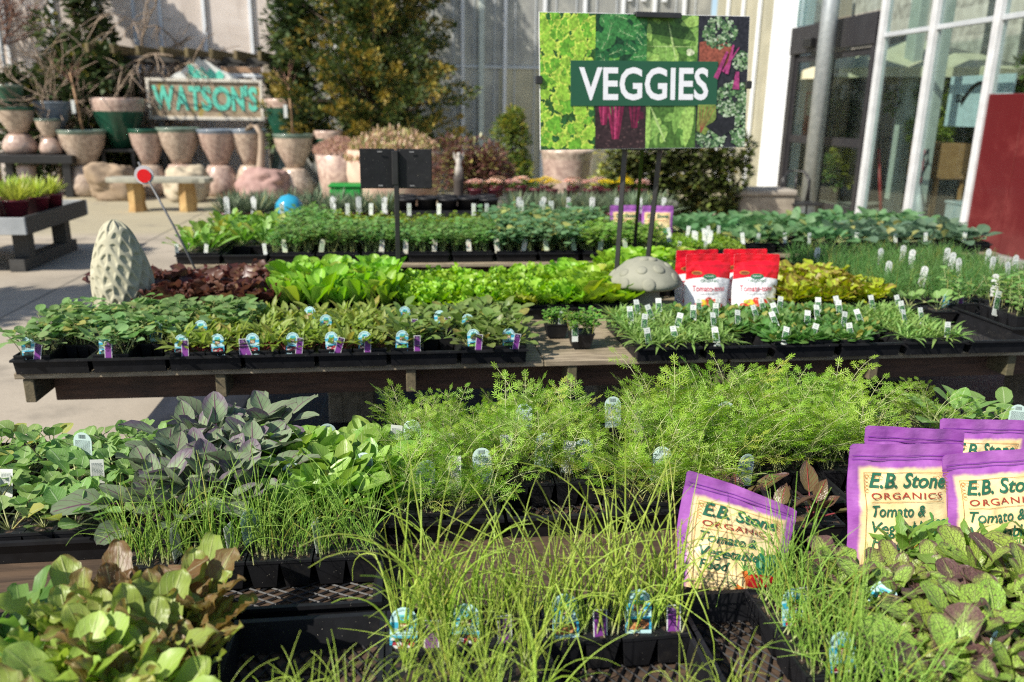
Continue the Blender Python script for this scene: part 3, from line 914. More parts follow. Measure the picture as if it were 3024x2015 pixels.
_m = tray_mesh(0.265, 0.54, 0.058).build('tray', [plastic])
TRAY = _m.data
bpy.data.objects.remove(_m)
def tray(x0, y0, label, w_=0.265, d=0.54, z=0.631, rz=0.0, group='black seedling trays'):
    o = obj('seedling_tray', TRAY, None, (x0 + w_ / 2, y0 + d / 2, z), (0, 0, rz))
    return tag(o, label, 'tray', group)

_cp = {}
def cell_mesh(w_, d, cx, cy, h=0.062):
    k = (w_, d, cx, cy)
    if k not in _cp:
        mb = MB()
        cw, cd = w_ / cx, d / cy
        for i in range(cx):
            for j in range(cy):
                mb.box((-w_ / 2 + cw * (i + 0.5), -d / 2 + cd * (j + 0.5), h / 2), (cw * 0.97, cd * 0.97, h - 0.004), 0, taper=0.72)
        a, b, t = w_ / 2, d / 2, 0.005
        for (c, s) in (((0, -b + t / 2, h), (w_, t, 0.006)), ((0, b - t / 2, h), (w_, t, 0.006)), ((-a + t / 2, 0, h), (t, d - 2 * t, 0.006)), ((a - t / 2, 0, h), (t, d - 2 * t, 0.006))):
            mb.box(c, s)
        o = mb.build('cell_pack', [plastic])
        ms = MB()
        n = 10
        rg = random.Random(3)
        X, Y = np.meshgrid(np.linspace(-a + t, a - t, n), np.linspace(-b + t, b - t, n))
        Z = np.array([[h - 0.003 + rg.uniform(-0.003, 0.003) for _ in range(n)] for _ in range(n)])
        ms.add(np.stack([X.ravel(), Y.ravel(), Z.ravel()], 1), [(i * n + j, i * n + j + 1, (i + 1) * n + j + 1, (i + 1) * n + j) for i in range(n - 1) for j in range(n - 1)], smooth=True)
        s = ms.build('soil', [soilm])
        _cp[k] = (o.data, s.data)
        bpy.data.objects.remove(o); bpy.data.objects.remove(s)
    return _cp[k]

prg = random.Random(77)
def pack(kind, x, y, z, label, w_=0.124, d=0.124, grid=(2, 2), scale=1.0, name=None, cat='seedlings', group=None, jit=0.006, cells=None, tilt=0.08):
    t = thing(name or kind_name(kind), label, cat, (x, y, z), prg.uniform(-0.03, 0.03), group)
    cm, sm = cell_mesh(w_, d, *(cells or grid))
    obj('cell_pack', cm, t)
    obj('soil', sm, t)
    gx, gy = grid
    for i in range(gx):
        for j in range(gy):
            me = prg.choice(KIND[kind])
            s = scale * prg.uniform(0.74, 1.18)
            obj(PLANT[kind], me, t, (-w_ / 2 + w_ / gx * (i + 0.5) + prg.uniform(-jit, jit), -d / 2 + d / gy * (j + 0.5) + prg.uniform(-jit, jit), 0.058),
                (prg.uniform(-tilt, tilt), prg.uniform(-tilt, tilt), prg.uniform(0, 6.28)), s)
    return t

def kind_name(kind):
    return PLANT[kind].replace('_plant', '') + '_pack'

def fill(kind, x0, y0, pattern, desc, where, grid=(2, 2), scale=1.0, z=0.636, group=None, w_=0.265, d=0.54, big=False, cells=None):
    """pattern: rows front to back, each a two-letter string; x a pack, . nothing"""
    nr = len(pattern)
    pd = (d - 0.03) / nr
    rows = {4: ['front', 'second', 'third', 'rear'], 2: ['front', 'rear'], 3: ['front', 'middle', 'rear'], 1: ['only']}[nr]
    for j, row in enumerate(pattern):
        for i, ch in enumerate(row):
            if ch == '.':
                continue
            k, de = (kind, desc) if ch == 'x' else ch_alt[ch]
            lab = '%s, %s row %s, %s' % (de, rows[j], ('left', 'right')[i], where)
            pack(k, x0 + 0.0065 + (w_ - 0.013) * (0.25 + 0.5 * i), y0 + 0.015 + pd * (j + 0.5), z, lab, 0.123, pd - 0.003, grid, scale, group=group or 'packs of ' + PLANT[k].replace('_plant', ' seedlings').replace('_', ' '), cells=cells)
ch_alt = {}
# ------------------------------------------------------------------ plant tags
def card(mb, outline, mi, back=None, th=0.0008):
    n = len(outline)
    F = [(x, -th / 2, y) for x, y in outline]
    Bk = [(x, th / 2, y) for x, y in outline]
    mb.add(F, [tuple(range(n))], mi)
    mb.add(Bk, [tuple(range(n))[::-1]], mi if back is None else back)
    mb.add(F + Bk, [(i, n + i, n + (i + 1) % n, (i + 1) % n) for i in range(n)], mi)

def arch(w_, h, y0, n=10):
    r = w_ / 2
    return [(-w_ / 2, y0), (w_ / 2, y0)] + [(r * math.cos(a), h - r + r * math.sin(a)) for a in np.linspace(0, PI, n)]

def tagmat(name, c, rough=0.4):
    t = NT(name)
    t.P(Base_Color=c, Roughness=rough)
    tn = t.n('BsdfTranslucent', {'Color': c})
    mx = t.n('MixShader', {0: 0.3, 1: t.p.outputs[0], 2: tn.outputs[0]})
    t.set(t.out.inputs[0], mx.outputs[0])
    return t.m
ice, sky_b, wht = tagmat('pale blue card', (0.55, 0.80, 0.82)), tagmat('blue card', (0.055, 0.42, 0.62)), tagmat('white card', (0.72, 0.75, 0.73))
navy, brown, leafg, cream, onionc, purp, dkp, blackc, dkg, redc, yel = (ink(c) for c in ((0.02, 0.03, 0.06), (0.22, 0.07, 0.025), (0.10, 0.30, 0.05), (0.8, 0.72, 0.5), (0.33, 0.11, 0.035), (0.17, 0.035, 0.22),
                                                                             (0.035, 0.012, 0.06), (0.02, 0.02, 0.02), (0.03, 0.09, 0.03), (0.5, 0.03, 0.03), (0.75, 0.6, 0.06)))
seab, teal = ink((0.06, 0.32, 0.52)), ink((0.12, 0.45, 0.42))
lilac = ink((0.22, 0.10, 0.28))

def blue_tag(l1, l2, pic, detail=True):
    """pale blue arched tag with the globe emblem; returns an Empty tree"""
    t = thing('plant_tag', None, 'plant tag')
    W_, H_ = 0.046, 0.066
    mb = MB()
    card(mb, arch(W_, H_, -0.02), 0)
    mb.build('card', [ice], t)
    pr = MB()
    f1 = lambda x, y: (x, -0.0007, y)
    f2 = lambda x, y: (x, -0.0010, y)
    f3 = lambda x, y: (x, -0.0013, y)
    f4 = lambda x, y: (x, -0.0016, y)
    poly(pr, f1, [(-0.0229, 0.031), (0.0229, 0.031), (0.0229, 0.041), (-0.0229, 0.041)], 0)
    poly(pr, f1, [(-0.0229, -0.004), (0.0229, -0.004), (0.0229, 0.0185), (-0.0229, 0.0185)], 0)
    poly(pr, f2, [(-0.0095, 0.040), (0.0085, 0.040), (0.0095, 0.0535), (-0.0085, 0.0535)], 5)
    ellipse(pr, f3, 0, 0.0475, 0.0072, 0.0048, 1)
    ellipse(pr, f3, -0.002, 0.0487, 0.003, 0.0022, 2, rot=0.5)
    poly(pr, f4, [(-0.0095, 0.040), (0.009, 0.040), (0.0105, 0.0475), (0.004, 0.0462), (0.0, 0.0432), (-0.004, 0.0458), (-0.0095, 0.0452)], 2)
    poly(pr, f2, [(-0.0088, 0.0285), (0.0088, 0.0285), (0.0088, 0.0398), (-0.0088, 0.0398)], 3)
    rg = random.Random(len(l1) * 7 + len(l2))
    poly(pr, f2, [(-0.0185, -0.004), (0.0185, -0.004), (0.0185, 0.0145), (-0.0185, 0.0145)], 6)
    for k in range(9):
        ellipse(pr, f3 if k % 2 else f4, -0.014 + 0.007 * (k % 5), 0.0 + 0.005 * (k // 4) + rg.uniform(-0.001, 0.001), rg.uniform(0.004, 0.006), rg.uniform(0.003, 0.0045), 4 if k % 3 else 7, 9)
    ellipse(pr, f4, -0.0175, 0.013, 0.0042, 0.0028, 8, 10)
    pr.build('printed_band', [sky_b, seab, leafg, brown, pic[0], teal, blackc, pic[1], wht], t)
    lt = MB()
    arc_text(lt, 'ORGANICALLY GROWN', f3, 0, 0.0425, 0.0178, PI * 0.93, PI * 0.07, 0.0044, 0, bold=0.012)
    f5 = lambda x, y: (x, -0.0019, y)
    put_text(lt, 'planet', f5, -0.001, 0.0348, 0.0052, 1, bold=0.02)
    put_text(lt, 'WISE', f5, 0.0015, 0.0302, 0.0052, 1, bold=0.02)
    put_text(lt, l1, f3, 0, 0.0256, 0.0042, 0, width=min(0.040, 0.0026 * len(l1)), bold=0.01)
    put_text(lt, l2, f3, 0, 0.0205, 0.0042, 0, width=min(0.036, 0.0026 * len(l2)), bold=0.01)
    lt.build('lettering', [navy, cream], t)
    return t

def price_tag():
    t = thing('price_tag', None, 'price tag')
    mb = MB()
    card(mb, [(-0.0125, -0.02), (0.0125, -0.02), (0.0125, 0.045), (-0.0125, 0.045)], 0)
    mb.build('card', [wht], t)
    pr = MB()
    f1 = lambda x, y: (x, -0.0007, y)
    f2 = lambda x, y: (x, -0.0010, y)
    poly(pr, f1, [(-0.0105, -0.02), (0.0105, -0.02), (0.0105, 0.0285), (-0.0105, 0.0285)], 0)
    poly(pr, f1, [(-0.0105, 0.0285), (0.0105, 0.0285), (0.0105, 0.043), (-0.0105, 0.043)], 1)
    for k, y in enumerate((0.032, 0.035, 0.038)):
        poly(pr, f2, [(-0.007 + k * 0.001, y), (0.007 - k * 0.001, y), (0.006 - k * 0.0015, y + 0.0017), (-0.006 + k * 0.0015, y + 0.0017)], 2)
    pr.build('printed_band', [purp, dkp, lilac], t)
    lt = MB()
    put_text(lt, '$5.99', f2, 0, 0.0215, 0.0068, 0, width=0.016, bold=0.03)
    put_text(lt, 'ORGANIC', f2, 0, 0.0170, 0.0042, 0, width=0.016, bold=0.02)
    put_text(lt, 'Jumbo', f2, 0, 0.0125, 0.0045, 0, width=0.011, bold=0.02)
    put_text(lt, 'Pack', f2, 0, 0.0080, 0.0045, 0, width=0.009, bold=0.02)
    lt.build('lettering', [dkp], t)
    return t

def back_tag(arched=True):
    """the barcoded back of a tag"""
    t = thing('plant_tag', None, 'plant tag')
    mb = MB()
    W_ = 0.046 if arched else 0.030
    card(mb, arch(W_, 0.066, -0.02) if arched else [(-W_ / 2, -0.02), (W_ / 2, -0.02), (W_ / 2, 0.06), (-W_ / 2, 0.06)], 0)
    mb.build('card', [tagmat('back of card', (0.58, 0.72, 0.69) if arched else (0.72, 0.74, 0.70))], t)
    pr = MB()
    f1 = lambda x, y: (x, -0.0007, y)
    rg = random.Random(4)
    if arched:
        x = -0.009
        while x < 0.009:
            b = rg.choice((0.0005, 0.0009, 0.0013))
            poly(pr, f1, [(x, 0.05), (x + b, 0.05), (x + b, 0.06), (x, 0.06)], 0)
            x += b + rg.choice((0.0005, 0.0009))
    y = 0.044 if arched else 0.05
    while y > 0.012:
        a = -W_ * 0.40
        while a < W_ * 0.36:
            b = rg.uniform(0.002, 0.006)
            poly(pr, f1, [(a, y), (min(a + b, W_ * 0.42), y), (min(a + b, W_ * 0.42), y + 0.0012), (a, y + 0.0012)], 0)
            a += b + 0.001
        y -= 0.0028
    pr.build('printed_band', [ink((0.10, 0.13, 0.13))], t)
    return t

def stake_tag(top=(0.74, 0.78, 0.74), pic=((0.03, 0.09, 0.04), (0.10, 0.25, 0.08), (0.30, 0.45, 0.28)), arched=False, W_=0.022, H_=0.052):
    t = thing('plant_tag', None, 'plant tag')
    mb = MB()
    card(mb, arch(W_, H_, -0.02) if arched else [(-W_ / 2, -0.02), (W_ / 2, -0.02), (W_ / 2, H_), (-W_ / 2, H_)], 0)
    mb.build('card', [tagmat('stake card', top)], t)
    pr = MB()
    f1 = lambda x, y: (x, -0.0007, y)
    f2 = lambda x, y: (x, -0.0010, y)
    rg = random.Random(8)
    a = W_ / 2 - 0.0014
    hp = H_ * 0.62
    poly(pr, f1, [(-a, 0.0), (a, 0.0), (a, hp), (-a, hp)], 0)
    for k in range(14):
        ellipse(pr, f2, rg.uniform(-a * 0.75, a * 0.75), rg.uniform(0.004, hp - 0.004), rg.uniform(0.0015, 0.0038), rg.uniform(0.001, 0.0026), 1 + k % 2, 7, rg.uniform(0, 3))
    for y, l in ((H_ * 0.74, 0.55), (H_ * 0.86, 0.35)):
        poly(pr, f1, [(-a * l, y), (a * l, y), (a * l, y + 0.0018), (-a * l, y + 0.0018)], 3)
    pr.build('printed_band', [ink(pic[0]), ink(pic[1]), ink(pic[2]), ink((0.15, 0.2, 0.2))], t)
    return t

redp = (ink((0.35, 0.03, 0.05)), ink((0.55, 0.45, 0.42)))
TAGS = {
    'onion': blue_tag('Onion - Yellow Storage', 'New York Early', (onionc, ink((0.5, 0.25, 0.10)))),
    'scallion': blue_tag('Green Onion', 'Deep Purple Scallion', (redp[0], wht)),
    'lettuce': blue_tag('Lettuce', 'Mixed Leaf', (ink((0.12, 0.03, 0.05)), ink((0.4, 0.3, 0.35)))),
    'beet': blue_tag('Beet', 'Organic', redp),
    'green': blue_tag('Arugula', 'Organic', (leafg, ink((0.3, 0.5, 0.12)))),
    'collard': blue_tag('Collards', 'Organic', (ink((0.03, 0.06, 0.05)), ink((0.08, 0.16, 0.12)))),
    'price': price_tag(), 'back': back_tag(), 'backsq': back_tag(False),
    'stake': stake_tag(), 'stake_small': stake_tag(W_=0.020, H_=0.04, pic=((0.55, 0.6, 0.5), (0.35, 0.4, 0.3), (0.7, 0.7, 0.66))),
    'arch_green': stake_tag((0.72, 0.76, 0.55), ((0.4, 0.5, 0.35), (0.2, 0.35, 0.15), (0.6, 0.6, 0.4)), True, 0.026, 0.062),
    'arch_red': stake_tag((0.74, 0.72, 0.6), ((0.6, 0.62, 0.55), (0.5, 0.06, 0.05), (0.25, 0.35, 0.15)), False, 0.026, 0.058),
    'arch_white': stake_tag((0.78, 0.80, 0.78), ((0.62, 0.66, 0.62), (0.3, 0.36, 0.32), (0.75, 0.76, 0.74)), True, 0.026, 0.062),
}
_used = set()
def put_tag(kind, x, y, z, label, rz=0.0, tilt=-0.25, lean=0.0, s=1.0, group=None):
    src = TAGS[kind]
    o = src if kind not in _used else copy_tree(src)
    _used.add(kind)
    o.location = (x, y, z)
    o.rotation_euler = (tilt, lean, rz)
    o.scale = (s, s, s)
    o['label'] = label
    o['group'] = group or {'price': 'purple price tags', 'back': 'barcoded tag backs', 'backsq': 'barcoded tag backs', 'stake': 'white stake tags', 'stake_small': 'white stake tags'}.get(kind, 'arched plant tags' if kind.startswith('arch') else 'blue arched plant tags')
    return o
# ------------------------------------------------------------------ nearest bench, back line of trays (kale to squash)
TZ = 0.698     # soil surface
YB = 1.625
def near(i): return '%s tray from left at the back of the nearest bench' % ORD[i]
line_b = [(-1.165, 'kale', 'green kale start pack', ['x.', 'xx', 'xx', 'xx'], (2, 2), 0.82),
          (-0.885, 'kale', 'grey-green collard pack', ['xx', 'xx', 'xx', 'xx'], (2, 2), 0.84),
          (-0.605, 'purple', 'purple cabbage pack', ['xx', 'xx', 'xx', 'xx'], (2, 2), 1.05),
          (-0.330, 'pac', 'bright pac choi pack', ['xx', 'xx', 'xx', '..'], (2, 2), 0.95),
          (-0.062, 'carrot', 'feathery carrot pack', ['xx', 'xx', 'xx', 'xx'], (2, 2), 0.86),
          (0.212, 'carrot', 'feathery carrot pack', ['..', 'xx', 'xx', 'xx'], (2, 2), 0.98),
          (0.485, 'carrot', 'tall feathery carrot pack', ['xx', 'xx', '.x', '.x'], (2, 2), 1.15),
          (0.757, 'carrot', 'tall feathery carrot pack', ['..', 'xx', 'xx', 'xx'], (2, 2), 1.18),
          (1.030, 'carrot', 'feathery carrot pack', ['..', 'x.', 'xx', 'xx'], (2, 2), 1.08),
          (1.302, 'carrot', 'short feathery carrot pack', ['..', '..', '.x', '.x'], (2, 2), 0.75),
          (1.575, 'squash', 'grey-green squash pack', ['..', '..', 'x.', 'xx'], (1, 1), 0.85)]
for i, (x, k, de, pt, gr, s) in enumerate(line_b):
    fill(k, x, YB, pt, de, 'tray %s in the back line of nearest bench' % ORD[i], gr, s)
    tray(x, YB, 'black tray of %s, %s along back line of the nearest bench' % ({'kale': 'kale', 'purple': 'purple cabbage', 'pac': 'pac choi', 'carrot': 'carrots', 'squash': 'squash'}[k], ORD[i]))
pack('squash', 1.545, 2.02, 0.64, 'grey-green squash plant pack standing tall behind the purple bags', grid=(1, 1), scale=1.0, group='packs of squash seedlings')

# chard pack beside the bags, behind the onions
for i, (x, y) in enumerate(((0.80, 1.53), (0.90, 1.56), (0.735, 1.60))):
    pack('chard', x, y, 0.634, '%s pack of dark red chard beside the leaning purple bag' % ('first', 'second', 'third')[i], 0.1, 0.1, (1, 1), 0.85 if i else 0.95, group='packs of chard seedlings')

# sideways half-full tray of fine onions in front of the purple cabbage
tray(-0.6 + 0.1375, 1.335 - 0.1375, 'black tray turned sideways, holding fine onions before the purple cabbage', rz=PI / 2)
for i in range(4):
    pack('onion_thin', -0.5265 + 0.131 * i, 1.535, 0.638, '%s pack of fine green onions, sideways tray before the purple cabbage' % ORD[i], 0.127, 0.122, (3, 2), 1.0, group='packs of onion seedlings', cells=(2, 2))

# nearest line of trays
YA = 0.765
def na(i): return 'tray %s in the nearest line' % ORD[i]
ch_alt.update({'g': ('oakg', 'light green lettuce pack')})
line_a = [(-1.13, 'mustgreen', 'crinkled mustard green pack', ['..', '..', 'xx', 'xx'], (2, 2), 0.9, 'mustard greens'),
          (-0.86, 'mustgreen', 'crinkled mustard green pack', ['..', '..', 'xx', 'xx'], (2, 2), 0.95, 'mustard greens'),
          (-0.588, 'oak', 'bronze and green lettuce pack', ['..', 'xg', 'gx', 'xx'], (2, 2), 1.1, 'bronze and green lettuce'),
          (-0.318, None, '', None, None, 0, 'nothing but grit'),
          (-0.050, 'onion', 'tall green onion pack', ['..', '..', '..', 'xx'], (3, 2), 1.0, 'green onions'),
          (0.218, 'onion', 'tall yellow onion pack', ['..', '..', '..', 'xx'], (3, 2), 1.0, 'yellow onions'),
          (0.488, 'onion_thin', 'dense fine onion pack', ['..', '.x', '.x', '.x'], (2, 3), 1.1, 'fine onions'),
          (0.757, 'mustard', 'purple-veined mustard pack', ['..', 'xx', 'xx', 'xx'], (2, 2), 0.86, 'purple mustard'),
          (1.027, 'mustard', 'purple-veined mustard pack', ['..', 'xx', 'xx', 'xx'], (2, 2), 0.86, 'purple mustard'),
          (1.297, 'mustard', 'purple-veined mustard pack', ['..', '..', 'xx', 'xx'], (2, 2), 0.86, 'purple mustard')]
for i, (x, k, de, pt, gr, s, what) in enumerate(line_a):
    if k:
        fill(k, x, YA, pt, de, na(i), gr, s, cells=(2, 2) if k.startswith('onion') else None)
    tray(x, YA, 'black tray of %s, %s in the line nearest the viewer' % (what, ORD[i]))
fill('onion', -0.050, YA, ['..', '..', 'xx', '..'], 'shorter green onion pack', na(4), (2, 2), 0.66, cells=(2, 2))
fill('onion', -0.318, YA, ['..', 'xx', '..', '..'], 'green onion pack at the bottom edge', na(3), (2, 2), 0.72, cells=(2, 2))
fill('onion', -0.050, YA, ['..', 'xx', '..', '..'], 'low green onion pack', na(4), (2, 2), 0.6, cells=(2, 2))
# fine onions spill beyond their tray on the right
pack('onion', 0.43, 0.96, 0.634, 'green onion pack at the bottom edge, before the empty lattice tray', grid=(2, 2), scale=0.6, group='packs of onion seedlings', cells=(2, 2))
for i, (x, y) in enumerate(((1.16, 1.375), (1.31, 1.365), (1.03, 1.37))):
    pack('mizuna', x, y, 0.634, '%s pack of jagged bright mizuna in front of the purple bags' % ORD[i], 0.12, 0.1, (2, 1), 0.66, group='packs of mizuna seedlings')

# tags on the nearest bench
for k, x, y, lab, rz in (('onion', 0.258, 1.186, 'blue arched tag for yellow onions with brown bulbs, beside the purple price tag', 0.05),
                         ('onion', 0.386, 1.186, 'blue arched tag for yellow onions, nearer the empty lattice gap', -0.08),
                         ('scallion', 0.085, 1.186, 'blue arched tag reading green onion, half hidden by bending onion leaves', -0.1),
                         ('scallion', -0.02, 1.186, 'blue arched tag for green onions at the edge of the empty tray', -0.12),
                         ('lettuce', -0.478, 1.12, 'blue arched tag standing amid the bronze lettuce leaves', 0.05),
                         ('lettuce', -0.605, 1.105, 'blue arched tag behind a brown leaf, between mustard greens and lettuce', 0.0),
                         ('scallion', 0.668, 1.172, 'blue arched tag behind the dense fine onions below the leaning bag', 0.05),
                         ('scallion', 0.69, 1.045, 'blue arched tag at the bottom edge among fine onions and mustard', 0.05),
                         ('green', 0.83, 1.18, 'blue arched tag in shade among the purple mustard leaves', -0.9),
                         ('green', 0.95, 1.02, 'blue arched tag at the bottom edge under purple mustard leaves', 0.5),
                         ('green', 1.24, 1.16, 'blue arched tag deep in the mustard by the photo edge', 0.4)):
    put_tag(k, x, y, TZ + (0.008 if k == 'onion' else 0.0), lab, rz, -0.3)
for x, y, lab, rz in ((0.318, 1.182, 'purple price tag with white border between the two yellow onion tags', 0.04), (0.449, 1.182, 'purple price tag beside the right yellow onion tag', -0.05), (0.027, 1.182, 'purple price tag hidden among the tall green onions', -0.05),
                      (0.152, 1.182, 'purple price tag beside the reading green onion tag', 0.1), (0.70, 1.21, 'purple price tag hidden in the dense fine onions', 0.1), (0.752, 1.035, 'purple price tag at the bottom edge before the mustard', 0.05)):
    put_tag('price', x, y, TZ, lab, rz, -0.25)
# backs of tags among carrots, kale and pac choi
rg = random.Random(21)
bk = [('back', -0.80, 1.96, 'grey-green kale', 0.075), ('back', -1.0, 1.92, 'leftmost kale', 0.07), ('back', -0.215, 2.0, 'pac choi, rear', 0.06), ('back', -0.115, 1.80, 'pac choi, middle', 0.06), ('back', -0.28, 1.78, 'pac choi, front', 0.05),
      ('back', 0.005, 1.98, 'first carrot tray, rear', 0.07), ('back', 0.03, 1.74, 'first carrot tray, front', 0.065), ('back', 0.17, 1.78, 'first carrot tray, right', 0.07), ('back', 0.30, 2.02, 'second carrot tray, rear', 0.09), ('back', 0.33, 1.86, 'second carrot tray, middle', 0.07),
      ('back', 0.43, 1.85, 'second carrot tray, right', 0.06), ('back', 0.55, 2.03, 'third carrot tray, rear', 0.10), ('back', 0.60, 1.75, 'third carrot tray, front', 0.07), ('back', 0.86, 2.0, 'fourth carrot tray, rear', 0.09), ('back', 0.80, 1.72, 'fourth carrot tray, front', 0.06), ('back', 1.08, 2.0, 'fifth carrot tray', 0.05),
      ('back', 1.70, 1.95, 'squash at the photo edge', 0.07),
      ('backsq', -0.04, 1.96, 'first carrot tray, rear left', 0.075), ('backsq', 0.10, 1.745, 'first carrot tray, front centre', 0.075), ('backsq', 0.235, 1.86, 'second carrot tray, left', 0.08), ('backsq', 0.385, 1.83, 'second carrot tray, front', 0.065), ('backsq', 0.61, 1.98, 'third carrot tray, rear right', 0.085),
      ('backsq', 0.10, 1.95, 'first carrot tray, centre', 0.05), ('backsq', -0.735, 1.86, 'kale near the purple cabbage', 0.05), ('backsq', -0.92, 1.82, 'kale in the second tray', 0.05), ('backsq', 0.70, 1.85, 'third carrot tray, right', 0.07), ('backsq', -0.43, 1.78, 'purple cabbage', 0.045)]
for k, x, y, wh, dz in bk:
    put_tag(k, x, y, TZ + dz - 0.043, 'pale %s tag back with barcode print, among the %s' % ('arched' if k == 'back' else 'square', wh), rg.uniform(-0.3, 0.3), rg.uniform(-0.35, 0.05), rg.uniform(-0.1, 0.1))
for i, x in enumerate((-0.465, -0.36, -0.33, -0.19)):
    put_tag('back' if i == 2 else 'backsq', x, 1.51 + 0.05 * (i == 2), TZ + 0.01, 'thin white tag seen edge-on, %s along the fine onion packs' % ORD[i], 1.25 if i != 2 else 0.9, -0.1)

# ------------------------------------------------------------------ middle bench, left: broccoli and beets
ch_alt.update({'b': ('broccoli', 'broccoli start pack'), 'e': ('beet', 'young beet pack')})
Y2 = 2.945
mid = [('broccoli', 'broccoli start pack', ['x.', 'xx', 'xx', 'xx'], (3, 2), 1.0), ('broccoli', 'broccoli start pack', ['x.', 'xx', 'xx', 'xx'], (3, 2), 1.0), ('beet', 'young beet pack', ['xx', 'xx', 'xb', 'bb'], (3, 2), 1.05),
       ('beet', 'young beet pack', ['xx', 'xx', 'xx', 'xx'], (3, 2), 0.95), ('beet', 'young beet pack', ['xx', 'xx', 'xx', 'xx'], (3, 2), 1.0), ('arugula', 'arugula start pack', ['x.', 'xx', 'xx', 'xx'], (2, 2), 0.95), ('arugula', 'arugula start pack', ['xx', 'xx', 'xx', 'xx'], (2, 2), 1.05)]
for i, (k, de, pt, gr, s) in enumerate(mid):
    x = -1.405 + 0.2655 * i
    wh = '%s tray from the open end of the middle bench' % ORD[i]
    fill(k, x, Y2, pt, de, wh, gr, s)
    tray(x, Y2, 'black tray of %s, %s from the open end of the middle bench' % ({'broccoli': 'broccoli starts', 'beet': 'young beets', 'arugula': 'arugula'}[k], ORD[i]))
TK = {'broccoli': 'collard', 'beet': 'beet', 'arugula': 'green'}
def front_tags(px, kind, who, dy=0.022, z=TZ):
    for n_, (x, rz, ln) in enumerate(px):
        put_tag(kind, x, Y2 + dy, z, who % ORD[n_], rz, -0.22, ln)
FT = [(-1.345, 'collard', 'collard tag at front of the end broccoli tray'), (-1.085, 'collard', 'tag at front of the second broccoli tray'), (-0.825, 'beet', 'tag front left of the first beet tray'), (-0.695, 'beet', 'tag front centre of the first beet tray'),
      (-0.572, 'beet', 'tag front left of the second beet tray'), (-0.43, 'beet', 'tag front right of the second beet tray'), (-0.285, 'beet', 'tag front left of the third beet tray'), (-0.165, 'beet', 'tag front right of the third beet tray'),
      (-0.028, 'green', 'tag at front of the gappy arugula tray'), (0.245, 'green', 'tag front left of the end arugula tray'), (0.378, 'green', 'tag front right of the end arugula tray')]
for j, (x, k, w_) in enumerate(FT):
    put_tag(k, x, Y2 + 0.022, TZ + 0.002, 'blue arched ' + w_, 0.03 * (j % 3 - 1), -0.2, 0.06 * (j % 3 - 1))
for j, (x, ln, w_) in enumerate(((-1.315, 0.15, 'end broccoli tray'), (-1.075, 0, 'second broccoli tray'), (-0.81, 0, 'first beet tray, left'), (-0.607, 0, 'first beet tray, right'), (-0.592, -0.35, 'second beet tray, tilted'), (-0.405, 0.12, 'second beet tray, right'), (-0.262, 0.3, 'third beet tray, tilted'), (-0.155, 0.05, 'third beet tray, right'),
                                 (0.03, 0, 'gappy arugula tray'), (0.262, 0.1, 'end arugula tray, left'), (0.405, 0.2, 'end arugula tray, right'))):
    put_tag('price', x, Y2 + 0.016, TZ + 0.004, 'purple price tag at front of the %s' % w_, 0, -0.18, ln)
for j, (k, x, y, w_) in enumerate((('collard', -1.19, 3.16, 'deep in the end broccoli tray'), ('collard', -0.96, 3.14, 'deep in the second broccoli tray'), ('price', -0.90, 3.15, 'beside the deep tag of the second broccoli tray'), ('price', -1.135, 3.17, 'beside the deep tag of the end broccoli tray'),
                                   ('beet', -0.69, 3.40, 'rear of the first beet tray'), ('price', -0.675, 3.385, 'rear of the first beet tray'), ('beet', -0.40, 3.32, 'rear of the second beet tray'), ('price', -0.40, 3.36, 'rear of the second beet tray'), ('beet', -0.33, 3.18, 'third beet tray middle'),
                                   ('collard', -1.03, 3.44, 'rear of the broccoli below the stone morel'), ('beet', -0.79, 3.12, 'first beet tray middle'), ('green', -0.02, 3.30, 'middle of the gappy arugula tray'), ('green', 0.13, 3.22, 'middle of the end arugula tray'), ('green', 0.235, 3.15, 'left middle of the end arugula tray'),
                                   ('price', 0.02, 3.17, 'second row of the gappy arugula tray'), ('price', 0.16, 3.19, 'second row of the end arugula tray'))):
    put_tag(k, x, y, TZ + 0.015, ('purple price tag, ' if k == 'price' else 'blue arched tag, ') + w_, 0.1 * (j % 3 - 1), -0.25, 0.12 * (j % 3 - 1))

# two parsley pots on the bare boards
for i, (x, y, s, lab) in enumerate(((0.70, 3.16, 0.9, 'small black pot of curly parsley in front, alone on bare boards'), (0.625, 3.32, 0.8, 'small black pot of parsley behind its twin on the boards'))):
    pack('parsley', x, y, 0.634, lab, 0.10, 0.10, (2, 2), s, name='parsley_pot', cat='potted herb', group='parsley pots on the bare boards', cells=(1, 1))
put_tag('stake', 0.665, 3.105, TZ - 0.005, 'white stake tag in the front parsley pot', 0.05, -0.15, s=1.15)
put_tag('stake', 0.64, 3.29, TZ, 'white stake tag in the parsley pot behind', 0.2, -0.15, 0.2)

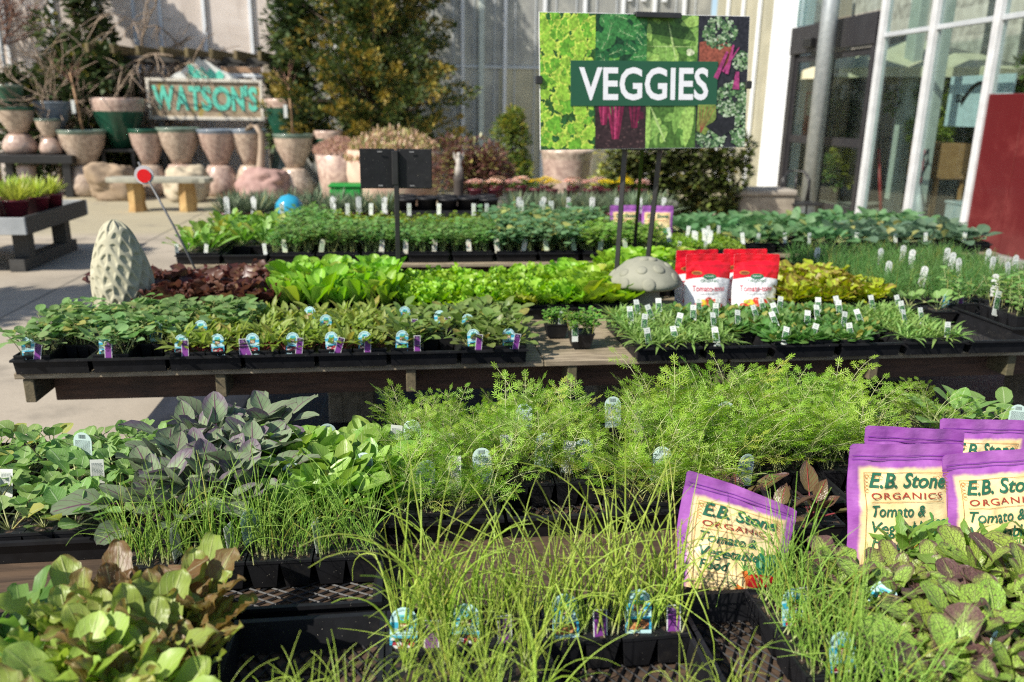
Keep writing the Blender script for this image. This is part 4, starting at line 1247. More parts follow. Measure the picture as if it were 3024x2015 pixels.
# ------------------------------------------------------------------ middle bench, right: spinach
ch_alt.update({'n': ('spinach_narrow', 'narrow-leaved spinach pack'), 's': ('spinach', 'round-leaved spinach pack')})
sp = [('spinach_narrow', 'narrow-leaved spinach pack', ['xx', 'xx', 'xx', 'xx'], (3, 3)), ('spinach', 'round-leaved spinach pack', ['n.', 'ns', 'xx', 'xx'], (3, 3)), ('spinach', 'round-leaved spinach pack', ['xx', 'xx', 'xx', 'xx'], (3, 3)),
      ('spinach', 'round-leaved spinach pack', ['x.', 'xx', '.x', 'xx'], (3, 3)), ('spinach_narrow', 'narrow-leaved spinach pack', ['xx', 'xx', 'nn', 'nn'], (3, 3)), (None, '', None, None)]
for i, (k, de, pt, gr) in enumerate(sp):
    x = 0.868 + 0.2815 * i
    if k:
        fill(k, x, 2.925, pt, de, '%s tray in the spinach line' % ORD[i], gr, 1.0)
    tray(x, 2.925, 'black spinach tray, %s along the front of the reddish bench' % ORD[i] if k else 'empty black lattice-bottomed tray at the end of the spinach line', 0.275)
rg = random.Random(9)
st = []
for i in range(5):
    for (dx, dy) in ((0.06, 0.03), (0.19, 0.04), (0.10, 0.17), (0.21, 0.20), (0.06, 0.30), (0.18, 0.34), (0.12, 0.43), (0.22, 0.46)):
        if (i, dx) in ((1, 0.19), (3, 0.19), (4, 0.06)):
            continue
        st.append((i, 0.868 + 0.2815 * i + dx + rg.uniform(-0.02, 0.02), 2.925 + dy + rg.uniform(-0.015, 0.02), dy))
for n_, (i, x, y, dy) in enumerate(st):
    put_tag('stake', x, y, TZ + 0.006 + 0.02 * (dy > 0.1), 'white stake tag, %s, %s spinach tray, %s' % ('front edge' if dy < 0.1 else 'second row' if dy < 0.25 else 'third row' if dy < 0.4 else 'rear row', ORD[i], 'left' if (x - 0.868 - 0.2815 * i) < 0.14 else 'right'),
            rg.uniform(-0.3, 0.3), -0.35 + rg.uniform(-0.25, 0.15), rg.uniform(-0.25, 0.3), 1.12)

# peas and onions beyond the empty tray, chives behind
Y4 = 3.50
for i, (x, y, k, de, pt, s) in enumerate(((2.53, 3.02, 'peas', 'young pea pack', ['..', '.x', '.x', 'x.'], 0.9), (2.81, 3.0, 'peas', 'young pea pack', ['xx', 'xx', 'xx', 'xx'], 0.9), (3.09, 3.05, 'peas', 'young pea pack', ['xx', 'xx', 'xx', 'xx'], 0.9))):
    fill(k, x, y, pt, de, '%s pea tray at the right end' % ORD[i], (2, 2), s, z=0.66)
    tray(x, y, 'black tray of young peas, %s at the right end of the reddish bench' % ORD[i], z=0.655)
for i, (x, y) in enumerate(((2.36, 3.50), (2.46, 3.42))):
    pack('kale', x, y, 0.64, ('lone collard pack beyond the spinach, beside the blue tag', 'lone collard pack beyond the spinach, beside the purple tag')[i], grid=(1, 1), scale=1.15, group='packs of kale seedlings')
put_tag('collard', 2.52, 3.45, TZ, 'blue arched tag beside the lone collard packs', 0.3, -0.1)
put_tag('price', 2.585, 3.44, TZ, 'purple price tag leaning by the lone collard packs', 0.1, -0.2, 0.2, 1.2)
for j in range(2):
    for i in range(4):
        x, y = 2.28 + 0.275 * i + 0.02 * j, 3.62 + 0.57 * j
        fill('chive', x, y, ['xx', 'xx', 'xx', 'xx'], 'green chive pack', '%s chive tray, %s line' % (ORD[i], ('near', 'far')[j]), (2, 2), 0.85)
        tray(x, y, 'black tray of chives, %s in the %s chive line' % (ORD[i], ('near', 'far')[j]))
ct = [(2.72, 4.35), (2.92, 4.45), (2.88, 4.3), (3.06, 4.2), (3.13, 4.35), (3.2, 4.05), (3.18, 3.9), (3.36, 4.3), (3.38, 4.1), (3.34, 3.9), (2.98, 4.02), (2.86, 3.58), (3.02, 3.45), (3.3, 3.62), (2.52, 3.95), (2.62, 3.8), (2.35, 4.4), (3.42, 3.75)]
for n_, (x, y) in enumerate(ct):
    put_tag('arch_white', x, y, TZ + 0.05, 'white round-topped tag in the chives, %s from the aisle' % ORD[n_ % 15] if n_ < 15 else 'white round-topped tag in the chives, %s among the far-end three' % ORD[n_ - 15], rg.uniform(-0.25, 0.25), -0.1, rg.uniform(-0.12, 0.12), 1.35, 'white tags in the chives')
for n_, (x, y) in enumerate(((2.66, 3.30), (2.90, 3.03), (3.0, 3.2))):
    put_tag('stake', x, y, TZ + 0.03, 'pale stake tag by the young peas, %s from the empty tray' % ORD[n_], 0.2, -0.2, 0.25, 1.6)

# ------------------------------------------------------------------ middle bench, second line: lettuces
Y5 = 3.60
let = [(-1.135, 'redlet', 'dark red lettuce pack', ['xx', 'xx'], 0.98), (-0.865, 'redlet', 'dark red lettuce pack', ['xx', 'xx'], 1.0), (-0.595, 'romaine', 'bright romaine pack', ['xx', 'xx'], 1.02), (-0.335, 'romaine', 'bright romaine pack', ['xx', 'xx'], 1.0),
       (-0.040, 'frilly', 'frilly green lettuce pack', ['xx', 'xx'], 0.92), (0.232, 'frilly', 'frilly green lettuce pack', ['xx', 'xx'], 0.9), (0.505, 'frilly', 'frilly green lettuce pack', ['xx', 'xx'], 0.98), (0.775, 'butter', 'smooth green lettuce pack', ['xx', 'xx'], 0.95)]
for i, (x, k, de, pt, s) in enumerate(let):
    fill(k, x, Y5, pt, de, '%s tray in the lettuce line' % ORD[i], (2, 3), s)
    tray(x, Y5, 'black tray of %s, %s along the lettuce line' % ({'redlet': 'dark red lettuce', 'romaine': 'bright romaine', 'frilly': 'frilly lettuce', 'butter': 'smooth green lettuce'}[k], ORD[i]))
fill('redlet', -1.405, 3.84, ['xx'], 'dark red lettuce pack', 'behind the stone morel', (2, 2), 0.95, d=0.27)
for i, x in enumerate((1.12, 1.39)):
    fill('butter', x, 4.05, ['xx', 'xx'], 'smooth green lettuce pack', 'tray %s behind the stone mushroom' % ORD[i], (2, 3), 0.9)
    tray(x, 4.05, 'black tray of smooth lettuce, %s behind the stone mushroom' % ORD[i])
for i, x in enumerate((1.80, 2.02)):
    fill('yellowlet', x, 3.56, ['xx', 'xx'], 'yellow and bronze lettuce pack', 'tray %s beside the red bags' % ORD[i], (2, 3), 1.0)
    tray(x, 3.56, 'black tray of yellow lettuce, %s from the red bags' % ORD[i], 0.22 + 0.045)

# ------------------------------------------------------------------ rear bench
Y3 = 5.09
DN = {'dandelion': 'broad leafy green pack', 'celery': 'dark green celery pack', 'bluekale': 'blue-green kale pack', 'cilantro': 'yellow-green herb pack', 'moss': 'low mossy herb pack', 'thyme': 'lime green thyme pack', 'cabbage': 'dark green cabbage pack', 'bluecab': 'blue-grey cabbage pack'}
rear = ['dandelion', 'dandelion', 'celery', 'celery', 'celery', 'celery', 'celery', 'bluekale', 'bluekale', 'cilantro', 'cilantro', 'moss', 'moss']
for i, k in enumerate(rear):
    x = -1.405 + 0.28 * i
    fill(k, x, Y3, ['xx', 'xx'] if i != 1 else ['..', 'xx'], DN[k], '%s tray along the rear bench front' % ORD[i], (2, 3) if k not in ('dandelion',) else (1, 2), 1.0 if k != 'celery' else 0.9)
    tray(x, Y3, 'black tray of %s, %s along the rear bench front' % (DN[k].replace(' pack', 's' if not k == 'bluekale' else ''), ORD[i]), 0.275)
rear2 = ['dandelion', 'dandelion', 'celery', 'thyme', 'thyme', 'thyme', 'thyme', 'bluekale', 'bluekale', 'bluekale', None, None, 'cabbage']
for i, k in enumerate(rear2):
    x = -1.35 + 0.28 * i
    if k:
        fill(k, x, 5.68, ['xx', 'xx'], DN[k], '%s tray along the rear bench back' % ORD[i], (2, 3) if k not in ('dandelion', 'cabbage') else (1, 2), 1.0)
        tray(x, 5.68, 'black tray of %s, %s along the rear bench back' % (DN[k].replace(' pack', 's' if not k == 'bluekale' else ''), ORD[i]), 0.275)
for j in range(2):
    for i in range(7):
        k = 'bluecab' if i > 2 and j == 0 else 'cabbage'
        x, y = 2.29 + 0.272 * i, 5.34 + 0.56 * j
        fill(k, x, y, ['x.' if (i == 1 and j == 0) else 'xx', 'xx'], DN[k], '%s tray, %s line by the red wall' % (ORD[i], ('near', 'far')[j]), (1, 2), 1.0)
        tray(x, y, 'black cabbage tray, %s in the %s line by the red wall' % (ORD[i], ('near', 'far')[j]), 0.268)
rt = [(-1.36, 'stake_small', 'leafy greens at the bench end'), (-1.19, 'stake_small', 'leafy greens, second'), (-0.84, 'stake_small', 'leafy greens behind the gap'), (-0.72, 'arch_green', 'celery, first'), (-0.50, 'arch_green', 'celery, second'), (-0.13, 'arch_red', 'celery, third'), (0.02, 'arch_red', 'celery behind the black pole'),
      (0.20, 'arch_red', 'celery, fifth'), (0.42, 'arch_red', 'celery, sixth'), (0.60, 'arch_red', 'celery, seventh'), (0.77, 'arch_red', 'celery, last'), (0.92, 'arch_green', 'blue-green kale, first'), (1.10, 'arch_green', 'blue-green kale, second'), (1.27, 'arch_green', 'blue-green kale, third'),
      (1.44, 'arch_green', 'blue-green kale, last'), (1.60, 'stake_small', 'herbs, first'), (1.80, 'stake_small', 'herbs, second'), (1.98, 'stake_small', 'herbs, third')]
for n_, (x, k, w_) in enumerate(rt):
    put_tag(k, x - 0.03, Y3 + 0.03, TZ + 0.01, 'pale tag at the rear bench front, %s' % w_, rg.uniform(-0.2, 0.2), -0.12, rg.uniform(-0.2, 0.2), 1.15, 'tags along the rear bench')
for n_ in range(14):
    put_tag('stake_small', 1.72 + 0.55 * rg.random(), Y3 + 0.1 + 0.42 * rg.random(), TZ + 0.045, 'small white tag in the low mossy herbs behind the red bags', rg.uniform(-0.3, 0.3), -0.3, rg.uniform(-0.2, 0.2), 1.3, 'white tags in the mossy herbs')
for n_, x in enumerate((2.42, 2.62, 2.80, 3.15, 3.45, 3.68, 3.98)):
    put_tag('stake_small', x, 5.37, TZ + 0.02, 'pale tag at the front of the %s cabbage tray by the red wall' % ORD[n_], rg.uniform(-0.2, 0.2), -0.1, rg.uniform(-0.2, 0.2), 1.3, 'tags along the cabbages')
for n_, x in enumerate((-0.92, -0.45, -0.28, 0.0, 0.22, 0.48, 0.58, 0.84, 1.0, 1.07)):
    put_tag('stake_small', x + 0.02, 6.12, TZ + 0.13, 'white tag at the far edge of the rear bench, %s from the leafy greens' % ORD[n_], rg.uniform(-0.3, 0.3), -0.1, 0, 1.5 if n_ < 7 else 2.0, 'tags along the rear bench back')
# ------------------------------------------------------------------ pouches of fertilizer
def pouch(label, cat, w_, h, th, mats, group, sag=0.0, seed=1, name='fertilizer_bag'):
    """a standing pouch; returns (root, surface function (x, y, lift) -> point)"""
    t = thing(name, label, cat, group=group)
    rg = random.Random(seed)
    ph = [rg.uniform(0, 6) for _ in range(6)]
    def S(u, v, sgn=-1, lift=0.0):
        u = max(-1, min(1, u))
        k = 0.0 if v > 0.86 else (1 - v / 0.86) ** 0.55
        if v < 0.05:
            k *= 0.75 + 5 * v
        bl = (1 - abs(u) ** 2.4) * k * th
        wr = 0.003 * math.sin(7 * v + 3 * u + ph[0]) + 0.0012 * math.sin(15 * v - 7 * u + ph[1]) + 0.0016 * math.sin(9 * u + 4 * v + ph[2]) * v + 0.0005 * math.sin(27 * u + 31 * v + ph[4]) - 0.0028 * math.exp(-((u * 0.8 + v - 0.55 + 0.1 * ph[3]) / 0.05) ** 2) - 0.0028 * math.exp(-((v - u * 0.5 - 0.2 * ph[1]) / 0.045) ** 2) + 0.0025 * math.exp(-((v - 0.78 + 0.05 * u) / 0.02) ** 2)
        if v > 0.86:
            wr = 0.004 * math.sin(4 * u + ph[3]) * (v - 0.5) + 0.0015 * math.sin(11 * u + ph[4])
        else:
            wr *= (1 - abs(u) ** 6) * (0.4 + k)
        x = u * w_ / 2 * (1 - 0.05 * k * (1 - v)) + 0.002 * math.sin(8 * v + ph[5]) * abs(u)
        z = v * h - sag * max(0.0, v - 0.3) ** 1.3 * h * ((u + 0.15) * 0.55 if u > -0.15 else (-(u + 0.15)) * -0.35) 
        y = sgn * (bl / 2 + 0.0006) + (wr if sgn < 0 or v > 0.86 else wr * 0.3) + 0.02 * (v ** 3) * (-sag)
        return (x, y + sgn * lift, z)
    nu, nv = 40, 56
    for sgn, nm, mi in ((-1, 'front_panel', 0), (1, 'back_panel', 1)):
        mb = MB()
        P, UV = [], []
        for j in range(nv + 1):
            v = j / nv
            for i in range(nu + 1):
                u = -1 + 2 * i / nu
                # rounded corners at the seal
                c = max(0, abs(u) - 0.93) / 0.07
                vv = v - (0.02 * c * c if v > 0.97 else 0)
                P.append(S(u, vv, sgn)); UV.append(((u + 1) / 2, v))
        m = nu + 1
        mb.add(P, [((j * m + i), (j * m + i + 1), ((j + 1) * m + i + 1), ((j + 1) * m + i)) if sgn < 0 else ((j * m + i), ((j + 1) * m + i), ((j + 1) * m + i + 1), (j * m + i + 1)) for j in range(nv) for i in range(nu)], 0, UV, 0.5, True)
        mb.build(nm, [mats[mi]], t)
    fn = lambda lift: (lambda x, y: S(x / (w_ / 2), y / h, -1, lift))
    return t, fn

def purple_pouch_mat():
    t = NT('purple and cream film')
    uv = t.n('UVMap').outputs[0]
    sp = t.n('SeparateXYZ', {0: uv})
    nz = t.math('MULTIPLY', t.math('SUBTRACT', t.noise(uv, 9, 4), 0.5), 0.05)
    au = t.math('ABSOLUTE', t.math('SUBTRACT', sp.outputs[0], 0.5))
    a = t.math('SUBTRACT', 1.0, t.step(t.math('ADD', au, nz), 0.385, 0.43))
    b = t.math('SUBTRACT', 1.0, t.step(t.math('ADD', sp.outputs[1], nz), 0.79, 0.835))
    k = t.math('MULTIPLY', a, b)
    pp = t.mix(t.step(t.noise(uv, 5, 3), 0.3, 0.7), (0.24, 0.06, 0.30), (0.34, 0.115, 0.40))
    cr = t.mix(t.step(t.noise(uv, 3, 4), 0.3, 0.7), (0.74, 0.55, 0.26), (0.84, 0.68, 0.38))
    # warm blush where purple fades into cream
    col = t.mix(k, pp, cr)
    t.P(Base_Color=col, Roughness=0.32)
    t.p.inputs['Specular IOR Level'].default_value = 0.5
    t.bump(t.noise(t.scaled(uv, (1, 1.6, 1)), 6, 3), 0.25, 0.01)
    return t.m
def red_pouch_mat():
    t = NT('red and white film')
    uv = t.n('UVMap').outputs[0]
    sp = t.n('SeparateXYZ', {0: uv})
    x = t.math('SUBTRACT', sp.outputs[0], 0.5)
    y = t.math('ADD', sp.outputs[1], t.math('MULTIPLY', t.math('MULTIPLY', x, x), 0.22))
    k = t.step(y, 0.615, 0.622)
    col = t.mix(k, (0.74, 0.76, 0.78), (0.62, 0.006, 0.018))
    z1 = t.math('SUBTRACT', 1.0, t.step(t.math('ABSOLUTE', t.math('SUBTRACT', sp.outputs[1], 0.80)), 0.003, 0.008))
    col = t.mix(t.math('MULTIPLY', z1, 0.6), col, (0.25, 0.004, 0.01))
    t.P(Base_Color=col, Roughness=0.25)
    t.bump(t.noise(t.scaled(uv, (1, 2.2, 1)), 5, 3), 0.4, 0.012)
    return t.m
PP = purple_pouch_mat()
PB = M('cream film back', (0.70, 0.55, 0.30), 0.4, (0.6, 0.45, 0.25), 8)
PBp = M('purple film back', (0.26, 0.05, 0.42), 0.35, (0.2, 0.035, 0.33), 8)
RP = red_pouch_mat()
RB = M('white film back', (0.7, 0.7, 0.7), 0.35)
ig, ir, idk = ink((0.02, 0.115, 0.065)), ink((0.32, 0.04, 0.025)), ink((0.06, 0.05, 0.03))
pepg, pepl, tom, toml, car, gold, leafi = ink((0.02, 0.16, 0.08)), ink((0.18, 0.42, 0.25)), ink((0.40, 0.015, 0.02)), ink((0.75, 0.25, 0.2)), ink((0.62, 0.16, 0.03)), ink((0.42, 0.19, 0.04)), ink((0.10, 0.30, 0.07))

SUB[0] = 0.0045
def veg_bag(label, loc, rot, sag=0.0, seed=1, s=1.0, zk=1.0):
    W_, H_ = 0.21, 0.24
    t, fn = pouch(label, 'fertilizer bag', W_, H_, 0.06, (PP, PBp), 'purple bags of plant food', sag, seed)
    t.location, t.rotation_euler, t.scale = loc, rot, (s, s, s * zk)
    f = fn(0.0026)
    tx = MB()
    put_text(tx, 'E.B. Stone', f, 0.0, 0.160, 0.038, 0, width=0.140, shear=0.28, bold=0.022)
    put_text(tx, 'ORGANICS', f, -0.002, 0.1385, 0.0170, 1, width=0.132, bold=0.005, space=1.15)
    put_text(tx, 'Tomato &', f, -0.018, 0.106, 0.030, 0, width=0.102, shear=0.25, bold=0.012)
    put_text(tx, 'Vegetable', f, -0.016, 0.076, 0.030, 0, width=0.106, shear=0.25, bold=0.012)
    put_text(tx, 'Food', f, -0.042, 0.047, 0.030, 0, width=0.054, shear=0.25, bold=0.012)
    for k, s_ in enumerate(('Our 100% natural', 'and organic fertilizer', 'is blended with humic', 'acid and beneficial', 'soil microbes for')):
        wd = 0.0031 * len(s_)
        put_text(tx, s_, f, -0.068 + wd / 2, 0.031 - 0.0078 * k, 0.0066, 2, width=wd)
    tx.build('lettering', [ig, ir, idk], t)
    pc = MB()
    f1, f2, f3 = fn(0.0022), fn(0.0028), fn(0.0034)
    # frame line and corner scrolls
    for a, b in (((-0.078, 0.01), (-0.078, 0.187)), ((0.078, 0.01), (0.078, 0.187))):
        for k in range(12):
            y0, y1 = a[1] + (b[1] - a[1]) * k / 12, a[1] + (b[1] - a[1]) * (k + 1) / 12
            poly(pc, f1, [(a[0] - 0.0004, y0), (a[0] + 0.0004, y0), (a[0] + 0.0004, y1), (a[0] - 0.0004, y1)], 5)
    for yy, x0, x1 in ((0.187, -0.078, 0.078), (0.1325, -0.07, 0.07), (0.0405, -0.07, 0.01)):
        for k in range(14):
            a, b = x0 + (x1 - x0) * k / 14, x0 + (x1 - x0) * (k + 1) / 14
            poly(pc, f1, [(a, yy - 0.0004), (b, yy - 0.0004), (b, yy + 0.0004), (a, yy + 0.0004)], 5)
    for sx in (-1, 1):
        for q in range(5):
            cx, cy, rr = sx * (0.073 - 0.006 * q), 0.1805 - 0.0008 * q, 0.0034
            for k in range(9):
                a, b = k * 0.62, (k + 1) * 0.62
                for cc in ((cx, cy), (sx * 0.0735, 0.179 - 0.0065 * q)):
                    poly(pc, f1, [(cc[0] + rr * math.cos(a), cc[1] + rr * math.sin(a)), (cc[0] + rr * math.cos(b), cc[1] + rr * math.sin(b)), (cc[0] + (rr - 0.0007) * math.cos(b), cc[1] + (rr - 0.0007) * math.sin(b)), (cc[0] + (rr - 0.0007) * math.cos(a), cc[1] + (rr - 0.0007) * math.sin(a))], 5)
    # pepper, tomato and carrots printed on the film
    for dx in (-0.013, 0.002, 0.014):
        ellipse(pc, f1 if dx < 0 else f2, 0.056 + dx, 0.073, 0.012, 0.026, 0, 16)
        ellipse(pc, f3, 0.056 + dx - 0.003, 0.077, 0.0035, 0.014, 1, 10)
    poly(pc, f3, [(0.044, 0.098), (0.048, 0.097), (0.046, 0.11), (0.041, 0.114), (0.039, 0.112)], 6)
    for dx in (-0.015, 0, 0.015):
        ellipse(pc, f2 if dx else f3, 0.045 + dx, 0.034, 0.014, 0.017, 2, 14)
    for dx in (-0.008, 0.010):
        ellipse(pc, fn(0.004), 0.045 + dx, 0.037, 0.003, 0.008, 3, 9)
    for bx, by, an in ((0.012, 0.054, -1.3), (0.02, 0.046, -1.7), (0.0, 0.018, -0.4)):
        dx, dy = math.cos(an), math.sin(an)
        poly(pc, f2, [(bx - dy * 0.006, by + dx * 0.006), (bx + dx * 0.034, by + dy * 0.034), (bx + dy * 0.006, by - dx * 0.006)], 4)
        for q in (-0.5, -0.2, 0.1, 0.4):
            ex, ey = bx - math.cos(an + q) * 0.022, by - math.sin(an + q) * 0.022
            poly(pc, f3, [(bx - 0.0012, by), (bx + 0.0012, by), (ex + 0.0008, ey), (ex - 0.0008, ey)], 6)
    pc.build('printed_picture', [pepg, pepl, tom, toml, car, gold, leafi], t)
    sl = MB()
    for yy in (0.211, 0.218):
        for k in range(20):
            a, b = -0.1 + 0.2 * k / 20, -0.1 + 0.2 * (k + 1) / 20
            poly(sl, f1, [(a, yy - 0.0007), (b, yy - 0.0007), (b, yy + 0.0007), (a, yy + 0.0007)], 0)
    sl.build('zip_seal', [ink((0.20, 0.035, 0.33))], t)
    return t

veg_bag('purple and cream bag slumping sideways among the fine onions', (0.630, 1.375, 0.640), (-0.36, 0.17, -0.05), sag=0.40, seed=3, s=1.17, zk=0.76)
veg_bag('purple and cream bag standing upright before the others, mustard at its foot', (1.035, 1.43, 0.637), (-0.18, 0.02, -0.04), seed=5, s=1.2, zk=0.93)
veg_bag('purple and cream bag tucked behind the upright front one, only its top showing', (1.100, 1.53, 0.640), (-0.14, 0.08, 0.0), seed=8, s=1.15, zk=0.95)
veg_bag('purple and cream bag leaning out of the photo edge', (1.255, 1.40, 0.637), (-0.18, -0.09, -0.12), seed=11, s=1.16, zk=0.93)
veg_bag('purple and cream bag at the back, between carrots and squash', (1.335, 1.60, 0.640), (-0.14, 0.02, -0.1), seed=14, s=1.03)
veg_bag('purple and cream bag on the rear bench behind the easel, nearer the pole', (1.60, 5.83, 0.64), (-0.12, 0, 0.1), seed=17, s=1.12)
veg_bag('purple and cream bag on the rear bench behind the easel, nearer the red wall', (1.83, 5.80, 0.64), (-0.12, 0, -0.05), seed=19, s=1.12)

irs, idg, igold = ink((0.55, 0.02, 0.05)), ink((0.03, 0.16, 0.07)), ink((0.8, 0.45, 0.04))
def tomato_bag(label, loc, rot, seed):
    W_, H_ = 0.225, 0.285
    t, fn = pouch(label, 'fertilizer bag', W_, H_, 0.085, (RP, RB), 'red and white bags of plant food', 0.0, seed)
    t.location, t.rotation_euler = loc, rot
    f1, f2, f3, f4 = fn(0.0022), fn(0.0028), fn(0.0034), fn(0.004)
    tx = MB()
    put_text(tx, 'ORGANIC', f1, 0.0, 0.152, 0.020, 0, width=0.092)
    put_text(tx, 'Tomato-tone', f1, 0.0, 0.108, 0.040, 1, width=0.165, bold=0.004)
    put_text(tx, 'Tomato & Vegetable Food', f1, 0.0, 0.093, 0.009, 2, width=0.10)
    put_text(tx, 'Espoma', f3, 0.0, 0.1775, 0.0105, 3, width=0.042, bold=0.02)
    tx.build('lettering', [idg, irs, idk, wht], t)
    pc = MB()
    ellipse(pc, f2, 0, 0.1795, 0.033, 0.0125, 0, 20)
    rg = random.Random(seed)
    ellipse(pc, f2, -0.062, 0.196, 0.025, 0.009, 4, 16)
    ellipse(pc, f3, -0.062, 0.196, 0.019, 0.006, 5, 16)
    for x, y, r_, m in ((-0.06, 0.035, 0.02, 1), (-0.032, 0.05, 0.025, 6), (0.0, 0.065, 0.019, 1), (0.035, 0.05, 0.027, 1), (0.063, 0.033, 0.018, 1), (-0.03, 0.027, 0.022, 1), (0.005, 0.035, 0.024, 2), (0.03, 0.024, 0.02, 1), (-0.05, 0.058, 0.012, 3), (0.0, 0.015, 0.02, 1), (-0.055, 0.017, 0.016, 1), (0.055, 0.016, 0.016, 1)):
        f = (f2, f3, f4)[rg.randrange(3)]
        ellipse(pc, f, x, y, r_, r_ * 0.82, m, 14)
        ellipse(pc, fn(0.0046), x - r_ * 0.25, y + r_ * 0.3, r_ * 0.25, r_ * 0.18, 7, 8)
        if m == 1:
            for q in range(5):
                a = q * 1.257 + 0.3
                poly(pc, fn(0.005), [(x, y + r_ * 0.55), (x + r_ * 0.35 * math.cos(a) + 0.001, y + r_ * 0.55 + r_ * 0.2 * math.sin(a)), (x + r_ * 0.1, y + r_ * 0.6)], 0)
    pc.build('printed_picture', [idg, ink((0.60, 0.06, 0.03)), ink((0.68, 0.14, 0.07)), ink((0.35, 0.45, 0.05)), gold, ink((0.18, 0.05, 0.02)), ink((0.75, 0.55, 0.05)), ink((0.8, 0.4, 0.3))], t)
    return t
tomato_bag('red-topped white bag with tomatoes, in front beside the mushroom', (1.435, 3.70, 0.634), (-0.04, 0, 0.02), 23)
tomato_bag('red-topped white bag with tomatoes, in front beside the yellow lettuce', (1.672, 3.69, 0.634), (-0.04, 0, -0.06), 29)
tomato_bag('red-topped white bag half hidden behind, nearer the mushroom', (1.415, 3.81, 0.636), (-0.03, 0, 0.12), 31)
tomato_bag('red-topped white bag half hidden behind, nearer the yellow lettuce', (1.66, 3.80, 0.640), (-0.03, 0, 0.0), 37)

SUB[0] = 0.0
# ------------------------------------------------------------------ stone ornaments
stone_m = M('cast stone', (0.27, 0.27, 0.215), 0.85, (0.17, 0.175, 0.135), 9, bump=0.35, wear=((0.14, 0.15, 0.10), 0.6), detail=8)
morel_m = M('pale cast stone', (0.40, 0.385, 0.285), 0.85, (0.30, 0.29, 0.205), 12, bump=0.3, wear=((0.22, 0.21, 0.12), 0.62), detail=8)
def morel():
    t = thing('stone_morel', 'pale cast stone morel mushroom ornament with deep pits, beside red lettuce', 'garden ornament', (-1.262, 3.72, 0.632))
    H_, R_ = 0.455, 0.132
    nu, nv = 190, 190
    rg = random.Random(2)
    cells = []
    rows = 10
    for j in range(rows):
        z = (j + 0.5) / rows
        n = max(5, int(round(17 * math.sin(PI * (0.18 + 0.74 * (1 - z) ** 0.8 * 0.9)) ** 0.6)))
        n = [15, 16, 16, 16, 15, 14, 13, 11, 9, 6][j]
        for i in range(n):
            cells.append(((i + 0.5 * (j % 2) + rg.uniform(-0.16, 0.16)) / n, z + rg.uniform(-0.018, 0.018)))
    Cc = np.array(cells)
    def rad(v):
        return R_ * (np.clip(1 - v ** 3.4, 0, 1) ** 0.52) * (0.86 + 0.14 * np.sin(PI * np.clip(v * 1.15 + 0.1, 0, 1)))
    mb = MB()
    V = []
    for j in range(nv + 1):
        v = 1 - (1 - j / nv) ** 1.0
        r0 = float(rad(np.array(min(v, 0.9995))))
        for i in range(nu):
            u = i / nu
            du = np.abs(Cc[:, 0] - u); du = np.minimum(du, 1 - du) * 2 * PI * np.maximum(rad(np.clip(Cc[:, 1], 0, 0.97)), 0.03)
            dv = (Cc[:, 1] - v) * H_ * 0.52
            d = np.sqrt(du ** 2 + dv ** 2)
            s = np.partition(d, 1)[:2]
            e = s[1] - s[0]
            q_ = min(1.0, max(0.0, (e - 0.005) / 0.0125)); dep = 0.0088 * q_ * q_ * (3 - 2 * q_)
            r = max(0.0005, r0 - dep * min(1, r0 / 0.06))
            th = 2 * PI * u
            z = v * H_ - (dep * 0.5 if v > 0.9 else 0)
            V.append((r * math.cos(th) + 0.03 * (1 - v) * 0.6, r * math.sin(th), z))
    F = [(j * nu + i, j * nu + (i + 1) % nu, (j + 1) * nu + (i + 1) % nu, (j + 1) * nu + i) for j in range(nv) for i in range(nu)]
    mb.add(V, F, 0, None, 0.5, True)
    mb.build('pitted_cap', [morel_m], t)
    mb = MB()
    mb.lathe([(0.0, 0), (0.075, 0), (0.07, 0.02), (0.065, 0.05)], n=20)
    mb.build('stem', [morel_m], t)
morel()
